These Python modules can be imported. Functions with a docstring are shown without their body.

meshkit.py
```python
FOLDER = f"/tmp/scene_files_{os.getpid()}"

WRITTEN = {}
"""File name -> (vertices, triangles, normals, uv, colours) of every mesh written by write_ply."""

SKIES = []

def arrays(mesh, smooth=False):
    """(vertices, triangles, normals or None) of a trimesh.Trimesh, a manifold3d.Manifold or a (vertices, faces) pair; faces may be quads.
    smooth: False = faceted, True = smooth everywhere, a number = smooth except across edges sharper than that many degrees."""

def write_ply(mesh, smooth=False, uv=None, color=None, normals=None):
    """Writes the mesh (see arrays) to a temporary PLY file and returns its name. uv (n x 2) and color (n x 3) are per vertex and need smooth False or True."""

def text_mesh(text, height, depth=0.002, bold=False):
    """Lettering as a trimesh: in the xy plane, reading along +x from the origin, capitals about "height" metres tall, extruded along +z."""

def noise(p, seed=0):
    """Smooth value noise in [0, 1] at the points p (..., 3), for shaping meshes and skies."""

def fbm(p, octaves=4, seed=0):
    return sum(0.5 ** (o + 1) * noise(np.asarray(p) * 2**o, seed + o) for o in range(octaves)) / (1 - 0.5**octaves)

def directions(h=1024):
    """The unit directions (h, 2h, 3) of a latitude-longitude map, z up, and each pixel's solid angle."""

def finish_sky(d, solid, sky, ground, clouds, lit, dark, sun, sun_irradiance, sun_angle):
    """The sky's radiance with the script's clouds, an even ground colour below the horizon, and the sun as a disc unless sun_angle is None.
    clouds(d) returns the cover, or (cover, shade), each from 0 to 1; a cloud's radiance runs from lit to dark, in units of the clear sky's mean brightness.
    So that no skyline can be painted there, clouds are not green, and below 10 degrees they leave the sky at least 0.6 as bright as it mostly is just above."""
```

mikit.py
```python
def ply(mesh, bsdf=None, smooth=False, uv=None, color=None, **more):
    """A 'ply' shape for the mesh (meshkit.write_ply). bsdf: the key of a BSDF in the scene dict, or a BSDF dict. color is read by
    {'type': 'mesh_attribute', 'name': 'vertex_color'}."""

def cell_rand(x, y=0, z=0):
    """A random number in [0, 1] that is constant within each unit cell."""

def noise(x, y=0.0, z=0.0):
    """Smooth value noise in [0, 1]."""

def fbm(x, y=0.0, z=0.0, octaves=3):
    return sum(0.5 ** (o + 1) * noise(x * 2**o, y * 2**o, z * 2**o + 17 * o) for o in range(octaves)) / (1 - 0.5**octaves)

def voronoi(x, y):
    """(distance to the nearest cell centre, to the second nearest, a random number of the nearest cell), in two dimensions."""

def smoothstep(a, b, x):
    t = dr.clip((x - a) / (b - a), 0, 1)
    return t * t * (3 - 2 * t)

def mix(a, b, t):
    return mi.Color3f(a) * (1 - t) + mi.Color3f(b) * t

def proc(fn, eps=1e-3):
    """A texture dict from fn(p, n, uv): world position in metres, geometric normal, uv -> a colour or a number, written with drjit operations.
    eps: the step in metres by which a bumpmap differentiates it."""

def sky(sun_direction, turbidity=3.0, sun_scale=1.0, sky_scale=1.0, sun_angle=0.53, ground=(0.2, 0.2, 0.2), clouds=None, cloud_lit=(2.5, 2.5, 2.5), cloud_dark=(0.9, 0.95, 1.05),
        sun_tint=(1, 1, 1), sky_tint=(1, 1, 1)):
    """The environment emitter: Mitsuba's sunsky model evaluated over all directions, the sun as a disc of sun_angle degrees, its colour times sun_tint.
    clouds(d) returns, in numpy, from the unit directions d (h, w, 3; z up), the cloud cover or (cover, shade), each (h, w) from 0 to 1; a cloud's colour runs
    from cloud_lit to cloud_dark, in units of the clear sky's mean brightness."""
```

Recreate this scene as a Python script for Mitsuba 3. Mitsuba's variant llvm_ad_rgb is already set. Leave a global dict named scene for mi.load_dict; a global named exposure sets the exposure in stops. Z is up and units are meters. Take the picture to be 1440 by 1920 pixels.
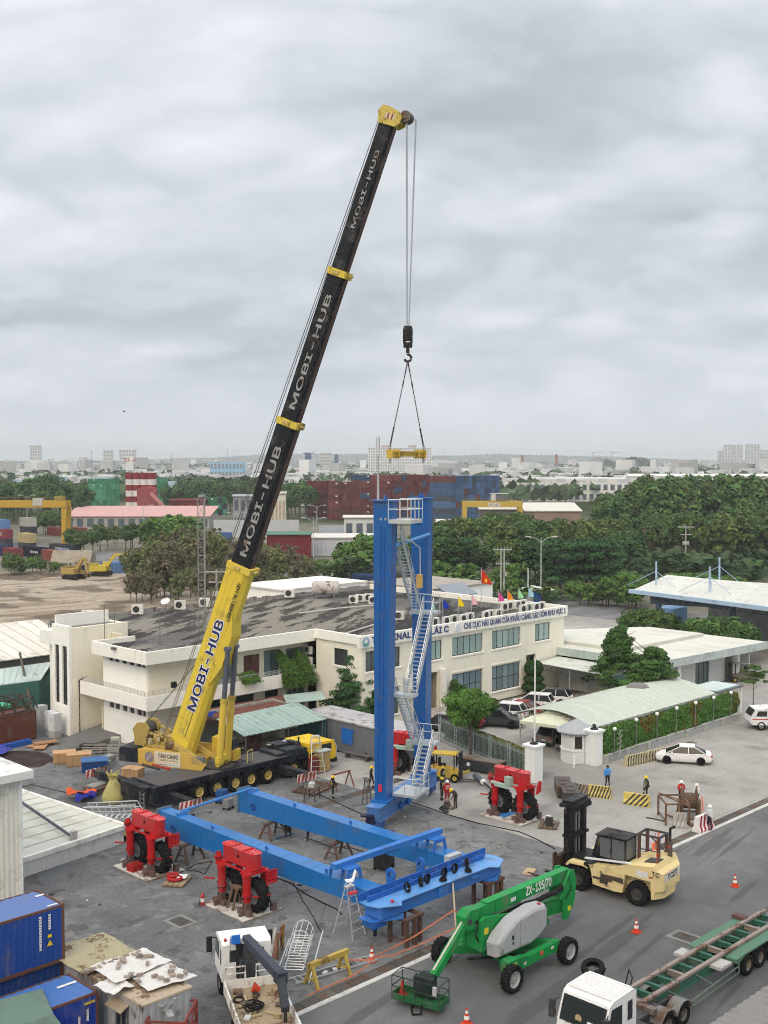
import math, random
import numpy as np, trimesh, drjit as dr, mitsuba as mi, mikit, meshkit
import manifold3d as m3
from mikit import fbm, noise, voronoi, cell_rand, smoothstep, mix
T4 = mi.ScalarTransform4f
RS = np.random.RandomState(7)
R90 = math.pi / 180
SQ = math.sqrt(.5)
# ---------------------------------------------------------------- camera, sky, air, exposure
F, HZ, HC = 2166., 862., 25.          # focal length in photo pixels, horizon row, camera height
PITCH = math.atan((960 - HZ) / F)
exposure = 1.98
cdir = np.array([SQ * math.cos(PITCH), SQ * math.cos(PITCH), -math.sin(PITCH)])
scene = {
 'camera': {'type': 'perspective', 'fov_axis': 'x', 'fov': 2 * math.degrees(math.atan(720 / F)), 'near_clip': .5, 'far_clip': 30000.,
    'to_world': T4().look_at(origin=[0, 0, HC], target=[float(x) for x in cdir + [0, 0, HC]], up=[0, 0, 1]),
    'medium': {'type': 'ref', 'id': 'air'}},
 'air': {'type': 'homogeneous', 'albedo': {'type': 'rgb', 'value': [.87, .92, .97]}, 'sigma_t': .00016},
 'haze': {'type': 'cube', 'to_world': T4().translate([3000., 3000., 51.]).scale([8500., 8500., 54.]), 'bsdf': {'type': 'null'},
    'interior': {'type': 'ref', 'id': 'air'}},
}
labels = {'haze': {'kind': 'stuff', 'label': 'pale humid haze over the plain', 'category': 'haze'}}
def clouds(d):
 x, y, z = d[..., 0], d[..., 1], np.maximum(d[..., 2], 0)
 k = 1 / (z + .30)
 a, b = (x + y) * SQ * k, (y - x) * SQ * k
 q = np.stack([a * 2.3, b * 1.75, a * 0], -1)
 w = np.stack([meshkit.fbm(q * 1.1 + 3.1, 4, 5), meshkit.fbm(q * 1.1 + 11.7, 4, 9), a * 0], -1) - .5
 n1 = meshkit.fbm(q * 1.7 + 1.4 * w + 7.3, 8, 2)
 n2 = meshkit.fbm(q * .55 + .8 * w + [1.9, 2.25, 1.9], 5, 21)
 puff = np.abs(2 * meshkit.fbm(q * 3.4 + 1.3 * w + 5.5, 6, 31) - 1)
 var = 2.6 * (n1 - .5) + 1.7 * (n2 - .49) - .9 * (puff - .2)
 base = .62 - .58 * np.clip((z - .30) / .5, 0, 1)
 low = np.clip((z - .005) / .11, .2, 1)
 return np.ones_like(x), np.clip(base + .03 + .25 * var * low, 0, .95)
scene['sky'] = mikit.sky([-.72, -.30, .62], turbidity=4, sun_scale=.30, sun_angle=34, ground=(.2, .2, .19), clouds=clouds,
       cloud_lit=(3.65, 3.75, 3.85), cloud_dark=(.74, .88, 1.02))
def gp(u, v, z=0.):
 """where the level z lies at a place read off a survey photograph"""
 x, zz = (u - 720) / F, -(v - 960) / F
 r = np.array([x, math.cos(PITCH) + zz * math.sin(PITCH), -math.sin(PITCH) + zz * math.cos(PITCH)])
 t = (z - HC) / r[2]
 return np.array([(r[0] + r[1]) * SQ * t, (r[1] - r[0]) * SQ * t, z])
def far(u, D):
 """plan position at distance D in the compass direction u"""
 x = (u - 720) / F * D
 return np.array([(x + D) * SQ, (D - x) * SQ])
def zat(v, D):
 return HC - D * (v - HZ) / F
# ---------------------------------------------------------------- materials
def paint_of(p, n, uv):
 """each piece's own flat colour, kept as a number in its uv"""
 r = dr.floor(uv.x / 256.)
 c = mi.Color3f(r, dr.floor(uv.x - 256. * r), dr.floor(uv.y)) / 255.
 return c * c
def enc(c):
 q = np.round(np.sqrt(np.clip(c, 0, 1)) * 255)
 return np.stack([q[:, 0] * 256 + q[:, 1] + .5, q[:, 2] + .5], 1)
VC = mikit.proc(paint_of)
def rgb(*c):
 return {'type': 'rgb', 'value': [float(x) for x in c]}
def pr(base, rough=.5, spec=.5, **k):
 return {'type': 'principled', 'base_color': base, 'roughness': rough, 'specular': spec, **k}
def two(b):
 return {'type': 'twosided', 'bsdf': b}
def grime(p, n, uv):
 a = fbm(p.x * 1.3, p.y * 1.3, p.z * .9, 4)
 b = noise(p.x * 9, p.y * 9, p.z * 5)
 return smoothstep(.52, .80, a * .8 + b * .2) * .45
def rusty(p, n, uv):
 a = fbm(p.x * 1.7 + 5, p.y * 1.7, p.z * .8, 4)
 b = noise(p.x * 11, p.y * 11, p.z * 3)
 return smoothstep(.50, .70, a * .72 + b * .28) * .85
def streak(p, n, uv):
 a = fbm((p.x + p.y) * 1.1, (p.x - p.y) * 1.1, p.z * .22, 4)
 b = noise((p.x + p.y) * 3.2, (p.x - p.y) * 3.2, p.z * .5)
 return smoothstep(.60, .86, a * .75 + b * .25) * .3
def blend(w, a, b):
 return two({'type': 'blendbsdf', 'weight': mikit.proc(w), 'bsdf_0': a, 'bsdf_1': b})
def c3(a, b, t):
 return mix(mi.Color3f(*a), mi.Color3f(*b), t)
def yard_f(p, n, uv):
 big = fbm(p.x * .11, p.y * .11, 0, 4)
 mid = fbm(p.x * .9 + 3, p.y * .9, 0, 4)
 cell = cell_rand(p.x * 5, p.y * 10 + .5 * dr.floor(p.x * 5))
 st = smoothstep(.58, .75, fbm(p.x * .33 + 9, p.y * .33, 0, 5))
 c = c3((.128, .131, .136), (.195, .197, .198), dr.clip(.25 + (big - .5) * 1.9 + (mid - .5) * .9, 0, 1))
 c = c * (.88 + .24 * cell) * (.93 + .14 * cell_rand(p.x * .19, p.y * .27, 5))
 v1, v2, _ = voronoi(p.x * .3, p.y * .3)
 c = c * (1 - .45 * smoothstep(.022, .004, v2 - v1) * smoothstep(.45, .6, big))
 pale = smoothstep(.56, .74, fbm(p.x * 1.5 + 31, p.y * 1.5, 0, 5))
 c = mix(c, mi.Color3f(.25, .247, .24), pale * .4)
 sp = smoothstep(.64, .72, fbm(p.x * 1.3 + 51, p.y * 1.3, 0, 4))
 c = mix(c, mi.Color3f(.045, .043, .042), sp * .45)
 return mix(c, mi.Color3f(.07, .069, .068), st * .45)
def apron_f(p, n, uv):
 big = fbm(p.x * .08 + 4, p.y * .08, 0, 4)
 mid = fbm(p.x * .7, p.y * .7, 0, 4)
 st = smoothstep(.60, .78, fbm(p.x * .21 + 2, p.y * .21, 0, 5))
 c = c3((.235, .228, .215), (.36, .35, .333), dr.clip(.5 + (big - .5) * 1.8 + (mid - .5) * .9, 0, 1))
 gx, gy = p.x * .2 - dr.floor(p.x * .2), p.y * .2 - dr.floor(p.y * .2)
 j = dr.select((gx < .008) | (gy < .008), .6, 1.)
 c = c * j * (.93 + .14 * noise(p.x * 14, p.y * 14))
 return mix(c, mi.Color3f(.13, .125, .12), st * .5)
def road_f(p, n, uv):
 big = fbm(p.x * .06, p.y * .22, 0, 4)
 mid = fbm(p.x * 1.2, p.y * 1.2, 0, 3)
 c = c3((.105, .107, .111), (.18, .18, .181), dr.clip(.4 + (big - .5) * 1.6 + (mid - .5) * .6, 0, 1))
 tr = fbm(p.x * .10 + p.y * .06, (p.y - .15 * p.x) * 1.5, 0, 4)
 c = mix(c, mi.Color3f(.05, .05, .052), smoothstep(.58, .72, tr) * .5)
 return c * (.88 + .24 * noise(p.x * 22, p.y * 22))
def field_f(p, n, uv):
 big = fbm(p.x * .03, p.y * .03, 0, 4)
 t = (p.y * .96 + p.x * .28) * .42
 w = fbm(p.x * .05, p.y * .05, 0, 3) * 3.
 fur = fbm(t + w, p.x * .05, 0, 4)
 c = c3((.42, .36, .29), (.29, .235, .18), smoothstep(.47, .57, fur))
 c = mix(c, mi.Color3f(.47, .42, .36), smoothstep(.50, .66, big) * .6)
 dk = smoothstep(.56, .68, fbm(p.x * .12 + 7, p.y * .12, 0, 4))
 c = mix(c, mi.Color3f(.12, .095, .075), dk * .75)
 return c * (.85 + .3 * noise(p.x * 1.6, p.y * 1.6))
def land_f(p, n, uv):
 big = fbm(p.x * .006, p.y * .006, 0, 5)
 c = c3((.045, .062, .030), (.20, .19, .155), smoothstep(.45, .62, big))
 return c * (.8 + .4 * noise(p.x * .2, p.y * .2))
def roof_f(p, n, uv):
 big = fbm(p.x * .07 + 2, p.y * .10, 0, 4)
 st = fbm(p.x * .16 + p.y * .10, (p.y - p.x * .6) * .9, 0, 5)
 fine = noise(p.x * 3.1, p.y * 3.1)
 c = c3((.26, .24, .21), (.15, .145, .14), smoothstep(.42, .58, big))
 st = st + .09 * smoothstep(92, 101, p.y - .12 * (p.x - 60))
 c = mix(c, mi.Color3f(.045, .044, .044), smoothstep(.47, .60, st * .85 + fine * .15) * .85)
 return c * (.85 + .3 * noise(p.x * 7, p.y * 7))
def sheet_f(p, n, uv):
 a = fbm(p.x * .25, p.y * .25, 0, 4)
 b = smoothstep(.55, .75, fbm(p.x * .9, p.y * .25, p.z, 4))
 return mix(c3((.52, .52, .46), (.62, .62, .56), a), mi.Color3f(.36, .33, .27), b * .35)
scene.update({
 'mat_plain': two({'type': 'diffuse', 'reflectance': VC}),
 'mat_matte': blend(grime, pr(VC, .85, .25), pr(rgb(.10, .09, .08), .95, .1)),
 'mat_paint': blend(grime, pr(VC, .45, .2), pr(rgb(.16, .145, .13), .9, .2)),
 'mat_enamel': blend(grime, pr(VC, .30, .55, clearcoat=.35, clearcoat_gloss=.8), pr(rgb(.10, .11, .13), .85, .2)),
 'mat_gloss': two(pr(VC, .22, .5, clearcoat=.6, clearcoat_gloss=.9)),
 'mat_rust': blend(rusty, pr(VC, .6, .35), pr(rgb(.12, .065, .04), .95, .1)),
 'mat_wall': blend(streak, pr(VC, .9, .15), pr(rgb(.36, .33, .28), .95, .1)),
 'mat_metal': two(pr(VC, .38, .5, metallic=.55)),
 'mat_rubber': two(pr(VC, .85, .1)),
 'mat_glass': two(pr(VC, .07, .3)),
 'mat_leaf': two(pr(VC, .7, .15)),
 'mat_yard': two(pr(mikit.proc(yard_f), .85, .25)),
 'mat_apron': two(pr(mikit.proc(apron_f), .9, .2)),
 'mat_road': two(pr(mikit.proc(road_f), .85, .25)),
 'mat_field': two({'type': 'diffuse', 'reflectance': mikit.proc(field_f)}),
 'mat_land': two({'type': 'diffuse', 'reflectance': mikit.proc(land_f)}),
 'mat_bitumen': two({'type': 'diffuse', 'reflectance': mikit.proc(roof_f)}),
 'mat_sheet': two(pr(mikit.proc(sheet_f), .6, .3)),
})
# ---------------------------------------------------------------- mesh building
BOXF = np.array([[0, 2, 3, 1], [4, 5, 7, 6], [0, 1, 5, 4], [2, 6, 7, 3], [0, 4, 6, 2], [1, 3, 7, 5]])
def unit(v):
 v = np.asarray(v, float)
 return v / max(np.linalg.norm(v), 1e-9)
def basis(z, up=(0, 0, 1)):
 z = unit(z)
 up = np.asarray(up, float)
 if abs(z @ up) > .999:
  up = np.array([1., 0, 0]) if abs(z[0]) < .9 else np.array([0, 1., 0])
 x = unit(np.cross(up, z))
 return x, np.cross(z, x), z
class M:
 """a mesh under construction; col colours what is added next"""
 def __init__(s, col=(.5, .5, .5)):
  s.V, s.F, s.C, s.n, s.col = [], [], [], 0, col
 def c(s, *col):
  s.col = col if len(col) == 3 else col[0]
  return s
 def raw(s, v, f, col=None):
  v, f = np.asarray(v, float), np.asarray(f, int)
  if f.shape[1] == 4:
   f = np.vstack([f[:, [0, 1, 2]], f[:, [0, 2, 3]]])
  s.V.append(v)
  s.F.append(f + s.n)
  s.C.append(np.tile(s.col, (len(v), 1)) if col is None else col)
  s.n += len(v)
  return s
 def hexa(s, v):
  return s.raw(v, BOXF)
 def box(s, x0, x1, y0, y1, z0, z1):
  return s.hexa([[x, y, z] for x in (x0, x1) for y in (y0, y1) for z in (z0, z1)])
 def cbox(s, c, d, rz=0.):
  v = np.array([[x, y, z] for x in (-.5, .5) for y in (-.5, .5) for z in (-.5, .5)]) * d
  if rz:
   k, q = math.cos(rz * R90), math.sin(rz * R90)
   v = v @ np.array([[k, q, 0], [-q, k, 0], [0, 0, 1]])
  return s.hexa(v + np.asarray(c, float))
 def bar(s, p, q, w, h=None, up=(0, 0, 1), w2=None, h2=None):
  p, q = np.asarray(p, float), np.asarray(q, float)
  h = w if h is None else h
  x, y, z = basis(q - p, up)
  w2, h2 = w if w2 is None else w2, h if h2 is None else h2
  v = [p + (x * i * w + y * j * h) / 2 if k == 0 else q + (x * i * w2 + y * j * h2) / 2 for i in (-1, 1) for j in (-1, 1) for k in (0, 1)]
  return s.hexa(v)
 def cyl(s, p, q, r, r2=None, n=10, caps=True):
  p, q = np.asarray(p, float), np.asarray(q, float)
  r2 = r if r2 is None else r2
  x, y, z = basis(q - p)
  t = np.arange(n) * 2 * math.pi / n
  ring = np.cos(t)[:, None] * x + np.sin(t)[:, None] * y
  v = np.vstack([p + ring * r, q + ring * r2, [p, q]])
  i = np.arange(n)
  j = (i + 1) % n
  f = np.vstack([np.stack([i, j, j + n], 1), np.stack([i, j + n, i + n], 1)])
  if caps:
   f = np.vstack([f, np.stack([j, i, i * 0 + 2 * n], 1), np.stack([i + n, j + n, i * 0 + 2 * n + 1], 1)])
  return s.raw(v, f)
 def tube(s, pts, r, n=6):
  pts = np.asarray(pts, float)
  d = np.gradient(pts, axis=0)
  t = np.arange(n) * 2 * math.pi / n
  v = []
  for p, z in zip(pts, d):
   x, y, _ = basis(z)
   v.append(p + r * (np.cos(t)[:, None] * x + np.sin(t)[:, None] * y))
  k = len(pts)
  i = np.arange(n)
  f = np.vstack([np.stack([a * n + i, a * n + (i + 1) % n, (a + 1) * n + (i + 1) % n, (a + 1) * n + i], 1) for a in range(k - 1)])
  s.raw(np.vstack(v), f)
  return s
 def prism(s, poly, o, x, y, d):
  """polygon (2-D points) in the frame o, x, y pushed along d"""
  from shapely.geometry import Polygon
  pg = poly if hasattr(poly, 'exterior') else Polygon(poly)
  v2, f = trimesh.creation.triangulate_polygon(pg, engine='earcut')
  o, x, y, d = (np.asarray(a, float) for a in (o, x, y, d))
  base = o + v2[:, :1] * x + v2[:, 1:2] * y
  n = len(v2)
  up = np.cross(x, y) @ d > 0
  f = np.asarray(f)
  s.raw(np.vstack([base, base + d]), np.vstack([f[:, ::-1] if up else f, (f if up else f[:, ::-1]) + n]))
  for ring in [pg.exterior, *pg.interiors]:
   r = np.array(ring.coords)[:-1]
   b = o + r[:, :1] * x + r[:, 1:2] * y
   k = len(r)
   i = np.arange(k)
   s.raw(np.vstack([b, b + d]), np.stack([i, (i + 1) % k, (i + 1) % k + k, i + k], 1))
  return s
 def lathe(s, prof, o=(0, 0, 0), axis=(0, 0, 1), n=20):
  """profile of (radius, height along axis)"""
  x, y, z = basis(axis)
  t = np.arange(n) * 2 * math.pi / n
  ring = np.cos(t)[:, None] * x + np.sin(t)[:, None] * y
  v = np.vstack([np.asarray(o, float) + ring * r + z * h for r, h in prof])
  i = np.arange(n)
  f = np.vstack([np.stack([a * n + i, a * n + (i + 1) % n, (a + 1) * n + (i + 1) % n, (a + 1) * n + i], 1) for a in range(len(prof) - 1)])
  return s.raw(v, f)
 def ball(s, c, r, n=8):
  r = np.broadcast_to(r, 3)
  prof = [(max(math.sin(a), 1e-3), -math.cos(a)) for a in np.linspace(0, math.pi, n // 2 + 2)]
  k = s.n
  s.lathe(prof, n=n)
  s.V[-1] = s.V[-1] * r + np.asarray(c, float)
  return s
 def quad(s, *p):
  return s.raw(p, [[0, 1, 2, 3]] if len(p) == 4 else [[0, 1, 2]])
 def slab(s, p, t):
  """a four-cornered plate with thickness t below it"""
  p = np.asarray(p, float)
  q = p - np.array([0, 0, t])
  return s.hexa([p[0], q[0], p[1], q[1], p[3], q[3], p[2], q[2]])
 def add(s, o, X=None):
  v, f, c = o.arr()
  return s.raw(v if X is None else v @ X[:3, :3].T + X[:3, 3], f, c)
 def tri(s, mesh, X=None):
  v = np.asarray(mesh.vertices, float)
  return s.raw(v if X is None else v @ X[:3, :3].T + X[:3, 3], mesh.faces)
 def text(s, txt, o, x, y, height, depth=.02, bold=True, width=None, center=True):
  """lettering in the plane o, x, y; width squeezes or stretches the line to that length"""
  m = meshkit.text_mesh(txt, height, depth, bold)
  v = np.asarray(m.vertices).copy()
  lo, hi = v.min(0), v.max(0)
  if width:
   v[:, 0] = (v[:, 0] - lo[0]) * width / (hi[0] - lo[0])
   lo, hi = v.min(0), v.max(0)
  if center:
   v[:, 0] -= (lo[0] + hi[0]) / 2
  x, y = unit(x), unit(y)
  z = np.cross(x, y)
  return s.raw(np.asarray(o, float) + v[:, :1] * x + v[:, 1:2] * y + v[:, 2:] * z, m.faces)
 def arr(s):
  return np.vstack(s.V), np.vstack(s.F), np.vstack(s.C)
def XF(x=0., y=0., z=0., rz=0., ry=0., sc=1.):
 k, q = math.cos(rz * R90), math.sin(rz * R90)
 A = np.array([[k, -q, 0], [q, k, 0], [0, 0, 1.]])
 if ry:
  k, q = math.cos(ry * R90), math.sin(ry * R90)
  A = A @ np.array([[k, 0, q], [0, 1, 0], [-q, 0, k]])
 X = np.eye(4)
 X[:3, :3] = A * sc
 X[:3, 3] = x, y, z
 return X
USED = {}
def key_of(base):
 k = USED.get(base, -1) + 1
 USED[base] = k
 return base if k == 0 else '%s_%03d' % (base, k)
def emit(key, m, mat, smooth=False, X=None):
 v, f, c = m.arr()
 if X is not None:
  v = v @ X[:3, :3].T + X[:3, 3]
 if smooth:
  t = trimesh.graph.smooth_shade(trimesh.Trimesh(v, f, process=False), angle=math.radians(smooth), facet_minarea=None) if smooth is not True else trimesh.Trimesh(v, f, process=False)
  if smooth is not True:
   c = np.tile(c[0], (len(t.vertices), 1)) if len(np.unique(c, axis=0)) == 1 else c[np.argmin(((np.asarray(t.vertices)[:, None] - v[None]) ** 2).sum(-1), 1)]
  scene[key] = mikit.ply(t, 'mat_' + mat, smooth=True, uv=enc(c))
 else:
  scene[key] = mikit.ply((v, f), 'mat_' + mat, uv=enc(c))
 return key
class Th:
 """one thing of the scene: parts are put under its key"""
 def __init__(s, name, label, cat, at=(0, 0, 0), rz=0., group=None, X=None, kind=None):
  s.key = key_of(name)
  s.X = XF(*at, rz) if X is None else X
  labels[s.key] = {'label': label, 'category': cat}
  if group:
   labels[s.key]['group'] = group
  if kind:
   labels[s.key]['kind'] = kind
 def p(s, name, m, mat='paint', smooth=False, of=None, label=None, X=None, kind=None):
  k = key_of((of or s.key) + '__' + name)
  emit(k, m, mat, smooth, s.X if X is None else s.X @ X)
  if label or kind:
   labels[k] = {**({'label': label} if label else {}), **({'kind': kind} if kind else {})}
  return k
 def one(s, m, mat='paint', smooth=False):
  emit(s.key, m, mat, smooth, s.X)
  return s
def struct(name, m, mat, label=None):
 k = key_of(name)
 emit(k, m, mat)
 labels[k] = {'kind': 'structure', 'label': label or name.replace('_', ' '), 'category': name.replace('_', ' ')}
 return k
# colours (linear base colours)
WHITE, OFFW, CREAM = (.84, .84, .83), (.80, .79, .74), (.84, .81, .72)
YEL, CYEL, BLK, DKG, GREY, LGREY = (.76, .50, .035), (.62, .46, .07), (.018, .018, .02), (.045, .05, .055), (.22, .22, .22), (.48, .49, .50)
BLUE, LBLUE, RED, GRN = (.012, .095, .42), (.10, .28, .62), (.56, .02, .022), (.015, .26, .065)
GALV, STEEL, RUST, WOOD, GLASS = (.56, .59, .61), (.30, .31, .32), (.13, .065, .045), (.40, .26, .14), (.03, .045, .055)
TYRE = (.012, .012, .013)
# ---------------------------------------------------------------- the setting: ground, roads, pavements, hills
def flat(name, poly, z, mat, label, thick=0.):
 struct(name, M().prism(poly, (0, 0, z - .05), (1, 0, 0), (0, 1, 0), (0, 0, .05)), mat, label)
struct('ground', M((.1, .1, .06)).quad((-5000, -5000, -.12), (11000, -5000, -.12), (11000, 11000, -.12), (-5000, 11000, -.12)), 'land', 'flat open land stretching to the horizon')
flat('yard_pavement', [(10, 39.72), (60, 39.72), (60, 72), (58.4, 108), (10, 108)], 0, 'yard', 'dark grey block paved yard around the cranes')
flat('concrete_apron', [(60.02, 39.72), (152, 39.72), (152, 112), (104.3, 112), (104.3, 72.02), (60.02, 72.02)], 0, 'apron', 'pale concrete apron in front of the office and hedge')
flat('asphalt_road', [(5, -30), (175, -30), (175, 38.7), (5, 38.7)], -.01, 'road', 'dark asphalt road along the white kerb line')
struct('kerb', M((.50, .50, .48)).box(5, 152, 38.71, 39.02, -.2, .012), 'matte', 'white kerb line between road and yard')
flat('service_road', [(150, 40), (168, 40), (168, 420), (152.2, 420)], -.02, 'road', 'grey service road behind the office')
dc = Th('drain_channel', 'dark covered drain channel running along the white kerb line', 'drain', kind=None)
dc.p('trough', M((.05, .048, .045)).box(5, 152, 39.03, 39.71, -.3, -.06), 'matte')
for i in range(52):
 a = 33 + i * 1.02
 g = M(tuple(np.array((.085, .078, .07)) * RS.uniform(.6, 1.3)))
 g.box(a, a + .98, 39.05, 39.69, -.055, -.005 + RS.uniform(-.012, .012))
 dc.p('grate', g, 'rust')
dc.p('far_grates', M((.075, .07, .065)).box(86.1, 152, 39.05, 39.69, -.055, -.006), 'rust', kind='stuff')
st = Th('yard_drain_strip', 'dark strip of drain covers crossing the yard beside the lifted frame', 'drain')
for i in range(15):
 b0 = 62.5 + i * .72
 st.p('cover', M(tuple(np.array((.06, .055, .05)) * RS.uniform(.7, 1.4))).box(54.4 + i * .78, 55.1 + i * .78, 61.2 + .06 * i, 62.0 + .06 * i, -.02, .014), 'rust')
def drain(a, b, label, w=.42, h=.58):
 t = Th('storm_drain', label, 'drain', (a, b, 0))
 fr = M((.22, .22, .21))
 for x0, x1, y0, y1 in ((-w - .2, -w, -h - .2, h + .2), (w, w + .2, -h - .2, h + .2), (-w, w, -h - .2, -h), (-w, w, h, h + .2)):
  fr.box(x0, x1, y0, y1, -.02, .025)
 t.p('frame', fr, 'matte')
 t.p('pit', M((.012, .012, .012)).box(-w, w, -h, h, -.02, .006), 'plain')
 for i in range(7):
  y = -h + .1 + i * (2 * h - .2) / 6
  t.p('bar', M((.10, .10, .10)).box(-w, w, y - .05, y + .05, .004, .03), 'rust')
drain(35.7, 51.3, 'square iron drain grating in the dark paving left of the white truck')
drain(53.2, 30.9, 'square drain grating with pale frame in the asphalt road')
t = Th('manhole_cover', 'small rectangular dark cover in the concrete behind the white sedan', 'manhole cover', (90.6, 52.3, 0))
t.p('lid', M((.12, .12, .12)).box(-.5, .5, -.35, .35, -.02, .012), 'rust')
t.p('frame', M((.25, .24, .23)).box(-.6, .6, -.45, .45, -.02, .006), 'matte')
# the graded earth field behind the office, with ruts
xs, ys = np.meshgrid(np.linspace(0, 1, 150), np.linspace(0, 1, 150), indexing='ij')
c00, c10, c01, c11 = (np.array(q, float) for q in ((20, 113), (100, 113), (60, 330), (150, 212)))
P = c00 * ((1 - xs) * (1 - ys))[..., None] + c10 * (xs * (1 - ys))[..., None] + c01 * ((1 - xs) * ys)[..., None] + c11 * (xs * ys)[..., None]
q3 = np.concatenate([P, P[..., :1] * 0], -1)
tt = (P[..., 1] * .96 + P[..., 0] * .28) * .42
h = .25 * (meshkit.fbm(q3 * .22, 4, 3) - .5) + .5 * (meshkit.fbm(np.stack([tt + 3 * meshkit.fbm(q3 * .05, 3, 8), P[..., 0] * .05, tt * 0], -1), 4, 4) - .5) + .8 * np.maximum(meshkit.fbm(q3 * .06, 3, 6) - .52, 0)
edge = np.minimum(np.minimum(xs, 1 - xs), np.minimum(ys, 1 - ys)) * 12
P3 = np.concatenate([P, ((.35 + h) * np.clip(edge, 0, 1) - .12)[..., None]], -1)
ii = np.arange(149)[:, None] * 150 + np.arange(149)
fq = np.stack([ii, ii + 150, ii + 151, ii + 1], -1).reshape(-1, 4)
struct('earth_field', M((.4, .3, .2)).raw(P3.reshape(-1, 3), fq), 'field', 'bare sandy earth field with ruts and dark mud')
# low hills on the horizon
us, vs = np.meshgrid(np.linspace(-900, 2400, 220), np.linspace(0, 1, 16), indexing='ij')
D = 6200 + 2400 * vs
pa = np.stack([(((us - 720) / F) * D + D) * SQ, (D - ((us - 720) / F) * D) * SQ, us * 0], -1)
hh = (36 + 58 * meshkit.fbm(np.stack([us * .006, vs * 2, us * 0], -1), 4, 12)) * np.sin(vs * math.pi) ** .8 * np.clip(.45 + .55 * np.sin((us - 250) / 330.), .25, 1)
pa[..., 2] = hh - 1
ii = np.arange(219)[:, None] * 16 + np.arange(15)
struct('hills', M((.045, .06, .04)).raw(pa.reshape(-1, 3), np.stack([ii, ii + 16, ii + 17, ii + 1], -1).reshape(-1, 4)), 'plain', 'low wooded hills on the hazy horizon')
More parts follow.
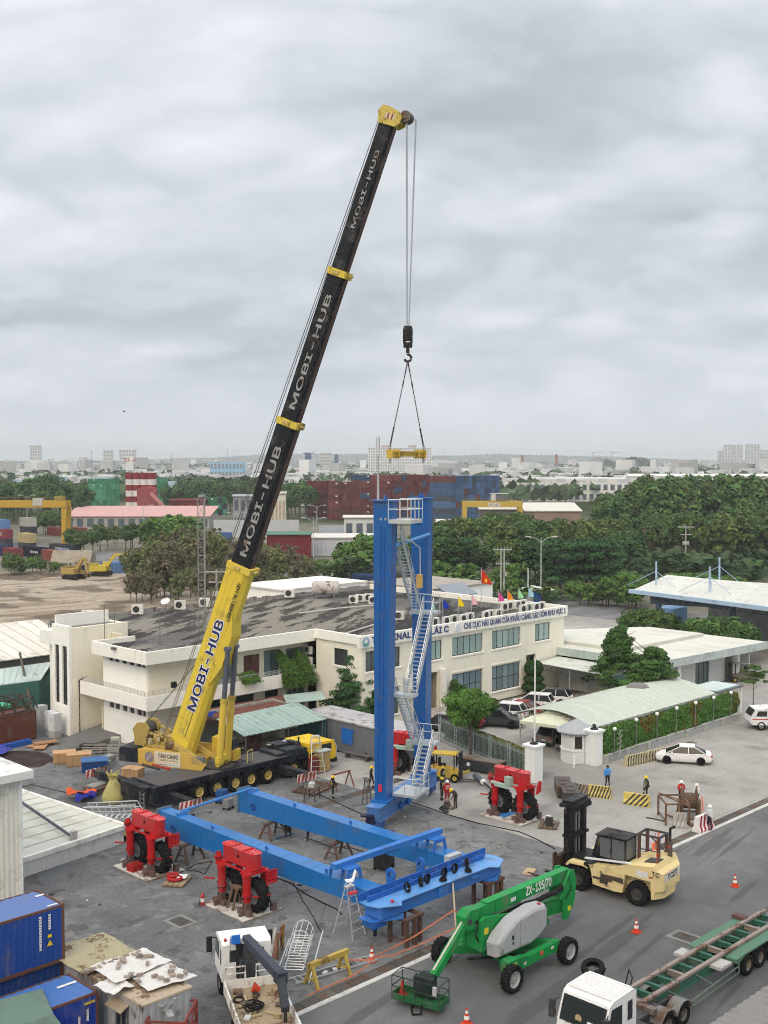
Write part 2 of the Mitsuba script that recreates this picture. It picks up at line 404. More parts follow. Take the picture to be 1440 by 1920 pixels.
# ---------------------------------------------------------------- buildings
def opening(t, o, xd, x0, x1, z0, z1, cols=2, rows=1, kind='window', glass=(.05, .07, .08), fcol=(.03, .03, .035), depth=.14, sill=True, of=None):
 """a window or door set into its hole: frame (bars) with panes as sub-parts"""
 o, xd = np.asarray(o, float), np.asarray(xd, float)
 n = np.cross(xd, (0, 0, 1))
 def box(m, a, b, c, d, e, f):           # along x, z, and from e to f behind the wall face
  return m.hexa([o + xd * x - n * y + np.array([0, 0, z]) for x in (a, b) for y in (e, f) for z in (c, d)])
 fr = M(fcol)
 w = .07
 for a, b, c, d in ((x0, x1, z0, z0 + w), (x0, x1, z1 - w, z1), (x0, x0 + w, z0 + w, z1 - w), (x1 - w, x1, z0 + w, z1 - w)):
  box(fr, a, b, c, d, depth, depth + .08)
 for i in range(1, cols):
  x = x0 + (x1 - x0) * i / cols
  box(fr, x - .03, x + .03, z0 + w, z1 - w, depth, depth + .07)
 for i in range(1, rows):
  z = z0 + (z1 - z0) * i / rows
  box(fr, x0 + w, x1 - w, z - .03, z + .03, depth + .002, depth + .068)
 k = t.p(kind, fr, 'paint', of=of)
 for i in range(cols):
  g = M(tuple(np.array(glass) * RS.uniform(.75, 1.2)))
  box(g, x0 + (x1 - x0) * i / cols + .03, x0 + (x1 - x0) * (i + 1) / cols - .03, z0 + w, z1 - w, depth + .035, depth + .05)
  t.p('pane', g, 'glass', of=k)
 if sill:
  s = M((.85, .83, .77))
  box(s, x0 - .12, x1 + .12, z0 - .16, z0 - .01, -.10, .1)
  t.p('sill', s, 'wall', of=k)
 return k
def wall(t, name, o, xd, W, H, holes=(), col=CREAM, th=.3, z0=0., mat='wall'):
 from shapely.geometry import Polygon, box
 pg = box(0, z0, W, H)
 for q in holes:
  pg = pg.difference(box(q[0], max(q[2], z0), q[1], q[3]))
 o, xd = np.asarray(o, float), np.asarray(xd, float)
 n = np.cross(xd, (0, 0, 1))
 m = M(col)
 for g in getattr(pg, 'geoms', [pg]):
  m.prism(g, o, xd, (0, 0, 1), -n * th)
 k = t.p(name, m, mat)
 for q in holes:
  opening(t, o, xd, *q[:4], **(q[4] if len(q) > 4 else {}))
 return k
DARKW = dict(glass=(.05, .06, .065))
TEAL = (.30, .41, .40)
ob = Th('office_building', 'cream two storey office with long balcony and stained flat roof behind the yellow crane', 'building')
hl = [(91 - b - .40, 91 - b + .40, z, z + .55, dict(cols=1, sill=False, glass=(.10, .08, .08))) for z in (7.08, 2.85) for b in (89.65, 88.7, 87.5, 86.35, 85.2, 84.35)]
wall(ob, 'gable_wall', (55.2, 91, 0), (0, -1, 0), 7.1, 8.1, hl, (.86, .855, .82))
BL = (.17, .23, .25)
hr = [(a - 55.2, b - 55.2, z0, z1, kw) for a, b, z0, z1, kw in (
 (62.3, 64.9, 3.95, 6.9, dict(cols=3, glass=BL, sill=False)), (65.6, 67.5, 3.95, 6.95, dict(cols=2, glass=(.13, .06, .055), sill=False, kind='door')),
 (68.0, 69.9, 3.95, 7.1, dict(cols=2, glass=BL, sill=False)), (70.7, 72.9, 3.95, 7.0, dict(cols=2, glass=BL, sill=False)),
 (61.2, 66.8, .05, 3.3, dict(cols=1, glass=(.03, .055, .05), sill=False, kind='shutter')), (68.1, 69.75, .05, 3.3, dict(cols=1, glass=(.02, .02, .025), sill=False, kind='door')),
 (70.7, 73.0, 1.2, 3.2, dict(cols=4, glass=(.12, .17, .16), rows=2)))]
wall(ob, 'front_wall', (55.2, 83.9, 0), (1, 0, 0), 18.3, 8.1, hr, (.80, .745, .61))
roofp = [(54.3, 82.6), (73.4, 82.6), (73.4, 83.9), (73.4, 107), (58.6, 107), (58.6, 91), (54.3, 91)]
ob.p('roof', M((.2, .2, .2)).prism(roofp, (0, 0, 7.8), (1, 0, 0), (0, 1, 0), (0, 0, .55)), 'bitumen')
pm = M((.86, .84, .77))
pm.box(54.1, 73.1, 82.4, 82.6, 7.7, 8.8).box(54.1, 54.3, 82.6, 91.1, 7.7, 8.8).box(54.3, 58.6, 91, 91.2, 7.7, 8.8)
ob.p('parapet', pm, 'wall')
pb = M((.30, .29, .27))
for i in range(46):
 pb.box(58.6 + i, 59.6 + i, 106.8 + .03 * (i % 3), 107.1, 8.2, 8.75 + RS.uniform(-.08, .1))
ob.p('back_parapet', pb, 'rust')
ob.p('back_wall', M(CREAM).box(58.6, 104, 106.6, 106.79, 0, 8.2).box(58.7, 58.9, 91.2, 106.6, 0, 8.2), 'wall')
bal = M((.85, .83, .77))
bal.box(54.1, 73.15, 82.4, 82.55, 3.75, 4.98).box(54.1, 54.25, 82.55, 93.25, 3.8, 4.95).box(54.25, 73.15, 82.55, 83.89, 3.75, 3.92).box(54.25, 55.19, 83.9, 93.2, 3.8, 3.95)
bk = ob.p('balcony', bal, 'wall')
rl = M((.66, .67, .68))
for a0, a1, nb in ((54.3, 73.0, 34),):
 for z in (5.12, 5.27, 5.42):
  rl.box(a0, a1, 82.45, 82.5, z - .02, z + .02)
 for i in range(nb + 1):
  x = a0 + (a1 - a0) * i / nb
  rl.box(x - .02, x + .02, 82.451, 82.499, 4.98, 5.42)
for z in (5.1, 5.25, 5.4):
 rl.box(54.15, 54.2, 82.6, 93.2, z - .02, z + .02)
for i in range(20):
 y = 82.8 + i * .54
 rl.box(54.151, 54.199, y - .02, y + .02, 4.95, 5.4)
ob.p('railing', rl, 'metal', of=bk)
# stair tower
tw = [(96.4 - 95.9, 96.4 - 95.15, 2.75, 8.1, dict(cols=1, rows=4, sill=False, glass=(.035, .035, .04))), (96.4 - 94.6, 96.4 - 93.75, 2.7, 8.1, dict(cols=1, rows=4, sill=False, glass=(.035, .035, .04)))]
wall(ob, 'stair_tower_wall', (53.15, 96.4, 0), (0, -1, 0), 3.05, 9.95, tw, (.86, .85, .80))
ob.p('stair_tower_side', M((.84, .80, .68)).box(53.46, 59.3, 93.35, 93.6, 0, 9.8).box(59.05, 59.3, 93.6, 96.4, 7.9, 9.7), 'wall')
ob.p('stair_tower_roof', M((.16, .155, .15)).box(53.46, 59.0, 93.6, 96.4, 9.3, 9.55), 'matte')
ob.p('stair_tower_parapet', M((.86, .85, .80)).box(53.46, 59.0, 96.2, 96.4, 9.55, 10.7), 'wall')
wall(ob, 'rear_wing_wall', (55.0, 100.2, 0), (0, -1, 0), 3.8, 8.1, [(1.1, 2.2, 5.6, 7.6, dict(cols=2, sill=False, **DARKW))], (.78, .77, .72))
ob.p('rear_wing_fascia', M((.80, .79, .75)).box(54.2, 58.5, 96.5, 100.6, 7.6, 8.9), 'wall')
ob.p('passage_wall', M((.66, .60, .46)).box(55.3, 58.5, 91.3, 91.5, 0, 3.8).box(57.5, 57.7, 91.5, 93.3, 0, 9.0), 'wall')
ob.p('downpipe', M((.05, .045, .04)).tube([(54.05, 93.2, 0), (54.05, 93.2, 5), (54.3, 92.4, 5.4)], .06))
ob.p('flood_lamp', M((.12, .12, .12)).cbox((53.95, 87.2, 8.6), (.3, .5, .2)))
ob.p('flood_lamp', M((.12, .12, .12)).cbox((61.9, 82.2, 8.75), (.5, .3, .2)))
t = Th('access_ramp', 'dark concrete ramp rising to the passage under the office balcony', 'ramp')
t.one(M((.14, .14, .135)).hexa([(49.5, 88.2, -.04), (49.5, 88.2, .03), (51.5, 92.5, -.04), (51.5, 92.5, .03), (57.4, 88.2, -.04), (57.4, 88.2, .9), (57.4, 93.2, -.04), (57.4, 93.2, .9)]), 'matte')
# the customs block
cb = Th('customs_building', 'cream customs office with blue lettering on its parapet and teal windows', 'building')
W2 = dict(cols=5, glass=TEAL)
up = [(73.6, 75.3, 5.4, 7.3, dict(cols=2, glass=(.09, .12, .12))), (76.0, 78.2, 5.4, 7.3, dict(cols=3, glass=(.09, .12, .12))), (81.8, 84.1, 5.4, 7.3, dict(cols=3, glass=TEAL)),
  (85.6, 90.3, 5.4, 7.3, W2), (91.8, 96.5, 5.4, 7.3, W2), (99.0, 101.7, 5.4, 7.3, dict(cols=3, glass=TEAL))]
lo = [(85.6, 90.3, .95, 3.6, dict(cols=5, rows=2, glass=(.20, .28, .32))), (91.8, 96.5, .95, 3.6, dict(cols=5, rows=2, glass=(.22, .29, .32))), (74.4, 78.0, .95, 3.5, dict(cols=4, rows=2, glass=(.08, .13, .12)))]
hc = [(a - 73.2, b - 73.2, c, d, k) for a, b, c, d, k in up + lo]
from shapely.geometry import box as sbox
pg = sbox(0, 0, 31, 8.0)
for q in hc:
 pg = pg.difference(sbox(*[q[i] for i in (0, 2, 1, 3)]))
pg = pg.difference(sbox(81.6 - 73.2, 0, 83.6 - 73.2, 4.2)).difference(sbox(97.5 - 73.2, 0, 99.2 - 73.2, 4.1))
cb.p('front_wall', M((.86, .82, .70)).prism(pg, (73.2, 76, 0), (1, 0, 0), (0, 0, 1), (0, .3, 0)), 'wall')
for q in hc:
 opening(cb, (73.2, 76, 0), (1, 0, 0), *q[:4], **q[4])
 cb.p('lintel', M((.78, .75, .67)).box(73.2 + q[0] - .15, 73.2 + q[1] + .15, 75.93, 75.999, q[3] + .12, q[3] + .24), 'wall')
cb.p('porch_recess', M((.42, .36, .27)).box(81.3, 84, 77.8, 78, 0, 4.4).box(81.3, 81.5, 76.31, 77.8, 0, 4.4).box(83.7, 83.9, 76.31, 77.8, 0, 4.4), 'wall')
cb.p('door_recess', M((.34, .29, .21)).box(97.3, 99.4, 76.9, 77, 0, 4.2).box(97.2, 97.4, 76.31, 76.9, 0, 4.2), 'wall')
cb.p('column', M((.85, .83, .77)).box(83.62, 84.1, 75.4, 75.9, 0, 4.5), 'wall')
for i in range(5):
 cb.p('step', M((.45, .42, .37)).box(81.0, 84.2, 75.7 - .3 * i - .3, 75.7 - .3 * i, 0, .75 - .15 * i), 'matte')
wall(cb, 'side_wall', (73.2, 82.39, 0), (0, -1, 0), 6.38, 8.0, [(2.5, 4.4, 5.7, 7.3, dict(cols=2, **DARKW))], (.85, .815, .71))
cb.p('end_wall', M((.78, .75, .67)).box(103.9, 104.2, 76.31, 106.5, 0, 8.0), 'wall')
cb.p('roof', M((.2, .2, .2)).prism([(73.42, 76.3), (103.9, 76.3), (103.9, 106.7), (73.42, 106.7)], (0, 0, 7.75), (1, 0, 0), (0, 1, 0), (0, 0, .55)), 'bitumen')
cb.p('parapet', M((.86, .84, .77)).box(72.5, 104.5, 75.7, 75.99, 7.75, 8.85).box(72.9, 73.19, 76.0, 82.39, 8.01, 8.85).box(104.21, 104.5, 75.99, 106.9, 7.7, 8.85), 'wall')
SIGN = (.06, .085, .22)
cb.p('sign', M(SIGN).text('TERMINAL CÁT LÁI C', (79.4, 75.7, 8.06), (1, 0, 0), (0, 0, 1), .58, .06, True, 10.6)
  .text('CHI CỤC HẢI QUAN CỬA KHẨU CẢNG SÀI GÒN KHU VỰC 1', (95.55, 75.7, 8.06), (1, 0, 0), (0, 0, 1), .58, .06, False, 17.0), 'paint', label='blue lettering of the office name')
em = M((.70, .74, .80)).cyl((86.1, 75.7, 8.28), (86.1, 75.62, 8.28), .42, n=20)
em.c(.30, .45, .62).cyl((73.3, 75.7, 8.28), (73.3, 75.63, 8.28), .44, n=20).c(.75, .78, .75).cyl((73.3, 75.63, 8.36), (73.3, 75.6, 8.36), .22, n=12).c(.08, .35, .2).box(73.0, 73.6, 75.61, 75.63, 7.98, 8.14)
cb.p('emblem', em)
# white block behind, with its own roof
t = Th('rear_block', 'long white low block rising behind the flat roof', 'building')
t.p('wall', M(WHITE).box(90, 104, 107.2, 116, 0, 9.1), 'wall')
t.p('roof', M((.68, .66, .6)).box(89.7, 104.2, 107.1, 116.3, 9.1, 9.3), 'matte')
t = Th('rear_block', 'white walled annex with grey flat roof right of the lifted blue frame', 'building')
t.p('wall', M(WHITE).box(104.6, 116, 96, 108, 0, 8.9), 'wall')
t.p('roof', M((.30, .27, .24)).box(104.5, 116.2, 95.8, 108.2, 8.9, 9.1), 'matte')
t.p('solar_panel', M((.22, .25, .30)).hexa([(104.6, 93.0, 8.3), (104.6, 93.0, 8.4), (104.6, 95.6, 9.5), (104.6, 95.6, 9.6), (109.5, 93, 8.3), (109.5, 93, 8.4), (109.5, 95.6, 9.5), (109.5, 95.6, 9.6)]), 'glass')
def ac(x, y, z, rz, label, group, s=1.):
 t = Th('air_conditioner', label, 'air conditioner', (x, y, z), rz, group)
 t.p('casing', M((.72, .71, .66)).box(-.42 * s, .42 * s, -.16, .16, .08, .72 * s).box(-.35, -.28, -.15, .15, 0, .08).box(.28, .35, -.15, .15, 0, .08))
 t.p('fan_grille', M((.05, .05, .05)).cyl((-.08 * s, -.16, .4 * s), (-.08 * s, -.175, .4 * s), .25 * s, n=14))
RB = 'white air conditioner on the back edge of the flat roof'
for a in (62.5, 68.5, 74.0, 77.3, 82.0, 89.8, 96.5):
 ac(a, 105.9, 8.4, -45, RB, 'air conditioners along the back parapet', 1.45)
for i, (u, v) in enumerate(((663, 1132), (676, 1129), (692, 1128), (700, 1133), (727, 1129), (748, 1163))):
 q = gp(u, v, 8.35)
 ac(q[0], q[1], 8.35, -45, 'white air conditioner standing among others around the blue frame top on the roof', 'air conditioners in the middle of the roof', 1.3)
for i, a in enumerate((83.8, 85.0, 86.4, 87.9, 89.0, 90.4, 92.6, 93.6, 94.6)):
 ac(a, 77.5 + .3 * (i % 2), 8.3, 0, 'white air conditioner in the row just behind the lettered parapet', 'air conditioners behind the sign', 1.25)
for i in range(8):
 ac(99.0 + 1.15 * (i % 4), 77.6 + 2.6 * (i // 4) + .2 * (i % 2), 8.3, 0, 'white air conditioner in the two rows at the right end of the customs roof', 'air conditioners at the right roof end', 1.35)
for i in range(3):
 ac(73.0, 83.3, 4.2 + 1.05 * i, -90, 'white air conditioner stacked on the wall at the end of the balcony', 'air conditioners at the balcony end', 1.1)
t = Th('water_tank', 'rusty white horizontal water tank lying on the flat roof', 'tank', (93.5, 103.5, 8.35), -45)
t.p('shell', M((.52, .49, .45)).lathe([(0, -1.7), (.6, -1.65), (.85, -1.4), (.85, 1.4), (.6, 1.65), (0, 1.7)], (0, 0, 1.15), (1, 0, 0), 20), 'rust', 40)
t.p('cradle', M(STEEL).box(-1.1, -1, -.6, .6, 0, .5).box(1, 1.1, -.6, .6, 0, .5))
t = Th('satellite_dish', 'white satellite dish tilted up on the roof edge', 'satellite dish', (71.5, 105.0, 8.35), -60)
t.p('dish', M((.75, .75, .73)).lathe([(0, 0), (.2, .03), (.4, .11), (.52, .2)], (0, 0, 1.2), (0, -.6, .8), 18))
t.p('mount', M(STEEL).cyl((0, 0, 0), (0, 0, 1.2), .05), 'metal')
# flags on the customs roof
fl = [(83.2, .72, (.25, .65, .40), 'small pale green flag left of the blue one'), (85.2, .72, (.02, .05, .45), 'small dark blue flag on the customs roof'), (87.5, .8, (.85, .68, .02), 'small yellow flag on the customs roof'),
  (89.6, .8, (.80, .48, .55), 'small pale pink flag on the customs roof'), (93.9, .6, (.75, .10, .40), 'small magenta flag on the customs roof'), (95.4, .8, (.88, .30, .04), 'small orange flag on the customs roof'),
  (97.2, .75, (.38, .72, .42), 'small light green flag on the customs roof'), (99.0, .8, (.38, .66, .75), 'small sky blue flag at the right of the flag row')]
def flag(t, c, L, H, z):
 m = M(c)
 n = 8
 v = []
 for i in range(n + 1):
  s = i / n
  for k in (0, 1):
   v.append([L * s * .55, .12 * math.sin(s * 7), z - H * k * (1 - .8 * s) - .75 * L * s])
 f = [[2 * i, 2 * i + 1, 2 * i + 3, 2 * i + 2] for i in range(n)]
 w = np.array(v)
 m.raw(w, f)
 m.raw(w + [0, .012, 0], np.array(f)[:, ::-1])
 return m
for a, L, c, lb in fl:
 t = Th('pennant_flag', lb, 'flag', (a, 76.9, 8.3), -45, )
 t.p('pole', M((.6, .6, .6)).cyl((0, 0, 0), (0, 0, 3.0), .025, n=5), 'metal')
 t.p('cloth', flag(t, c, 1.1, 1.1, 2.95), 'plain')
t = Th('national_flag', 'large red flag with a yellow star flying on the customs roof', 'flag', (99.5, 84.0, 8.3), -45)
t.p('pole', M((.6, .6, .6)).cyl((0, 0, 0), (0, 0, 4.6), .04, n=6), 'metal')
fm = flag(t, (.62, .05, .02), 2.1, 1.7, 4.5)
t.p('cloth', fm, 'plain')
sp = [(math.cos(i * math.pi / 5 + math.pi / 2) * (.3 if i % 2 == 0 else .12), math.sin(i * math.pi / 5 + math.pi / 2) * (.3 if i % 2 == 0 else .12)) for i in range(10)]
t.p('star', M((.85, .62, .02)).prism(sp, (.52, -.07, 3.1), unit((1, 0, -1.0)), unit((.5, 0, 1)), (0, -.04, 0)), 'plain')
# lattice mast on the roof
t = Th('lattice_mast', 'thin grey lattice mast standing on the office roof behind the crane boom', 'mast', (65.5, 90.0, 8.35), 30)
mm = M((.36, .36, .34))
tri = [np.array([.42 * math.cos(k * 2.094), .42 * math.sin(k * 2.094), 0]) for k in range(3)]
for k in range(3):
 mm.cyl(tri[k], tri[k] + [0, 0, 13.0], .045, n=5)
 for i in range(16):
  a, b = tri[k] + [0, 0, i * .8 + .3], tri[(k + 1) % 3] + [0, 0, i * .8 + .3]
  mm.cyl(a, b, .022, n=4, caps=False).cyl(a, b + [0, 0, .8], .018, n=4, caps=False)
t.p('lattice', mm, 'metal')
t.p('lamp_head', M((.3, .3, .3)).cbox((0, 0, 13.2), (.9, .4, .25)))
for u, v, hh in ((300, 1208, 3.2), (365, 1180, 2.6), (196, 1200, 3.4), (215, 1196, 2.5)):
 q = gp(u, v, 8.4)
 t = Th('roof_pole', 'thin dark pole standing on the left part of the office roof', 'pole', (q[0], q[1], 8.3), group='thin poles on the office roof')
 t.one(M((.2, .19, .18)).cyl((0, 0, 0), (0, 0, hh), .035, n=6), 'metal')
t = Th('roof_pipe', 'long pale pipe lying across the flat roof', 'pipe')
t.one(M((.55, .54, .50)).tube([gp(560, 1150, 8.5), gp(640, 1140, 8.5), gp(700, 1135, 8.5)], .09).tube([gp(640, 1190, 8.5), gp(705, 1170, 8.5)], .08), 'matte')
def corr(m, o, xd, zd, n, W, H, pitch=.28, depth=.036):
 """trapezoid corrugated sheet: waves along xd, ribs along zd, standing out along n"""
 o, xd, zd, n = (np.asarray(a, float) for a in (o, xd, zd, n))
 k = max(2, int(round(W / pitch)))
 pw = W / k
 xs, ds = [0.], [0.]
 for i in range(k):
  for f, d in ((.18, 0), (.32, 1), (.68, 1), (.82, 0)):
   xs.append((i + f) * pw)
   ds.append(d)
 xs.append(W)
 ds.append(0.)
 xs, ds = np.array(xs), np.array(ds) * depth
 b = o + xs[:, None] * xd + ds[:, None] * n
 N = len(xs)
 i = np.arange(N - 1)
 return m.raw(np.vstack([b, b + zd * H]), np.stack([i, i + 1, i + 1 + N, i + N], 1))
# grey container office, awnings
gc = Th('container_office', 'long grey container office under the small tree beside the lifted frame', 'container', (66.5, 64.5, 0))
m = M((.15, .165, .19))
corr(m, (-.01, 12.0, .12), (0, -1, 0), (0, 0, 1), (-1, 0, 0), 12.0, 2.6, .3, .03)
m.box(0, 3.2, 0, 12, .12, 2.72)
gc.p('wall', m)
e = M((.17, .18, .20))
for i in range(9):
 e.box(.15, 3.05, -.03, .005, .25 + i * .28, .40 + i * .28)
gc.p('end_panel', e)
gc.p('roof', M((.42, .42, .43)).box(-.15, 3.35, -.15, 12.15, 2.72, 2.84), 'rust')
gc.p('sign', M((.75, .75, .75)).box(-.06, -.045, 9.4, 9.85, .9, 2.6).c(.2, .2, .25).text('NHÀ KHÁCH', (-.075, 9.55, 1.75), (0, 0, -1), (0, -1, 0), .22, .01, True, 1.4))
gc.p('tarpaulin', M((.02, .14, .50)).hexa([(-.10 - .05 * (z < 1), y, z) for y in (5.6, 7.0) for x in (0, .02) for z in (.9, 2.15)]).box(-.13, -.05, 5.5, 7.1, 2.1, 2.2))
ac(68.2, 64.2, 1.35, 0, 'white air conditioner on the end wall of the grey container office', None, 1.3)
aw = Th('workshop_awning', 'pale green sheet metal awning with dark open workshop under it', 'awning')
P4 = [(57.2, 73.1, 2.75), (66.1, 73.0, 2.75), (66.6, 77.6, 3.45), (57.5, 77.2, 3.45)]
ma = M((.33, .45, .40))
P4 = np.array(P4)
k = 30
for i in range(k):
 a, b = i / k, (i + 1) / k
 dz = np.array([0, 0, .03 * (i % 2)])
 q = [P4[0] * (1 - a) + P4[1] * a, P4[0] * (1 - b) + P4[1] * b, P4[3] * (1 - b) + P4[2] * b, P4[3] * (1 - a) + P4[2] * a]
 ma.c(*(np.array((.33, .44, .40)) * RS.uniform(.9, 1.12))).slab([x + dz for x in q], .05)
aw.p('roof', ma)
aw.p('upper_roof', M((.34, .45, .40)).slab([(65.5, 77.7, 3.5), (69.2, 76.6, 3.5), (71.0, 79.2, 3.6), (67.3, 80.3, 3.6)], .06))
for x in (57.5, 62, 65.8):
 aw.p('post', M(GREY).cyl((x, 73.3, 0), (x, 73.3, 2.7), .06, n=6), 'metal')
aw.p('back_wall', M((.34, .34, .32)).box(57.3, 66.4, 80.4, 80.55, 0, 3.4).box(66.3, 66.45, 76.8, 80.4, 0, 3.3), 'matte')
aw.p('side_curtain', M((.05, .14, .17)).box(66.02, 66.1, 73.2, 76.8, .2, 2.7))
for x, y, w, h, c in ((58.5, 75, 1.4, 1.3, (.05, .05, .05)), (60.4, 76, 1.2, 1.8, (.08, .03, .03)), (62.8, 75.4, 1.6, 1.1, (.04, .05, .07)), (64.7, 76, 1.0, 1.6, (.10, .10, .10))):
 t = Th('workshop_cabinet', 'dark cabinet standing in the shade under the green awning', 'cabinet', (x, y, 0), group='cabinets under the awning')
 t.p('body', M(c).box(-w / 2, w / 2, -.4, .4, .1, h))
 t.p('door', M(tuple(np.array(c) * 1.5)).box(-w / 2 + .05, -.03, -.43, -.4, .2, h - .1).box(.03, w / 2 - .05, -.43, -.4, .2, h - .1))
t = Th('lean_to_roof', 'dull red sheet roof of the lean-to below the office balcony', 'roof')
rm = M((.15, .055, .045))
for i in range(20):
 rm.box(56.5 + .6 * i, 57.09 + .6 * i, 78.2, 82.0, 3.1 + .02 * (i % 2), 3.16 + .02 * (i % 2))
t.p('sheet', rm, 'rust')
t.p('wall', M((.30, .30, .30)).box(56.6, 68.3, 81.0, 81.1, 0, 3.1).box(56.6, 56.7, 78.4, 81.0, .8, 3.1), 'matte')
# sheds at far left
def shed(name, label, quad, z0, c, wallc, mat='paint', ribs=16):
 t = Th(name, label, 'shed')
 q = np.array(quad, float)
 m = M(c)
 for i in range(ribs):
  a, b = i / ribs, (i + 1) / ribs - .003
  m.c(*(np.array(c) * RS.uniform(.93, 1.06)))
  m.slab([q[0] * (1 - a) + q[1] * a, q[0] * (1 - b) + q[1] * b, q[3] * (1 - b) + q[2] * b, q[3] * (1 - a) + q[2] * a], .08)
  m.slab([q[0] * (1 - a) + q[1] * a + [0, 0, .05], q[0] * (1 - a - .006) + q[1] * (a + .006) + [0, 0, .05], q[3] * (1 - a - .006) + q[2] * (a + .006) + [0, 0, .05], q[3] * (1 - a) + q[2] * a + [0, 0, .05]], .05)
 t.p('roof', m, mat)
 w = M(wallc)
 ce = q.mean(0)
 qq = ce + (q - ce) * .94
 for i in range(4):
  a, b = qq[i], qq[(i + 1) % 4]
  d = unit(np.cross(b - a, (0, 0, 1))) * .1
  w.hexa([[*(x + o)[:2], z] for x in (a, b) for o in (d * 0, d) for z in (z0, min(a[2], b[2]) - .12)])
 t.p('wall', w, 'matte')
 return t
shed('storage_shed', 'large shed with cream sheet roof at the left edge behind the office', [(40, 104.3, 5.6), (62, 104.8, 5.6), (63.5, 118, 7.2), (40, 118, 7.2)], 0, (.70, .67, .60), (.10, .10, .10))
shed('storage_shed', 'low teal green shed with pale roof beside the office stair tower', [(46.0, 101.9, 3.9), (54.6, 101.2, 3.9), (57.5, 104.2, 4.9), (46, 104.2, 4.9)], 0, (.52, .62, .60), (.06, .16, .14))
# the cream roofed building at the left edge of the yard
lb = Th('yard_shed', 'cream metal shed with low pitched white roof at the left side of the yard', 'shed')
m = M((.70, .69, .62))
corr(m, (30.5, 62.0, 0), (0, -1, 0), (0, 0, 1), (-1, 0, 0), 2.9, 7.35, .3, .05)
m.box(24, 30.5, 59.2, 75, 0, 7.35)
corr(m, (30.5, 59.15, 0), (-1, 0, 0), (0, 0, 1), (0, -1, 0), 6, 7.35, .3, .05)
lb.p('tower_wall', m)
lb.p('corner_trim', M((.76, .77, .76)).box(30.42, 30.62, 59.05, 59.3, 0, 7.35))
lb.p('tower_roof', M((.72, .72, .69)).box(23.5, 31.1, 58.6, 76, 7.36, 7.8))
lo = Th('low_shed', 'low cream sheet roof with a ribbed edge left of the red wheel units', 'shed')
q = np.array([(31.2, 63.3, 1.12), (40.6, 64.7, 1.12), (40.6, 79.0, .55), (31.2, 79.0, .9)])
lo.p('roof', M((.1, .1, .1)).slab(q, .06), 'sheet')
for i in range(1, 9):
 f = i / 9
 a, b = q[0] * (1 - f) + q[3] * f, q[1] * (1 - f) + q[2] * f
 lo.p('roof_seam', M((.50, .48, .40)).bar(a + [0, 0, .01], b + [0, 0, .01], .05, .03))
lo.p('edge_trim', M((.78, .77, .72)).bar(q[0] + [0, -.1, -.05], q[1] + [.2, -.1, -.05], .25, .3).bar(q[1] + [.12, 0, 0], q[2] + [.12, 0, 0], .25, .2))
m = M((.62, .63, .60))
xd = unit(q[1] - q[0])
corr(m, q[0] * [1, 1, 0] + [0, -.08, 0], xd, (0, 0, 1), (xd[1], -xd[0], 0), np.linalg.norm(q[1] - q[0]), .95, .24, .04)
lo.p('ribbed_wall', m)
t = Th('vent_pipe', 'dark pipe lying up the cream roof with a grey cap at its lower end', 'pipe')
a, b = gp(30, 1497, 1.15), gp(134, 1568, 1.35)
t.p('tube', M((.06, .055, .09)).bar(a, b, .13))
t.p('cap', M((.42, .38, .36)).cbox(b + [.1, -.1, -.05], (.35, .35, .8)))
# containers
def container(name, label, x, y, z, rz, L, c, group=None, H=2.6, W=2.44, topc=None, detail=True, mat='rust', cat='container', rustc=(.12, .05, .035)):
 t = Th(name, label, cat, (x, y, z), rz, group)
 m = M(c)
 if not detail:
  m.box(0, L, 0, W, 0, H)
  return t.one(m, mat)
 corr(m, (.12, -.0, .15), (1, 0, 0), (0, 0, 1), (0, -1, 0), L - .24, H - .27, .28, -.036)
 corr(m, (L - .12, W, .15), (-1, 0, 0), (0, 0, 1), (0, 1, 0), L - .24, H - .27, .28, -.036)
 t.p('side_wall', m)
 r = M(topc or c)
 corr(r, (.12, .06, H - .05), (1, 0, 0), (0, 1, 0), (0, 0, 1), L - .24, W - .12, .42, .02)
 t.p('roof', r)
 e = M(c)
 corr(e, (0.04, W - .1, .15), (0, -1, 0), (0, 0, 1), (-1, 0, 0), W - .2, H - .3, .25, -.03)
 corr(e, (L - .04, .1, .15), (0, 1, 0), (0, 0, 1), (1, 0, 0), W - .2, H - .3, .6, -.03)
 t.p('end_wall', e, mat)
 f = M(rustc)
 for i in (0, 1):
  for j in (0, 1):
   x0, y0 = i * (L - .16), j * (W - .16)
   f.box(x0, x0 + .16, y0, y0 + .16, 0, H)
  f.box(.16, L - .16, i * (W - .1), i * (W - .1) + .1, 0, .15).box(.16, L - .16, i * (W - .08), i * (W - .08) + .08, H - .12, H - .02)
  f.box(i * (L - .1), i * (L - .1) + .1, .16, W - .16, 0, .15).box(i * (L - .1), i * (L - .1) + .1, .16, W - .16, H - .12, H - .02)
 t.p('frame', f, mat)
 return t
CB = (.015, .06, .27)
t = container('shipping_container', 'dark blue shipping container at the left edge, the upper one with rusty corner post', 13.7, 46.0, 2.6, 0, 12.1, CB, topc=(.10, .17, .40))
lt = M((.7, .7, .68))
for k, (x, n) in enumerate(((10.9, 13), (11.35, 6))):
 for i in range(n):
  lt.box(x - .06, x + .06, -.045, -.03, 2.25 - i * .12, 2.33 - i * .12)
lt.c(.70, .48, .03).box(11.25, 11.45, -.046, -.03, 1.28, 1.42).quad((11.2, -.045, .92), (11.5, -.045, .92), (11.35, -.045, 1.18))
t.p('marking', lt, 'paint', label='small white characters and yellow marks stacked on the side')
t.p('marking', M((.7, .7, .68)).box(11.4, 11.9, .2, .3, 2.58, 2.6).box(11.6, 12.0, 1.6, 1.75, 2.58, 2.6))
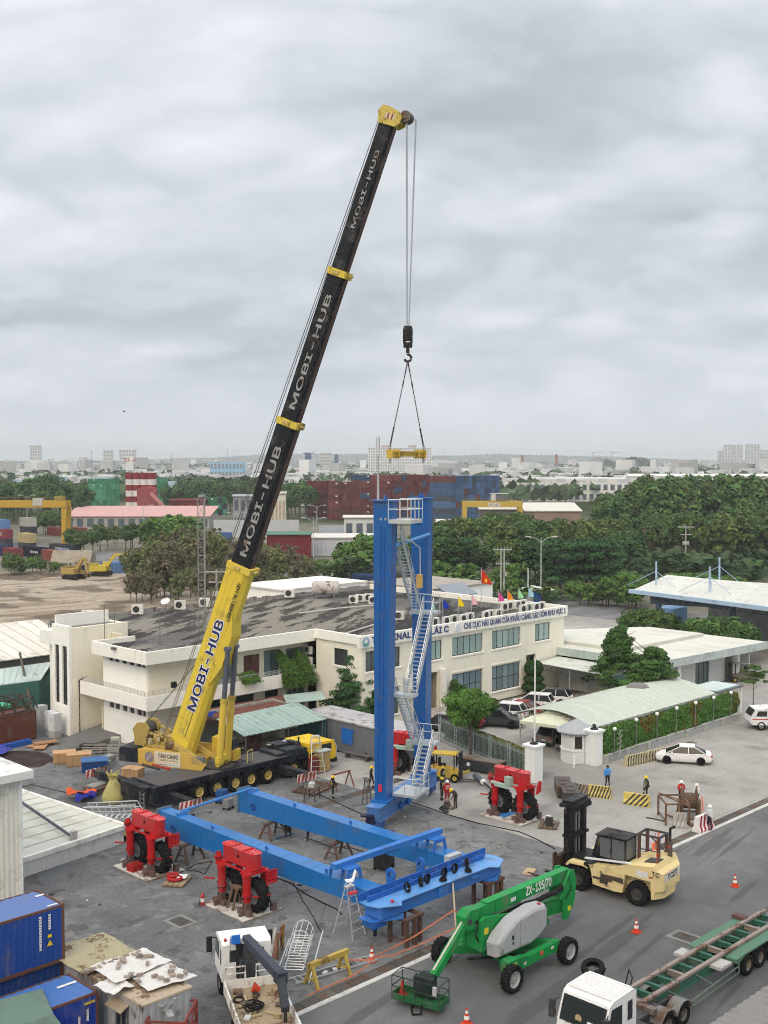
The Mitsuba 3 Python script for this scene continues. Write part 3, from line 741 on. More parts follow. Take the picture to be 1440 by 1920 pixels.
container('shipping_container', 'blue shipping container hidden beneath the upper blue one', 13.7, 46.2, 0, 0, 12.1, (.02, .06, .22))
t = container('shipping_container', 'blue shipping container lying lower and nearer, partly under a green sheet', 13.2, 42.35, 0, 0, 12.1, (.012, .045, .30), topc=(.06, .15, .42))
t.p('marking', M((.7, .7, .68)).box(11.0, 11.9, 1.4, 1.55, 2.58, 2.6).c(.7, .48, .03).box(11.4, 11.9, -.046, -.03, 2.2, 2.3).c(.7, .7, .68).box(11.5, 11.6, -.046, -.03, 1.5, 2.0).box(11.1, 11.2, -.046, -.03, 1.4, 1.8))
t = Th('tarpaulin', 'faded green tarpaulin spread over the end of the lower blue container', 'tarpaulin')
t.one(M((.13, .20, .165)).slab([(19.0, 41.8, 2.74), (22.8, 41.6, 2.70), (23.6, 44.0, 2.70), (19.8, 44.6, 2.74)], .03).slab([(19.0, 41.0, 1.9), (23.4, 40.2, 1.3), (22.8, 41.6, 2.70), (19.0, 41.8, 2.74)], .03), 'matte')
t = Th('roof_sheet', 'corner of a light blue metal roof at the bottom left of the picture', 'roof')
t.one(M((.16, .33, .66)).slab([(12, 37.2, 4.4), (21.2, 36.0, 3.5), (22.0, 37.7, 3.5), (12, 41.2, 4.6)], .12), 'paint')
# the old cabin with sheets held down by bricks
cx0, cy0 = 25.9, 40.0
cab = Th('site_cabin', 'weathered grey cabin container with loose sheets and bricks on its roof', 'cabin', (cx0, cy0, 0))
m = M((.33, .34, .36))
corr(m, (0, 7.2, .12), (0, -1, 0), (0, 0, 1), (-1, 0, 0), 7.2, 2.35, .34, .04)
corr(m, (0, 0, .12), (1, 0, 0), (0, 0, 1), (0, -1, 0), 2.44, 2.35, .34, .04)
m.box(.02, 2.4, .02, 7.18, .12, 2.47)
cab.p('wall', m, 'rust')
cab.p('roof', M((.42, .34, .25)).box(-.05, 2.5, -.06, 7.26, 2.47, 2.56), 'rust')
w = M((.16, .16, .16)).box(-.1, -.045, 1.0, 1.08, .9, 2.0).box(-.1, -.045, 1.42, 1.48, .9, 2.0).box(-.1, -.045, 1.82, 1.9, .9, 2.0).box(-.1, -.045, 1.0, 1.9, .82, .9).box(-.1, -.045, 1.0, 1.9, 2.0, 2.06)
k = cab.p('window', w)
cab.p('pane', M((.02, .025, .03)).box(-.06, -.05, 1.08, 1.82, .9, 2.0), 'glass', of=k)
cab.p('window_hood', M((.30, .24, .17)).hexa([(-.5, .85, 2.05), (-.5, .85, 2.09), (-.5, 2.05, 2.05), (-.5, 2.05, 2.09), (-.03, .85, 2.28), (-.03, .85, 2.32), (-.03, 2.05, 2.28), (-.03, 2.05, 2.32)]), 'rust')
def rag(m, poly, z, bump, seed, n=9):
 """a wrinkled sheet over a four-sided outline"""
 q = np.array(poly, float)
 a, b = np.meshgrid(np.linspace(0, 1, n), np.linspace(0, 1, n), indexing='ij')
 p = q[0] * ((1 - a) * (1 - b))[..., None] + q[1] * (a * (1 - b))[..., None] + q[2] * (a * b)[..., None] + q[3] * ((1 - a) * b)[..., None]
 w = meshkit.fbm(np.concatenate([p * 2.2, p[..., :1] * 0], -1), 3, seed) * bump
 v = np.concatenate([p + .06 * (meshkit.noise(np.concatenate([p * 4, p[..., :1] * 0], -1), seed)[..., None] - .5), (z + w)[..., None]], -1).reshape(-1, 3)
 i = (np.arange(n - 1)[:, None] * n + np.arange(n - 1)).reshape(-1)
 f = np.stack([i, i + n, i + n + 1, i + 1], 1)
 m.raw(v, f)
 return m.raw(v - [0, 0, .012], f[:, ::-1])
t = Th('plywood_sheet', 'mossy yellowish sheet on the back half of the cabin roof', 'sheet')
t.one(rag(M((.36, .32, .20)), [(25.55, 43.9), (28.5, 43.9), (28.6, 47.4), (25.5, 47.4)], 2.62, .12, 3), 'rust')
for i, (pl, lab, z, bp) in enumerate((([(26.6, 40.6), (28.9, 40.3), (28.8, 42.4), (26.9, 42.6)], 'white loose sheet weighted with bricks near the front of the cabin roof', 2.66, .14),
         ([(25.9, 42.0), (28.9, 42.2), (28.7, 44.2), (26.0, 44.2)], 'white loose sheet weighted with bricks in the middle of the cabin roof', 2.74, .18),
         ([(25.3, 41.2), (26.5, 41.5), (26.4, 43.0), (25.1, 42.5)], 'crumpled white sheet hanging over the left edge of the cabin roof', 2.58, .4))):
 t = Th('loose_sheet', lab, 'sheet')
 t.one(rag(M((.62, .61, .59)), pl, z, bp, 10 + i), 'matte')
for i in range(34):
 if i < 24:
  x, y = RS.uniform(26.5, 28.6), RS.uniform(40.6, 43.6)
  z = 2.80 if y < 42.3 else 2.88
 else:
  x, y, z = 25.7 + (i - 24) * .29, 43.95 + RS.uniform(-.1, .1), 2.78
 t = Th('brick', 'pale brick weighing down the sheets on the cabin roof', 'brick', (x, y, z), RS.uniform(0, 180), 'bricks on the cabin roof')
 t.one(M(tuple(np.array((.30, .25, .215)) * RS.uniform(.7, 1.25))).box(-.13, .13, -.07, .07, 0, .10), 'matte')
# ---------------------------------------------------------------- right side: warehouse, car port, hedge wall, gate, canopy
t = Th('warehouse', 'long low warehouse with pale flat metal roof and panelled grey fascia', 'building')
P = [(103.0, 63.0), (123.0, 61.5), (123.0, 78.0), (104.3, 90.0), (103.0, 84)]
ro = M((.1, .1, .1)).prism(P, (0, 0, 4.25), (1, 0, 0), (0, 1, 0), (0, 0, .1))
t.p('roof', ro, 'sheet')
t.p('upper_roof', M((.2, .2, .2)).prism([(105.5, 69), (121.5, 68.6), (121.5, 76), (105.5, 84)], (0, 0, 4.36), (1, 0, 0), (0, 1, 0), (0, 0, .35)), 'sheet')
for i in range(16):
 a, b = 84 - i * 1.3125, 84 - (i + 1) * 1.3125 + .02
 t.p('fascia_panel', M(tuple(np.array((.42, .50, .48)) * RS.uniform(.94, 1.06))).box(102.85, 103.0, b, a, 3.55, 4.4))
for i in range(15):
 a0, a1 = 103.0 + i * 1.333, 103.0 + (i + 1) * 1.333 - .02
 t.p('fascia_panel', M(tuple(np.array((.50, .57, .56)) * RS.uniform(.94, 1.06))).hexa([(x, (63.0 - (x - 103) * .075) - d, z) for x in (a0, a1) for d in (0, .15) for z in (3.55, 4.4)]))
wl = wall(t, 'front_wall', (104.4, 84, 0), (0, -1, 0), 19.6, 3.6, [(6.5, 9.5, 2.5, 3.2, dict(cols=3, sill=False, **DARKW)), (15.3, 17.6, .9, 2.4, dict(cols=3, rows=5, sill=False, glass=(.10, .14, .18)))], (.34, .34, .33), th=.2, mat='matte')
wall(t, 'end_wall', (104.4, 64.4, 0), (1, 0, 0), 14.5, 3.6, [(8.0, 11.0, .1, 2.9, dict(cols=3, sill=False, glass=(.10, .14, .14)))], (.62, .62, .60), th=.2)
for x in (106.8, 119.5):
 t.p('pillar', M(WHITE).box(x, x + .6, 63.2, 63.8, 0, 3.55), 'wall')
t.p('back_wall', M(OFFW).box(121.8, 122, 63, 77, 0, 4.2).box(104.5, 122, 77, 77.2, 0, 4.2), 'wall')
# porch with green curtain roof
pc = Th('bicycle_porch', 'open porch with pale sheet roof and dark trusses against the customs office', 'porch')
q = np.array([(98.9, 75.6, 3.2), (98.9, 66.0, 3.0), (102.8, 66.2, 3.3), (102.8, 75.6, 3.4)])
m = M((.60, .63, .58))
for i in range(14):
 a, b = i / 14, (i + 1) / 14
 m.c(*(np.array((.60, .63, .58)) * RS.uniform(.95, 1.05))).slab([q[0] * (1 - a) + q[1] * a, q[0] * (1 - b) + q[1] * b, q[3] * (1 - b) + q[2] * b, q[3] * (1 - a) + q[2] * a], .06)
pc.p('roof', m)
for y in (75.3, 71.5, 66.5):
 pc.p('post', M((.55, .56, .56)).cyl((99.1, y, 0), (99.1, y, 3.1), .07, n=8), 'metal')
m = M((.10, .11, .12)).bar((99.0, 75.4, 3.05), (99.0, 66.2, 2.9), .06).bar((99.0, 75.4, 2.5), (99.0, 66.2, 2.4), .06)
for i in range(18):
 y = 75.4 - i * .511
 m.bar((99.0, y, 2.5 - .005 * i), (99.0, y - .255, 3.03 - .008 * i), .03).bar((99.0, y - .255, 3.03), (99.0, y - .511, 2.48 - .005 * i), .03)
pc.p('truss', m)
pc.p('curtain', M((.11, .20, .18)).hexa([(x, y, z) for x in (98.95, 102.7) for y in (65.93, 65.98) for z in (2.0, 3.05)]))
pc.p('back_wall', M((.52, .52, .50)).box(102.6, 102.7, 66.1, 75.5, 0, 3.1), 'matte')
# arched car port
cp = Th('car_port', 'long arched car port with pale green roof on white trusses beside the hedge wall', 'car port')
a0, a1, b0, b1 = 79.6, 99.6, 54.9, 63.2
def arch(s):
 return 2.75 + .85 * math.sin(math.pi * s)
rf = M((.55, .60, .53))
N = 40
for i in range(N):
 x0, x1 = a0 + (a1 - a0) * i / N, a0 + (a1 - a0) * (i + 1) / N
 rf.c(*(np.array((.55, .60, .53)) * RS.uniform(.97, 1.03)))
 for k in range(12):
  s0, s1 = k / 12, (k + 1) / 12
  y0, y1 = b0 + (b1 - b0) * s0, b0 + (b1 - b0) * s1
  d = .022 * (i % 2)
  rf.slab([(x0, y0, arch(s0) + d), (x1, y0, arch(s0) + d), (x1, y1, arch(s1) + d), (x0, y1, arch(s1) + d)], .03)
cp.p('roof', rf, 'plain')
for i, x in enumerate((79.9, 84.1, 88.3, 92.5, 96.7, 99.4)):
 m = M((.52, .52, .50))
 for k in range(12):
  s0, s1 = k / 12, (k + 1) / 12
  p0, p1 = np.array((x, b0 + (b1 - b0) * s0, arch(s0) - .08)), np.array((x, b0 + (b1 - b0) * s1, arch(s1) - .08))
  lo = np.array((0, 0, -.45))
  m.bar(p0, p1, .06).bar(p0 + lo, p1 + lo, .06).bar(p0, p1 + lo, .035).bar(p0 + lo, p0, .035)
 cp.p('truss', m)
 cp.p('post', M((.55, .55, .53)).cyl((x, b0 + .3, 0), (x, b0 + .3, 2.7), .07, n=8).cyl((x, b1 - .3, 0), (x, b1 - .3, 2.7), .07, n=8))
cp.p('eave_beam', M((.42, .44, .43)).box(a0, a1, b0 - .03, b0 + .04, 2.55, 2.70).box(a0, a1, b1 - .04, b1 + .03, 2.55, 2.70))
m = M((.72, .73, .73))
for i in range(7):
 m.box(93.2 + i * .85, 93.95 + i * .85, b0 + .06, b0 + .1, 1.7, 2.5)
cp.p('side_panel', m)
cp.p('vent_cowl', M((.20, .20, .19)).lathe([(1.1, 0), (.8, .25), (.1, .42)], (93.5, 59.6, 3.58), n=14), 'matte')
t = Th('canopy_roof', 'small dark glass canopy roof at the far end of the car port', 'canopy', (100.2, 55.0, 0))
t.p('roof', M((.12, .15, .16)).box(0, 5.0, 0, 3.4, 2.6, 2.75).c(.50, .58, .58).box(.3, 4.7, .3, 3.1, 2.76, 2.8))
for x, y in ((.1, .1), (4.8, .1), (4.8, 3.2)):
 t.p('post', M(WHITE).box(x, x + .15, y, y + .15, 0, 2.6))
# low wall with hedge
hw = Th('boundary_wall', 'low grey boundary wall under the long creeper hedge', 'wall')
hw.p('base', M((.34, .35, .34)).box(79.2, 102.0, 53.65, 53.95, 0, .62), 'wall')
hw.p('cap', M((.42, .43, .42)).box(79.2, 102.0, 53.6, 54.0, .62, .7), 'wall')
for i in range(8):
 hw.p('pier', M((.38, .39, .38)).box(79.3 + i * 3.2, 79.7 + i * 3.2, 53.5, 53.64, 0, .69), 'wall')
def leaves(m, P, Nrm, size, cols, rs, aspect=.55, droop=.3):
 """leaf cards of two triangles about the points P, roughly facing Nrm"""
 n = len(P)
 d = Nrm + rs.normal(0, .55, (n, 3))
 d /= np.linalg.norm(d, axis=1, keepdims=True) + 1e-9
 t = rs.normal(0, 1, (n, 3))
 t[:, 2] -= droop
 t -= (t * d).sum(1, keepdims=True) * d
 t /= np.linalg.norm(t, axis=1, keepdims=True) + 1e-9
 b = np.cross(d, t)
 s = (size * rs.uniform(.6, 1.3, n))[:, None]
 v = np.stack([P - t * s, P + b * s * aspect, P + t * s, P - b * s * aspect], 1).reshape(-1, 3)
 i = np.arange(n)[:, None] * 4
 f = np.vstack([i + [0, 1, 2], i + [0, 2, 3]])
 m.raw(v, f, np.repeat(cols, 4, 0))
 return m
def leafcol(n, base, rs, var=.28, hue=.12):
 k = rs.uniform(1 - var, 1 + var, (n, 1))
 return np.clip(np.asarray(base) * k * (1 + rs.normal(0, hue, (n, 3)) * [1, .4, .5]), .003, .8)
def hedge(name, label, x0, x1, y0, y1, z0, z1, n, seed, brown=0.):
 rs = np.random.RandomState(seed)
 t = Th(name, label, 'hedge')
 P = np.stack([rs.uniform(x0, x1, n), np.where(rs.rand(n) < .55, y0 + np.abs(rs.normal(0, .06, n)), rs.uniform(y0, y1, n)), z0 + (z1 - z0) * rs.beta(1.5, 1.0, n)], 1)
 bump = meshkit.fbm(np.stack([P[:, 0] * .9, P[:, 1] * .4, P[:, 2] * 1.1], 1), 3, seed)
 P[:, 1] -= (bump - .5) * .55
 P[:, 2] += (meshkit.fbm(np.stack([P[:, 0] * 1.1, P[:, 1], P[:, 1] * 0], 1), 3, seed + 1) - .5) * .55 * (P[:, 2] > z0 + .6 * (z1 - z0))
 c = leafcol(n, (.075, .17, .034), rs)
 s = meshkit.fbm(np.stack([P[:, 0] * .5, P[:, 2] * .4, P[:, 1] * 0], 1), 3, seed + 2)
 br = (s + (P[:, 0] - x0) / (x1 - x0) * brown * .17 + (P[:, 2] - z0) / (z1 - z0) * brown * .16 > .73) & (rs.rand(n) < .6)
 c[br] = leafcol(br.sum(), (.15, .095, .025), rs)
 N_ = np.tile([0, -1, .35], (n, 1)).astype(float)
 m = leaves(M(), P, N_, np.full(n, .13), c, rs)
 t.p('foliage', m, 'leaf')
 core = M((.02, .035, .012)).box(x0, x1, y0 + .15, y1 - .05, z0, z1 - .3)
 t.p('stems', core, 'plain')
 return t
hedge('creeper_hedge', 'long green creeper hedge with browning top along the boundary wall', 79.3, 102.0, 53.75, 54.5, .55, 2.75, 26000, 5, 1.)
for i in range(7):
 a = 80.6 + i * 3.25
 t = Th('globe_lamp', 'white globe lamp standing above the creeper hedge', 'lamp', (a, 53.55, 0), group='globe lamps along the hedge')
 t.p('globe', M((.82, .82, .80)).ball((0, 0, 2.95 - .25 * (i == 0)), .17, 10), 'gloss', True)
 t.p('stem', M((.3, .3, .3)).cyl((0, 0, .6), (0, 0, 2.8), .035, n=6), 'metal')
t = Th('bare_vine', 'bare white branch against the near part of the hedge', 'branch', (81.0, 53.3, 0))
m = M((.5, .5, .47))
for k in range(9):
 h = .6 + .22 * k
 m.tube([(0, 0, h), (.25 * (-1) ** k, -.05, h + .25), (.4 * (-1) ** k, 0, h + .2)], .018, 4)
t.one(m.tube([(0, 0, .3), (.03, 0, 1.4), (-.02, 0, 2.6)], .025, 5), 'plain')
# gate posts, booth, parasol
for i, (x, y, lab) in enumerate(((71.2, 54.7, 'white square gate post with dark lamp at the end of the iron fence'), (78.6, 54.2, 'white square gate post beside the guard booth'))):
 t = Th('gate_post', lab, 'post', (x, y, 0))
 t.p('shaft', M((.76, .77, .77)).box(-.5, .5, -.5, .5, 0, 2.75), 'wall')
 t.p('cap', M((.78, .79, .79)).box(-.65, .65, -.65, .65, 2.75, 2.9).box(-.56, .56, -.56, .56, 2.65, 2.749), 'wall')
 t.p('lamp', M((.03, .03, .035)).lathe([(.35, 0), (.3, .12), (.12, .18), (.2, .35), (.05, .45)], (0, 0, 2.9), n=10))
t = Th('white_pole', 'thin white pole rising from the gate post', 'pole', (70.9, 54.4, 2.9), 0)
t.one(M((.78, .78, .78)).cyl((0, 0, .3), (0, 0, 6.8), .06, n=8), 'paint')
t = Th('guard_booth', 'small octagonal white guard booth with grey pitched roof', 'booth', (78.6, 56.0, 0), 22.5)
ring = lambda r, z: [(r * math.cos(k * math.pi / 4), r * math.sin(k * math.pi / 4), z) for k in range(8)]
m = M((.66, .67, .67)).lathe([(1.3, 0), (1.3, 1.0), (1.38, 1.0), (1.38, 1.1), (1.27, 1.1), (1.27, 2.55)], n=8)
t.p('wall', m, 'wall')
t.p('roof', M((.38, .40, .43)).lathe([(1.72, 2.5), (1.72, 2.6), (.15, 3.45), (0, 3.5)], n=8))
for k in (4, 5, 6, 7):
 a = (k + .5) * math.pi / 4
 d, e = np.array((math.cos(a), math.sin(a), 0)), np.array((-math.sin(a), math.cos(a), 0))
 o = d * 1.19
 f = M((.70, .71, .71)).hexa([o + e * i + d * j + np.array((0, 0, z)) for i in (-.36, .36) for j in (-.02, .03) for z in (1.2, 2.35)])
 kk = t.p('window', f)
 t.p('pane', M((.04, .03, .03)).hexa([o + e * i + d * j + np.array((0, 0, z)) for i in (-.3, .3) for j in (.02, .045) for z in (1.27, 2.28)]), 'glass', of=kk)
t = Th('parasol', 'square cream parasol with a vent cap beside the guard booth', 'parasol', (80.6, 59.6, 0), 12)
m = M((.66, .67, .52))
for r0, z0, r1, z1 in ((2.3, 2.55, .55, 3.15), (.75, 3.2, .05, 3.4)):
 for k in range(4):
  c, s_ = [math.cos(k * math.pi / 2 + math.pi / 4), math.cos((k + 1) * math.pi / 2 + math.pi / 4)], [math.sin(k * math.pi / 2 + math.pi / 4), math.sin((k + 1) * math.pi / 2 + math.pi / 4)]
  m.c(*(np.array((.66, .67, .52)) * (.96 + .04 * (k % 2))))
  m.hexa([(r * c[i] * 1.41, r * s_[i] * 1.41, z + dz) for i in (0, 1) for r, z in ((r0, z0), (r1, z1)) for dz in (0, .03)])
  if r0 > 1:
   m.hexa([(r0 * c[i] * w_, r0 * s_[i] * w_, z) for i in (0, 1) for w_ in (1.41, 1.39) for z in (2.33, 2.56)])
t.p('canopy', m, 'matte')
t.p('pole', M((.15, .14, .12)).cyl((0, 0, 0), (0, 0, 3.1), .05, n=8))
t.p('base', M((.2, .2, .2)).cyl((0, 0, 0), (0, 0, .12), .45, n=12), 'matte')
for x, y in ((80.0, 58.6), (81.2, 58.4), (80.9, 60.4)):
 t = Th('stone_bench', 'small dark stone table or bench under the cream parasol', 'bench', (x, y, 0), group='seats under the parasol')
 t.p('top', M((.16, .16, .16)).cyl((0, 0, .45), (0, 0, .55), .5, n=14), 'matte')
 t.p('foot', M((.14, .14, .14)).cyl((0, 0, 0), (0, 0, .45), .2, .16, n=10), 'matte')
t = Th('bollard', 'short white bollard in front of the guard booth', 'bollard', (76.5, 54.7, 0))
t.p('post', M(WHITE).cyl((0, 0, 0), (0, 0, .85), .08, n=8))
t.p('cap', M(WHITE).ball((0, 0, .88), .1, 8))
# iron fence and planting behind it
fe = Th('iron_fence', 'grey green iron fence with thin bars left of the white gate post', 'fence')
PA, PB = np.array((71.3, 55.3, 0)), np.array((75.6, 68.6, 0))
LF = np.linalg.norm(PB - PA)
dF = (PB - PA) / LF
fe.p('plinth', M((.30, .31, .30)).bar(PA + [0, 0, .12], PB + [0, 0, .12], .3, .24), 'wall')
FG = (.24, .31, .31)
for i in range(75):
 p = PA + dF * (LF * (i + .5) / 75)
 fe.p('bar', M(FG).bar(p + [0, 0, .24], p + [0, 0, 2.1], .035, .035))
for z in (.45, 1.85):
 fe.p('rail', M(FG).bar(PA + [0, 0, z], PB + [0, 0, z], .06, .05))
for i in range(6):
 p = PA + dF * (LF * i / 5)
 m = M((.34, .40, .41))
 for s_ in (-.16, .16):
  m.bar(p + dF * s_ + [0, 0, .2], p + dF * s_ + [0, 0, 2.25], .05)
 for k in range(6):
  z = .3 + k * .32
  m.bar(p - dF * .16 * (-1) ** k + [0, 0, z], p + dF * .16 * (-1) ** k + [0, 0, z + .32], .03)
 fe.p('post', m)
rs = np.random.RandomState(12)
for i in range(3):
 t = Th('fence_shrub', ('clipped green shrub row behind the left part of the iron fence', 'clipped green shrub row behind the middle of the iron fence', 'browning shrub row behind the right part of the iron fence')[2 - i], 'shrub')
 n = 3600
 s_ = rs.uniform(i / 3, (i + 1) / 3 - .01, n)
 P = PA + dF * (s_ * LF)[:, None] + np.array((.9, -.2, 0)) * rs.uniform(.35, 1.5, n)[:, None]
 P[:, 2] = 1.75 * rs.beta(1.8, 1, n)
 c = leafcol(n, (.05, .10, .025), rs)
 br = (P[:, 2] > 1.3) & (rs.rand(n) < .55)
 c[br] = leafcol(br.sum(), (.17, .12, .03), rs)
 t.p('foliage', leaves(M(), P, np.tile([-.2, -.6, .7], (n, 1)), np.full(n, .15), c, rs), 'leaf')
 q0, q1 = PA + dF * LF * (i / 3 + .005), PA + dF * LF * ((i + 1) / 3 - .01)
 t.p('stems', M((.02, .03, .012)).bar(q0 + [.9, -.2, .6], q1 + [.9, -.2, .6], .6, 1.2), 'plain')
# check point canopy at right
ck = Th('checkpoint_canopy', 'wide white roofed checkpoint canopy with pale blue edge and masts', 'canopy')
A_, B_, C_, D_ = np.array((139.4, 90.0, 6.6)), np.array((133.0, 58.0, 6.6)), np.array((160, 58.0, 7.6)), np.array((157.5, 91.5, 6.6))
ridge0, ridge1 = np.array((150, 90.8, 8.0)), np.array((146, 58, 8.0))
m = M((.62, .62, .57))
for p, q_, r, s_ in ((A_, B_, ridge1, ridge0), (ridge0, ridge1, C_, D_)):
 for i in range(12):
  a, b = i / 12, (i + 1) / 12
  m.c(*(np.array((.58, .59, .54)) * RS.uniform(.95, 1.04))).slab([p * (1 - a) + q_ * a, p * (1 - b) + q_ * b, s_ * (1 - b) + r * b, s_ * (1 - a) + r * a], .15)
ck.p('roof', m)
ck.p('edge_gutter', M((.40, .53, .70)).bar(A_ + [-.1, .3, -.1], B_ + [-.1, 0, -.1], .4, .55))
ck.p('side_girder', M((.09, .12, .17)).hexa([np.array((x, y, z)) for x, y, zs in ((142, 88.5, (4.6, 6.4)), (141.8, 88.5, (4.6, 6.4)), (138.5, 74.0, (5.6, 6.4)), (138.3, 74, (5.6, 6.4))) for z in zs]))
m = M((.10, .11, .13))
for i in range(30):
 y = 88 - i * 1.0
 x = 141.5 - (88 - y) * .2
 m.bar((x, y, 5.3), (x - .1, y - .5, 6.4), .07).bar((x - .1, y - .5, 6.4), (x - .2, y - 1, 5.3), .07)
m.bar((141.5, 88, 5.3), (135.5, 58.5, 5.3), .1)
ck.p('truss', m)
ck.p('inner_wall', M((.42, .43, .43)).box(150, 150.3, 60, 84, 0, 6.5), 'matte')
for x, y in ((142.4, 87.5), (146, 78), (136.5, 66), (133.6, 60.0)):
 ck.p('post', M((.13, .17, .26)).box(x - .3, x + .3, y - .3, y + .3, 0, 6.6))
ck.p('post', M((.30, .42, .58)).box(131.6, 132.5, 63.8, 64.7, 0, 6.4), 'paint', label='pale blue post at the right edge of the picture')
for u, v, vb in ((1232, 1053, 1107), (1333, 1063, 1120), (1351, 1045, 1097)):
 D0 = {1232: 164, 1333: 156, 1351: 172}[u]
 p = far(u, D0)
 z0, z1 = 6.9, zat(v, D0)
 mm = M((.34, .46, .62)).cyl((p[0], p[1], z0 - .5), (p[0], p[1], z1), .13, n=8)
 zz = z0 + (z1 - z0) * .62
 for dx, dy in ((3, 1.2), (-1.2, 4), (-1, -4)):
  mm.cyl((p[0], p[1], zz), (p[0] + dx, p[1] + dy, z0), .045, n=5)
 ck.p('mast', mm)
t = Th('checkpoint_booth', 'small pale blue booth with dark windows under the checkpoint canopy', 'booth', (152, 91.2, 0))
t.p('wall', M((.22, .42, .66)).box(-2, 2, -1.5, 1.5, 0, 3.0))
for y in (-.9, .1):
 t.p('window', M((.04, .05, .06)).box(-2.03, -2.0, y, y + .8, 1.4, 2.4), 'glass')
t = Th('upper_building', 'dark framed building with red roof behind the canopy at the right edge', 'building')
t.p('wall', M((.40, .40, .40)).box(139, 139.3, 57, 66.5, 0, 5.2), 'matte')
t.p('eave', M((.16, .09, .07)).box(136.4, 139.4, 57, 67.5, 4.3, 5.2))
for i in range(5):
 t.p('window', M((.12, .20, .26)).box(138.9, 138.98, 58 + i * 1.7, 59.2 + i * 1.7, 1.2, 3.6), 'glass')
t = Th('striped_barrier', 'black and white striped barrier block beside the blue booth', 'barrier', (147.5, 89.0, 0), -60)
m = M()
for i in range(8):
 m.c(*((.75, .75, .72) if i % 2 else (.05, .05, .05))).hexa([(x + sk, y, z) for x in (i * .5 - 2, i * .5 - 1.5) for y in (-.3, .3) for z, sk in ((0, 0), (1.1, .3))])
t.one(m, 'paint')
# ---------------------------------------------------------------- the mobile crane
def wheel(t, c, r, w, rim=(.45, .45, .45), axis=(0, 1, 0), out=1, lugs=0, of=None, rr=.55, name='wheel', X=None, hubs=True):
 """tyre with rounded shoulders, tread lugs and a dished rim as its sub-part; out: the side the rim faces along the axis"""
 c, ax = np.asarray(c, float), unit(axis)
 m = M(TYRE)
 q = rr * r
 prof = [(q, -.42 * w), (q + .3 * (r - q), -.5 * w), (q + .75 * (r - q), -.5 * w), (r * .975, -.40 * w), (r, -.25 * w), (r, .25 * w), (r * .975, .40 * w), (q + .75 * (r - q), .5 * w), (q + .3 * (r - q), .5 * w), (q, .42 * w)]
 m.lathe(prof, c, ax, 26)
 if lugs:
  x, y, z = basis(ax)
  for i in range(lugs):
   a = 2 * math.pi * i / lugs
   for s_ in (-1, 1):
    a2 = a + (math.pi / lugs) * (s_ > 0)
    d, e = math.cos(a2) * x + math.sin(a2) * y, -math.sin(a2) * x + math.cos(a2) * y
    p = c + d * (r * 1.005)
    m.bar(p + z * s_ * .06 * w + e * .035 * r, p + z * s_ * .5 * w - e * .03 * r - d * .03 * r, .09 * r, .07 * r, up=d)
 k = t.p(name, m, 'rubber', of=of, X=X)
 m = M(rim)
 s_ = .40 * w * out
 m.lathe([(q * 1.02, s_), (q * .93, s_ * .9), (q * .85, s_ * .35), (q * .35, s_ * .30), (q * .33, s_ * .75), (.02, s_ * .8)], c, ax, 20)
 if hubs:
  x, y, z = basis(ax)
  for i in range(8):
   a = 2 * math.pi * i / 8
   p = c + (math.cos(a) * x + math.sin(a) * y) * q * .55 + z * s_ * .33
   m.c(*(np.array(rim) * .5)).cyl(p - z * .02 * out, p + z * .03 * out, q * .07, n=6)
 t.p('rim', m, 'paint', of=k, X=X)
 return k
CK = (.012, .015, .023)
mc = Th('mobile_crane', 'big mobile crane with yellow and black telescopic boom raised over the yard', 'crane', (55.0, 70.1, 0))
# carrier, x from -9.7 to 9.3, half width 1.5
m = M(CK)
m.prism([(-9.6, 1.0), (-9.6, 1.7), (7.2, 1.6), (7.2, .75), (-8.8, .75)], (0, -.75, 0), (1, 0, 0), (0, 0, 1), (0, 1.5, 0))
m.box(-9.0, 5.1, -1.5, 1.5, 1.64, 1.78).box(-9.0, 6.4, -1.46, -1.1, 1.4, 1.64).box(-9.0, 6.4, 1.1, 1.46, 1.4, 1.64)
for i in range(24):
 m.box(-8.4 + i * .62, -8.0 + i * .62, -1.53, -1.45, 1.36, 1.6)
mc.p('chassis', m)
m = M((.07, .07, .074))
m.box(-8.9, -3.4, -1.42, 1.42, 1.785, 1.82).box(-.2, 3.0, -1.42, 1.42, 1.785, 1.82)
mc.p('deck', m, 'rust')
m = M(CK).box(-9.75, -8.6, -.85, 2.3, .62, 1.7).box(-9.4, -8.5, -1.45, -.8, .55, 1.76)
mc.p('rear_box', m)
m = M((.35, .36, .38))
for z in (.3, .6, .9, 1.2):
 m.box(-9.80, -9.76, -.8, -.3, z - .02, z + .02)
m.box(-9.81, -9.76, -.82, -.77, .2, 1.4).box(-9.81, -9.76, -.33, -.28, .2, 1.4)
mc.p('ladder', m, 'metal')
def hazard(m, o, x, y, W, H, c1=(.72, .70, .68), c2=(.42, .05, .04), n=5, d=.02):
 """slanting stripes on a board"""
 o, x, y = np.asarray(o, float), unit(x), unit(y)
 z = unit(np.cross(x, y))
 m.c(*c1).hexa([o + x * a + y * b + z * e for a in (0, W) for b in (0, H) for e in (-.02, 0)])
 s = W / n
 m.c(*c2)
 for i in range(n):
  a = i * s
  m.prism([(a, 0.01), (min(a + s * .5, W), .01), (min(a + s * .85, W), H - .01), (min(a + s * .35, W), H - .01)], o, x, y, z * d)
 return m
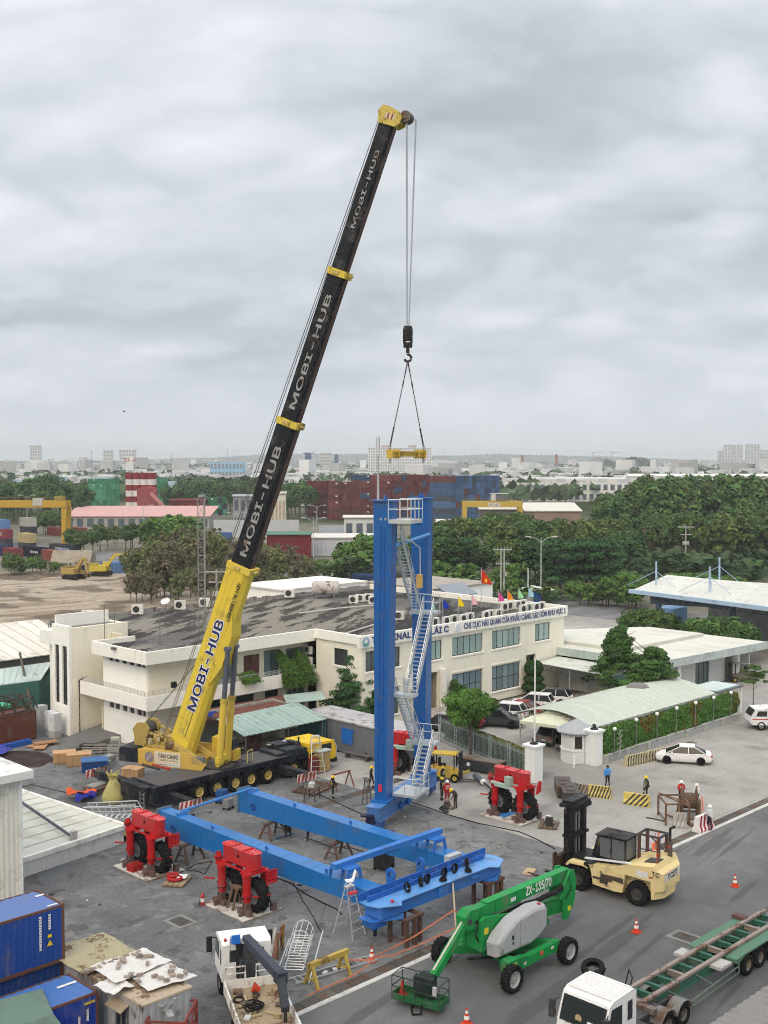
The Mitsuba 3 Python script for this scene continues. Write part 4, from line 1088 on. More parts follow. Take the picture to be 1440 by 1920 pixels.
for x0, y0, y1 in ((-8.2, -1.45, -4.2), (2.2, -1.45, -4.6), (-8.6, 1.45, 7.4), (2.6, 1.45, 4.5)):
 m = M(CK).box(x0 - .3, x0 + .3, min(y0, y1), max(y0, y1), .72, 1.3)
 k = mc.p('outrigger', m)
 s_ = -1 if y1 < 0 else 1
 m = hazard(M(), (x0 - .95, y1 - .02, .62), (1, 0, 0), (0, 0, 1), 1.9, .62, n=5) if s_ < 0 else hazard(M(), (x0 - .95, y1 + .04, .75), (1, 0, 0), (0, 0, 1), 1.9, .62, n=5)
 mc.p('warning_board', m, 'rust', of=k)
 m = M((.25, .26, .27)).cyl((x0, y1 - .15 * s_, .12), (x0, y1 - .15 * s_, 1.2), .13, n=10).c(*CK).cyl((x0, y1 - .15 * s_, .02), (x0, y1 - .15 * s_, .14), .38, n=14)
 mc.p('outrigger_foot', m, 'paint', of=k)
for x in (-5.45, -3.85, -2.15, -.65, 1.0, 3.6, 5.35):
 for s_ in (-1, 1):
  wheel(mc, (x, 1.27 * s_, .70), .70, .48, (.50, .38, .12), out=s_, rr=.52)
m = M((.03, .03, .035)).box(-6.6, 6.0, -.7, .7, .5, .9)
for x in (-5.45, -3.85, -2.15, -.65, 1.0, 3.6, 5.35):
 m.box(x - .1, x + .1, -1.0, 1.0, .58, .78)
mc.p('axle_gear', m, 'matte')
# machinery on the front deck and the yellow cab
m = M((.022, .027, .036))
for x0, x1, y0, y1, z1 in ((3.1, 4.6, -1.3, -.2, 2.05), (3.2, 4.4, .1, 1.35, 2.2), (4.6, 5.1, -1.35, 1.35, 1.95), (4.6, 5.0, -.6, .6, 2.3), (2.2, 3.0, -1.2, 1.2, 1.9)):
 m.box(x0, x1, y0, y1, 1.6, z1 + .15)
for i in range(10):
 x, y = 3 + .33 * i, RS.uniform(-1.2, 1.2)
 m.cbox((x, y, 2.1), (.3, .25, .3))
m.cyl((4.5, -1.0, 1.6), (4.5, -1.0, 3.0), .07, n=8)
mc.p('engine_deck', m)
m = M((.5, .5, .5)).cyl((4.0, -1.25, 2.0), (4.0, -.2, 2.0), .18, n=12).cbox((3.4, 1.0, 2.25), (.8, .4, .08)).cbox((4.8, .9, 2.3), (.7, .5, .08))
mc.p('silencer', m, 'metal')
m = M((.78, .52, .02))
m.prism([(5.15, .75), (7.9, .75), (8.1, 1.2), (8.02, 1.75), (7.75, 2.28), (5.15, 2.36)], (0, -1.5, 0), (1, 0, 0), (0, 0, 1), (0, 3.0, 0))
kc = mc.p('cab', m)
w = M((.03, .035, .04)).hexa([(x, y, z) for x in (6.4, 7.55) for y in (-1.52, -1.49) for z in (1.5, 2.1)])
w.hexa([(8.07, -1.35, 1.6), (8.04, -1.35, 1.62), (7.82, -1.35, 2.2), (7.79, -1.35, 2.2), (8.07, 1.35, 1.6), (8.04, 1.35, 1.62), (7.82, 1.35, 2.2), (7.79, 1.35, 2.2)])
mc.p('window', w, 'glass', of=kc)
mc.p('grab_rail', M((.7, .7, .7)).tube([(8.0, -1.56, 1.0), (8.05, -1.6, 1.7), (7.7, -1.58, 2.4)], .03), 'metal', of=kc)
mc.p('bumper', M(CK).box(7.7, 8.2, -1.5, 1.5, .45, .78), 'paint', of=kc)
# superstructure frame: origin at the slewing ring, x along the boom's plan direction
SX = XF(-2.6, .0, .08, -65.4)
pp = lambda n, m, mat='paint', sm=False, of=None, **k: mc.p(n, m, mat, sm, of, X=SX, **k)
YC = (.56, .38, .08)
pp('slewing_ring', M((.05, .05, .05)).cyl((0, 0, 1.55), (0, 0, 1.85), 1.2, n=24))
m = M(YC)
m.prism([(-6.0, 1.75), (-.5, 1.75), (-.15, 2.2), (-1.4, 2.95), (-6.0, 2.95)], (0, -1.75, 0), (1, 0, 0), (0, 0, 1), (0, .12, 0))
m.prism([(-6.0, 1.75), (-.5, 1.75), (-.15, 2.2), (-1.4, 2.95), (-6.0, 2.95)], (0, 1.63, 0), (1, 0, 0), (0, 0, 1), (0, .12, 0))
m.box(-6.0, -1.3, -1.63, 1.63, 1.8, 2.1).box(-5.9, -3.4, -1.6, 1.6, 2.7, 2.9)
k = pp('side_cover', m)
m = M((.62, .56, .42)).box(-4.55, -2.3, -1.775, -1.751, 1.8, 2.9)
m.c(.05, .045, .05).text('TAN CANG', (-3.35, -1.776, 2.42), (1, 0, 0), (0, 0, 1), .30, .012, True, 1.75).c(.20, .16, .14).text('TECHNICAL SERVICES', (-3.35, -1.776, 2.2), (1, 0, 0), (0, 0, 1), .12, .01, False, 1.7)
m.c(.7, .7, .68).box(-4.3, -2.35, -1.785, -1.776, 1.84, 2.02).c(.08, .07, .08).text('0908 500 386 - 0913 762 218', (-3.33, -1.786, 1.89), (1, 0, 0), (0, 0, 1), .09, .008, True, 1.8)
pp('company_board', m, of=k)
m = M((.22, .20, .21)).cyl((-5.0, -1.74, 2.4), (-5.0, -1.78, 2.4), .40, n=22).c(.40, .38, .38).bar((-5.2, -1.785, 2.1), (-4.82, -1.785, 2.7), .08, .012, up=(0, 1, 0)).bar((-5.3, -1.785, 2.3), (-4.7, -1.785, 2.5), .04, .012, up=(0, 1, 0))
pp('round_emblem', m, of=k)
pp('counterweight', M((.015, .02, .03)).box(-7.6, -6.02, -1.85, 1.85, 1.9, 2.9).box(-7.5, -6.2, -1.8, 1.8, 2.9, 2.98))
m = M((.38, .28, .08))
m.prism([(-6.9, 2.9), (-5.9, 2.9), (-5.75, 3.6), (-5.55, 4.3), (-5.9, 4.75), (-6.6, 4.7), (-7.0, 4.2), (-6.85, 3.6)], (0, -.9, 0), (1, 0, 0), (0, 0, 1), (0, .2, 0))
m.prism([(-6.9, 2.9), (-5.9, 2.9), (-5.75, 3.6), (-5.55, 4.3), (-5.9, 4.75), (-6.6, 4.7), (-7.0, 4.2), (-6.85, 3.6)], (0, .7, 0), (1, 0, 0), (0, 0, 1), (0, .2, 0))
pp('winch_bracket', m, 'rust')
m = M((.05, .045, .04)).cyl((-6.3, -.7, 4.1), (-6.3, .7, 4.1), .5, n=18)
pp('winch_drum', m)
m = M((.40, .30, .09)).cyl((-4.9, -.8, 3.5), (-4.9, .8, 3.5), .38, n=14).box(-5.5, -3.0, -1.1, 1.1, 2.92, 3.15).box(-4.3, -3.6, -.9, .5, 3.1, 3.8)
m.bar((-5.6, -.8, 4.0), (-3.0, -.6, 3.3), .16).bar((-5.6, .8, 4.2), (-2.9, .6, 3.4), .16).cyl((-3.7, -1, 3.5), (-3.7, 1, 3.5), .22, n=10)
for i in range(16):
 m.c(*((.40, .30, .09), (.06, .05, .04), (.45, .40, .28))[i % 3])
 m.cbox((RS.uniform(-5.7, -3), RS.uniform(-1.2, 1.2), RS.uniform(3.0, 3.9)), RS.uniform(.12, .45, 3), RS.uniform(0, 90))
pp('winch_gear', m, 'rust')
m = M((.55, .42, .12)).hexa([(-3.3, y, z) for y in (-.95, -.83) for z in (2.9, 3.5)] + [(-.6, y, z) for y in (-.95, -.83) for z in (1.9, 2.2)]).hexa([(-3.3, y, z) for y in (.83, .95) for z in (2.9, 3.5)] + [(-.6, y, z) for y in (.83, .95) for z in (1.9, 2.2)])
m.box(-3.5, -2.9, -1.0, 1.0, 2.8, 3.1)
pp('boom_foot_bracket', m)
m = M((.42, .05, .03)).bar((-4.6, -1.9, 1.85), (-2.9, -2.3, 1.8), .22, .16).c(.05, .05, .05).bar((-5.4, -2.1, 1.85), (-3.6, -2.6, 1.8), .16)
pp('spreader_arm', m, 'rust')
pp('mesh_step', M((.16, .17, .17)).box(-1.35, -.35, -1.75, -1.45, 2.2, 2.75))
pp('front_beam', M((.66, .50, .06)).box(.2, .55, -1.0, 1.0, 2.2, 2.6))
m = M((.62, .43, .05)).box(-1.2, .8, 1.1, 2.0, 1.9, 2.7).box(-1.2, -.6, 1.1, 2.0, 2.7, 3.6)
kk = pp('operator_cab', m)
pp('window', M((.04, .045, .05)).box(-.58, .6, 1.15, 1.95, 2.7, 3.5), 'glass', of=kk)
pp('handrail', M((.65, .50, .15)).tube([(1.6, 1.6, 1.62), (1.6, 1.6, 2.6), (1.6, 2.4, 2.6), (1.6, 2.4, 1.62)], .035))
# boom frame: x along the boom, z its upper side
EL = 69.76
BX = SX @ XF(-2.74, 0, 3.73) @ XF(ry=-EL)
pb = lambda n, m, mat='paint', sm=False, of=None, **k: mc.p(n, m, mat, sm, of, X=BX, **k)
def section(s0, s1, w, h, c, under=None):
 m = M(c)
 r = .16 * w
 pol = [(-w / 2, h / 2), (w / 2, h / 2), (w / 2, -h / 2 + r * 1.5), (w / 2 - r * 1.5, -h / 2), (-w / 2 + r * 1.5, -h / 2), (-w / 2, -h / 2 + r * 1.5)]
 m.prism(pol, (s0, 0, 0), (0, 1, 0), (0, 0, 1), (s1 - s0, 0, 0))
 if under:
  m.c(*under).box(s0, s1 - .02, -w * .28, w * .28, -h / 2 - .015, -h / 2 + .02)
 return m
SEC = [(-1.0, 14.1, 1.42, 1.86), (14.1, 25.5, 1.16, 1.56), (25.5, 36.8, .98, 1.36), (36.8, 47.7, .82, 1.16)]
m = section(*SEC[0], (.72, .55, .06))
m.c(.66, .50, .05)
for z in (-.45, .1, .5):
 m.box(0, 14.2, -.735, -.705, z - .03, z + .03)
m.box(6.5, 9.0, -.76, .76, -1.25, -.6).prism([(4.8, -.7), (6.5, -1.25), (9.0, -1.25), (10.6, -.7)], (0, -.745, 0), (1, 0, 0), (0, 0, 1), (0, 1.49, 0))
m.c(.05, .05, .05).box(.2, 2.4, -.73, -.71, -.20, -.15)
k0 = pb('boom_base', m)
ky = ((.012, .02, .11), (.78, .78, .76))
def boomtext(txt, s, z, h, L, w, c, outline=None, mat='paint', of=None):
 m = M(outline if outline else c)
 if outline:
  for dx, dz in ((-.07, 0), (.07, 0), (0, .07), (0, -.07), (.09, -.06)):
   m.text(txt, (s + dx, -w / 2 - .035, z + dz), (1, 0, 0), (0, 0, 1), h, .012, True, L)
  m.c(*c)
 m.text(txt, (s, -w / 2 - .05, z), (1, 0, 0), (0, 0, 1), h, .02, True, L)
 pb('lettering', m, mat, of=of)
boomtext('MOBI-HUB', 6.1, -.28, .66, 7.4, 1.42, *ky, of=k0)
boomtext('LIEBHERR LTM 1400', 11.5, -.62, .26, 3.0, 1.42, (.04, .035, .03), of=k0)
for i, (s0, s1, w, h) in enumerate(SEC[1:]):
 k = pb('boom_section', section(s0 - .6, s1, w, h, (.012, .014, .018), (.07, .032, .025)))
 L = (8.6, 8.6, 5.6)[i]
 boomtext('MOBI-HUB', s0 + (5.2, 5.3, 6.0)[i], -.26 * h / 1.56, (.54, .45, .30)[i], L, w, (.30, .30, .30), mat='rust', of=k)
for i, (s, w, h) in enumerate(((14.1, 1.42, 1.86), (25.5, 1.16, 1.56), (36.8, .98, 1.36))):
 m = M((.66, .50, .07))
 g = .10
 from shapely.geometry import Polygon
 pg = sbox(-w / 2 - g, -h / 2 - g, w / 2 + g, h / 2 + g * .6).difference(sbox(-w / 2 + .1, -h / 2 + .1, w / 2 - .1, h / 2 - .1))
 m.prism(pg, (s - .32, 0, 0), (0, 1, 0), (0, 0, 1), (.5, 0, 0))
 m.c(.50, .40, .12).box(s - .2, s + .05, -w / 2 - .2, -w / 2 - g, -.2, .3).box(s - .1, s + .02, -.25, .25, -h / 2 - .34, -h / 2 - g)
 pb('boom_collar', m, 'rust')
m = M((.60, .47, .10))
m.prism([(47.4, .62), (48.2, .85), (48.6, .65), (48.65, .2), (48.5, -.6), (48.2, -1.05), (47.7, -1.0), (47.4, -.65)], (0, -.55, 0), (1, 0, 0), (0, 0, 1), (0, .12, 0))
m.prism([(47.4, .62), (48.2, .85), (48.6, .65), (48.65, .2), (48.5, -.6), (48.2, -1.05), (47.7, -1.0), (47.4, -.65)], (0, .43, 0), (1, 0, 0), (0, 0, 1), (0, .12, 0))
m.box(47.4, 48.3, -.43, .43, -.6, .62)
kh = pb('boom_head', m, 'rust')
pb('marking', M((.6, .6, .58)).box(47.8, 48.2, -.565, -.551, -.5, -.4).box(47.8, 48.2, -.565, -.551, -.2, -.1).box(47.8, 48.2, -.565, -.551, .1, .2).c(.35, .05, .05).box(47.8, 48.2, -.565, -.551, -.35, -.25).box(47.8, 48.2, -.565, -.551, -.05, .05), 'paint', of=kh)
m = M((.16, .14, .12))
for y in (-.32, -.1, .12, .34):
 m.lathe([(.12, -.05), (.40, -.06), (.36, 0), (.40, .06), (.12, .05)], (48.3, y, -1.15), (0, 1, 0), 18)
m.bar((48.0, 0, -.8), (48.3, 0, -1.25), .9, .22)
pb('head_sheave', m, 'rust')
# luffing cylinders: from the front of the superstructure to the boom's underside
for y in (-.62, .62):
 a = np.array([.38, y, 2.1, 1])
 b = np.linalg.inv(SX) @ BX @ np.array([8.0, y, -1.2, 1])
 a, b = a[:3], b[:3]
 d = unit(b - a)
 L = np.linalg.norm(b - a)
 k = pp('luffing_cylinder', M((.66, .47, .07)).cyl(a, a + d * L * .56, .26, n=18).c(.50, .36, .06).cyl(a + d * L * .53, a + d * L * .57, .30, n=18).cyl(a + [0, -.3, 0], a + [0, .3, 0], .22, n=12), 'paint', 40)
 pp('rod', M((.14, .15, .19)).cyl(a + d * L * .57, b, .19, n=16).cyl(b + [0, -.28, 0], b + [0, .28, 0], .2, n=12), 'metal', 40, of=k)
# ropes: over the boom, and down to the hook block
tip = (mc.X @ BX @ np.array([48.3, 0, -1.5, 1]))[:3]
hookp = np.array([58.72, 56.36])
m = M((.13, .13, .13))
pb('boom_rope', M((.16, .16, .16)).cyl((-1.5, -.2, 1.9), (47.8, -.2, .75), .03, n=5, caps=False).cyl((-1.5, .15, 1.9), (47.8, .15, .75), .03, n=5, caps=False), 'metal')
pp('winch_rope', M((.07, .07, .07)).cyl((-6.3, 0, 4.6), (-1.55, -.5, 9.6), .035, n=5, caps=False), 'metal')
hz = 32.9
R0 = (hookp[0], hookp[1], hz)
m = M((.45, .47, .50))
for i, (dx, dy) in enumerate(((-.34, -.25), (-.26, .1), (.30, -.2), (.36, .15))):
 p = tip + np.array([dx * SQ - .02, -dx * SQ, 0])
 p[:2] += np.array([.02, .02]) * i
 qx = np.array([hookp[0] + dx * .2 * SQ, hookp[1] - dx * .2 * SQ, hz + 1.45])
 m.cyl(p, qx, .038, n=5, caps=False)
emit(key_of(mc.key + '__hoist_rope'), m, 'metal')
hb = Th('hook_block', 'black crane hook block hanging on steel ropes under the boom head', 'hook', R0, -45)
m = M((.018, .018, .02))
for y in (-.2, .2):
 m.prism([(-.30, -.05), (.30, -.05), (.34, .5), (.34, 1.2), (.26, 1.45), (-.26, 1.45), (-.34, 1.2), (-.34, .5)], (0, y - .03, 0), (1, 0, 0), (0, 0, 1), (0, .06, 0))
hb.p('cheek_plate', m)
m = M((.05, .05, .05))
for y in (-.1, .1):
 m.lathe([(.05, -.05), (.30, -.06), (.26, 0), (.30, .06), (.05, .05)], (0, y, 1.0), (0, 1, 0), 16)
hb.p('sheave', m)
hb.p('label', M((.7, .7, .7)).box(-.14, .14, -.24, -.231, .30, .38))
pts = [(0, 0, -.05), (0, 0, -.5)] + [(.24 * math.sin(a), 0, -.78 + .24 * math.cos(a)) for a in np.linspace(0, 4.4, 12)]
m = M((.05, .03, .03)).cyl((0, 0, 0), (0, 0, -.45), .13, n=10)
m.tube(pts[1:], .09, 8)
hb.p('hook', m, 'paint', 40)
# spreader beam with slings
SPD = unit((math.cos(20.8 * R90), math.sin(20.8 * R90), 0))
sp0 = np.array([58.72, 56.4, 25.55])
sb = Th('spreader_beam', 'yellow lifting beam with slings hanging from the crane hook above the blue frame', 'lifting beam')
a, b = sp0 - SPD * 3.0, sp0 + SPD * 3.0
m = M((.58, .40, .06)).bar(a, b, .30, .10).bar(a + [0, 0, -.3], b + [0, 0, -.3], .30, .06).bar(a + [0, 0, -.16], b + [0, 0, -.16], .06, .3)
for f in (0, .2, .8, 1):
 p = a + (b - a) * f
 m.bar(p - SPD * .09 + [0, 0, -.15], p + SPD * .09 + [0, 0, -.15], .42, .62)
sb.p('beam', m, 'rust')
for p in (a, b):
 m = M((.42, .42, .40))
 for dz in (.32, -.62):
  m.tube([p + np.array((0, 0, dz)) + .14 * (math.cos(t_) * SPD + math.sin(t_) * np.array((0, 0, 1))) for t_ in np.linspace(0, 2 * math.pi, 12)], .045, 6)
 sb.p('shackle', m, 'metal')
hk = np.array([*hookp, hz - 1.0])
for p in (a, b):
 e = p + [0, 0, .4]
 d = hk - e
 m = M((.06, .05, .055)).cyl(e, e + d * .22, .06, n=6).cyl(e + d * .22, e + d * .72, .034, n=6)
 sd = np.cross(unit(d), SPD)
 m.cyl(e + d * .70, e + d * .76, .055, n=6).cyl(e + d * .74, hk + SPD * .08, .025, n=5).cyl(e + d * .74, hk - SPD * .1 + [0, 0, .05], .025, n=5)
 sb.p('upper_sling', m, 'matte')
# ---------------------------------------------------------------- the blue crane frames and the red wheel units
BL, BT = (.003, .092, .33), (.01, .12, .40)
GH = 20.8
gs = Th('gantry_frame', 'tall upright blue crane frame with two legs and zigzag stairs, hanging from the crane', 'crane frame', (58.4, 56.4, 0), GH)
def taper(m, p, q, a0, b0, a1, b1, x=(1, 0, 0), y=(0, 1, 0)):
 """a box from p to q whose sides along x and y change from a0, b0 to a1, b1"""
 x, y, p, q = (np.asarray(k, float) for k in (x, y, p, q))
 return m.hexa([r + x * i * w / 2 + y * j * h / 2 for i in (-1, 1) for j in (-1, 1) for r, w, h in ((p, a0, b0), (q, a1, b1))])
for i, (x, xt) in enumerate(((-3.5, -3.2), (3.5, 3.2))):
 m = taper(M(BL), (x, 0, 1.9), (xt, 0, 22.2), 1.2, .82, .85, 1.42)
 k = gs.p('leg', m, 'enamel')
 sm = M((.004, .06, .27))
 for z in np.arange(4.2, 21, 2.45):
  f = (z - 1.9) / 20.3
  w, h_, xx = 1.2 - .35 * f + .012, .82 + .6 * f + .012, x + (xt - x) * f
  sm.box(xx - w / 2, xx + w / 2, -h_ / 2, h_ / 2, z, z + .035)
 gs.p('weld_seam', sm, 'paint', of=k, kind='stuff')
 gs.p('head_plate', M(BT).box(xt - .62, xt + .62, -.9, .9, 22.2, 22.27).prism([(-.35, 0), (.35, 0), (.12, .32), (-.12, .32)], (xt, -.05, 22.27), (1, 0, 0), (0, 0, 1), (0, .1, 0)), 'paint', of=k)
 m = M((.02, .10, .38))
 for z in np.arange(3, 20.5, .33) if i == 0 else ():
  w = 1.2 - .35 * (z - 1.9) / 20.3
  xx = x + (xt - x) * (z - 1.9) / 20.3
  m.box(xx - w / 2 - .035, xx - w / 2 - .015, -.14, .14, z - .02, z + .02)
 if i == 0:
  for y in (-.15, .15):
   taper(m, (x - .62, y, 2.9), (x - .62 + .43, y, 20.5), .05, .03, .05, .03)
  gs.p('ladder_rungs', m, 'paint', of=k, kind='stuff')
  gs.p('bolt_plate', M((.35, .42, .5)).cyl((xt - .43, -.2, 21.0), (xt - .47, -.2, 21.0), .1, n=10).cyl((xt - .43, .15, 21.0), (xt - .47, .15, 21.0), .1, n=10), 'metal', of=k)
  gs.p('red_tag', M((.6, .03, .06)).box(x - .66, x - .6, -.15, .1, 2.5, 3.0), 'paint', of=k)
 gs.p('foot_flange', M(BT).box(x - .78, x + .78, -.62, .62, 1.76, 1.9), 'paint', of=k)
 if i:
  gs.p('porthole', M((.012, .07, .30)).lathe([(.30, 0), (.30, .03), (.2, .03), (.2, 0)], (xt - .46, .1, 20.6), (-1, 0, 0), 16), 'paint', of=k)
m = M((.05, .155, .40)).box(-5.3, 5.3, -.42, .42, .78, 1.72).c(.07, .19, .45).box(-5.35, 5.35, -.55, .55, 1.72, 1.755).box(-5.1, 5.2, -.52, .52, .74, .78)
m.box(-5.3, 5.2, -.47, -.42, 1.12, 1.16)
sk = gs.p('sill_beam', m, 'enamel')
m = M((.02, .085, .33)).box(-5.3, -4.2, -.4, .4, .25, .739).box(4.2, 5.2, -.4, .4, .25, .739).c(.015, .02, .05).cyl((-5.6, .1, .9), (-5.2, .1, .9), .3, n=12).cbox((-5.5, .3, 1.2), (.5, .8, .12))
gs.p('end_bracket', m, 'paint', of=sk)
m = M(BT)
for x in (-1.7, -.4, 1.8):
 m.cyl((x, -.43, .95), (x, -.60, .95), .28, n=12)
gs.p('cable_roller', m, 'paint', of=sk)
gs.p('tie_bar', M((.10, .30, .62)).cyl((-3.0, -.68, 19.2), (3.0, -.68, 19.6), .11, n=10))
G = (.50, .54, .57)
def rails(m, pts, posts=4, hs=(.55, 1.1), r=.028):
 """a two-bar handrail along the points"""
 for h in hs:
  for a, b in zip(pts[:-1], pts[1:]):
   m.cyl(np.add(a, (0, 0, h)), np.add(b, (0, 0, h)), r, n=5)
 for a, b in zip(pts[:-1], pts[1:]):
  for i in range(posts + 1):
   p = np.asarray(a) + (np.subtract(b, a)) * i / posts
   m.cyl(p, p + [0, 0, hs[-1]], r, n=5)
 return m
def flight(t, a, b, y0, y1, n, nm='stair'):
 a, b = np.asarray(a, float), np.asarray(b, float)
 m = M(G)
 for y in (y0, y1):
  m.bar((a[0], y, a[1]), (b[0], y, b[1]), .05, .24)
 k = t.p(nm, m, 'metal')
 m = M((.54, .58, .60))
 for i in range(n):
  f = (i + .5) / n
  x, z = a + (b - a) * f
  m.box(x - .13, x + .13, y0 + .03, y1 - .03, z - .02, z + .02)
 t.p('treads', m, 'metal', of=k, kind='stuff')
 m = M((.60, .64, .67))
 for y in (y0, y1):
  rails(m, [(a[0], y, a[1]), (b[0], y, b[1])], 5, (.5, 1.0), .03)
 t.p('handrail', m, 'metal', of=k)
Y0, Y1 = -1.75, -.95
ld = [(-2.6, 2.25, -1), (1.3, 4.85, 1), (-2.5, 9.05, -1), (1.3, 14.25, 1), (-2.9, 20.0, -1)]
flight(gs, (-.9, 2.25), (.95, 4.85), Y0 - .1, Y1 - .1, 10)
flight(gs, (1.0, 4.85), (-2.1, 9.05), Y0 + .9, Y1 + .75, 18)
flight(gs, (-2.1, 9.05), (1.0, 14.25), Y0 - .1, Y1 - .1, 20)
flight(gs, (1.0, 14.25), (-2.6, 20.0), Y0 + .9, Y1 + .75, 24)
for i, (x, z, s_) in enumerate(ld[1:4]):
 m = M((.58, .62, .65)).box(x - .45 if s_ > 0 else x - .5, x + .75 if s_ > 0 else x + .45, Y0 - .2, Y1 + .9, z - .22, z - .02)
 k = gs.p('landing', m, 'metal')
 e = x + (.72 if s_ > 0 else -.47)
 gs.p('guard_rail', rails(M((.60, .64, .67)), [(e, Y0 - .17, z), (e, Y1 + .87, z)], 3), 'metal', of=k)
m = M((.56, .60, .63)).box(-3.2, -.8, Y0 - .55, Y1 + .45, 2.03, 2.2).box(-1.4, -.75, Y0 - .5, Y1, 1.75, 2.05)
k = gs.p('lower_platform', m, 'metal')
gs.p('guard_rail', rails(M((.60, .64, .67)), [(-3.15, Y0 - .5, 2.2), (-.85, Y0 - .5, 2.2)], 3).add(rails(M((.60, .64, .67)), [(-3.15, Y0 - .5, 2.2), (-3.15, Y1 + .4, 2.2)], 2)), 'metal', of=k)
m = M((.66, .67, .66)).box(-4.2, -2.2, -2.3, -.66, 20.75, 21.0)
k = gs.p('top_platform', m, 'metal')
rl = rails(M((.68, .70, .70)), [(-4.2, -2.3, 21.0), (-2.2, -2.3, 21.0), (-2.2, -.66, 21.0)], 3, (.7, 1.35), .035)
rails(rl, [(-4.2, -2.3, 21.0), (-4.2, -.66, 21.0)], 2, (.7, 1.35), .035)
gs.p('guard_rail', rl, 'metal', of=k)
gs.p('arm_lamp', M((.6, .6, .58)).tube([(-2.4, -.7, 19.6), (-1.6, -1.1, 19.5), (-.7, -1.5, 18.9), (-.6, -1.5, 16)], .05, 5), 'metal')
gs.p('canvas_bag', M((.55, .36, .12)).cbox((-.9, -1.55, 16.6), (.35, .35, .9)), 'matte')
# the frame lying on stands
lf = Th('gantry_frame', 'second blue crane frame lying flat on brown stands in the foreground', 'crane frame')
for i, (a0, a1) in enumerate(((41.86, 42.45), (48.28, 49.4))):
 m = taper(M((.008, .142, .43)), (a0, 61.8, 1.85), (a1, 42.2, 1.8), .82, 1.5, 1.18, .84, (1, 0, 0), (0, 0, 1))
 k = lf.p('leg', m, 'enamel')
 sm = M((.005, .10, .33))
 for f in np.arange(.1, .95, .125):
  x, y, z = a0 + (a1 - a0) * f, 61.8 - 19.6 * f, 1.85 - .05 * f
  w, h_ = .41 + .18 * f + .006, .75 - .33 * f + .006
  sm.box(x - w, x + w, y, y + .04, z - h_, z + h_)
 lf.p('weld_seam', sm, of=k, kind='stuff')
 lf.p('head_plate', M((.13, .20, .27)).box(a0 - .56, a0 + .56, 61.8, 61.87, 1.02, 2.72), 'paint', of=k)
 m = M((.03, .15, .48))
 for b in (46.5, 51.5, 56.5):
  f = (61.8 - b) / 19.6
  x, zt = a0 + (a1 - a0) * f - .3, 1.85 + .75 - .36 * f
  m.lathe([(.05, -.03), (.12, -.03), (.12, .03), (.05, .03)], (x, b, zt + .1), (1, 0, 0), 12)
 lf.p('lifting_lug', m, 'paint', of=k)
 lf.p('hatch', M((.012, .06, .27)).lathe([(.22, 0), (.22, .03), (.14, .03), (.14, 0)], (a0 - .42, 60.3, 1.75), (-1, 0, 0), 14), 'paint', of=k)
 # portal brackets carrying the cross member
 f = (61.8 - 45.3) / 19.6
 x = a0 + (a1 - a0) * f
 m = M((.03, .15, .48))
 for b in (44.6, 46.0):
  m.prism([(-.62, 2.22), (-.45, 2.95), (.45, 2.95), (.62, 2.22), (.42, 2.22), (.3, 2.72), (-.3, 2.72), (-.42, 2.22)], (x, b, 0), (1, 0, 0), (0, 0, 1), (0, .07, 0))
 m.box(x - .5, x + .5, 44.67, 46.0, 2.88, 2.95)
 lf.p('bracket', m, 'paint', of=k)
m = M((.03, .17, .52)).box(41.4, 50.0, 45.1, 45.5, 2.951, 3.25).c(.02, .12, .45).box(43.2, 44.4, 45.5, 45.9, 2.9, 3.05)
lf.p('cross_member', m, 'enamel')
lf.p('tie_pipe', M((.06, .22, .55)).cyl((42.0, 60.2, 2.75), (48.4, 61.0, 2.78), .09, n=10).box(41.7, 42.6, 60.05, 60.35, 2.58, 2.72).box(47.9, 48.8, 60.85, 61.15, 2.58, 2.72))
lf.p('cable_box', M((.03, .10, .25)).box(45.2, 46.8, 45.51, 46.3, 2.7, 2.85).c(.02, .02, .02).box(45.3, 46.7, 45.6, 46.25, 2.85, 2.88))
m = M((.03, .15, .50))
m.prism([(40.7, 1.62), (50.2, 1.62), (50.2, 2.28), (40.7, 2.28)], (0, 40.85, 0), (1, 0, 0), (0, 0, 1), (0, 1.25, 0))
m.c(.10, .28, .60).prism([(40.35, 42.3), (40.3, 41.5), (40.5, 40.9), (41.6, 40.3), (42.0, 40.72), (49.0, 40.72), (49.4, 40.3), (50.5, 40.9), (50.7, 41.6), (50.5, 42.3)], (0, 0, 2.28), (1, 0, 0), (0, 1, 0), (0, 0, .05))
m.c(.03, .16, .5).prism([(40.2, 42.1), (40.2, 41.2), (41.8, 40.4), (42.3, 40.84), (42.3, 42.1)], (0, 0, 1.52), (1, 0, 0), (0, 1, 0), (0, 0, .05)).prism([(48.8, 40.84), (49.3, 40.4), (50.7, 41.2), (50.7, 42.1), (48.8, 42.1)], (0, 0, 1.52), (1, 0, 0), (0, 1, 0), (0, 0, .05))
m.box(44.9, 45.6, 40.7, 40.84, 1.68, 2.2).box(47.6, 48.1, 40.66, 40.84, 2.0, 2.08)
sk = lf.p('sill_beam', m, 'enamel')
m = M((.02, .11, .42)).box(40.25, 50.35, 42.12, 42.2, 2.34, 2.75).box(40.6, 49.8, 41.75, 41.82, 2.34, 2.6)
for x in np.arange(40.8, 50.2, 1.05):
 m.box(x, x + .06, 41.82, 42.12, 2.34, 2.62)
lf.p('cable_tray', m, 'paint', of=sk)
m = M((.02, .12, .42))
for x in (43.0, 45.3):
 m.lathe([(.12, -.06), (.34, -.06), (.34, .06), (.12, .06)], (x, 42.5, 3.0), (1, 0, 0), 14).box(x - .07, x + .07, 42.25, 42.75, 2.35, 2.8)
lf.p('lifting_lug', m, 'paint', of=sk)
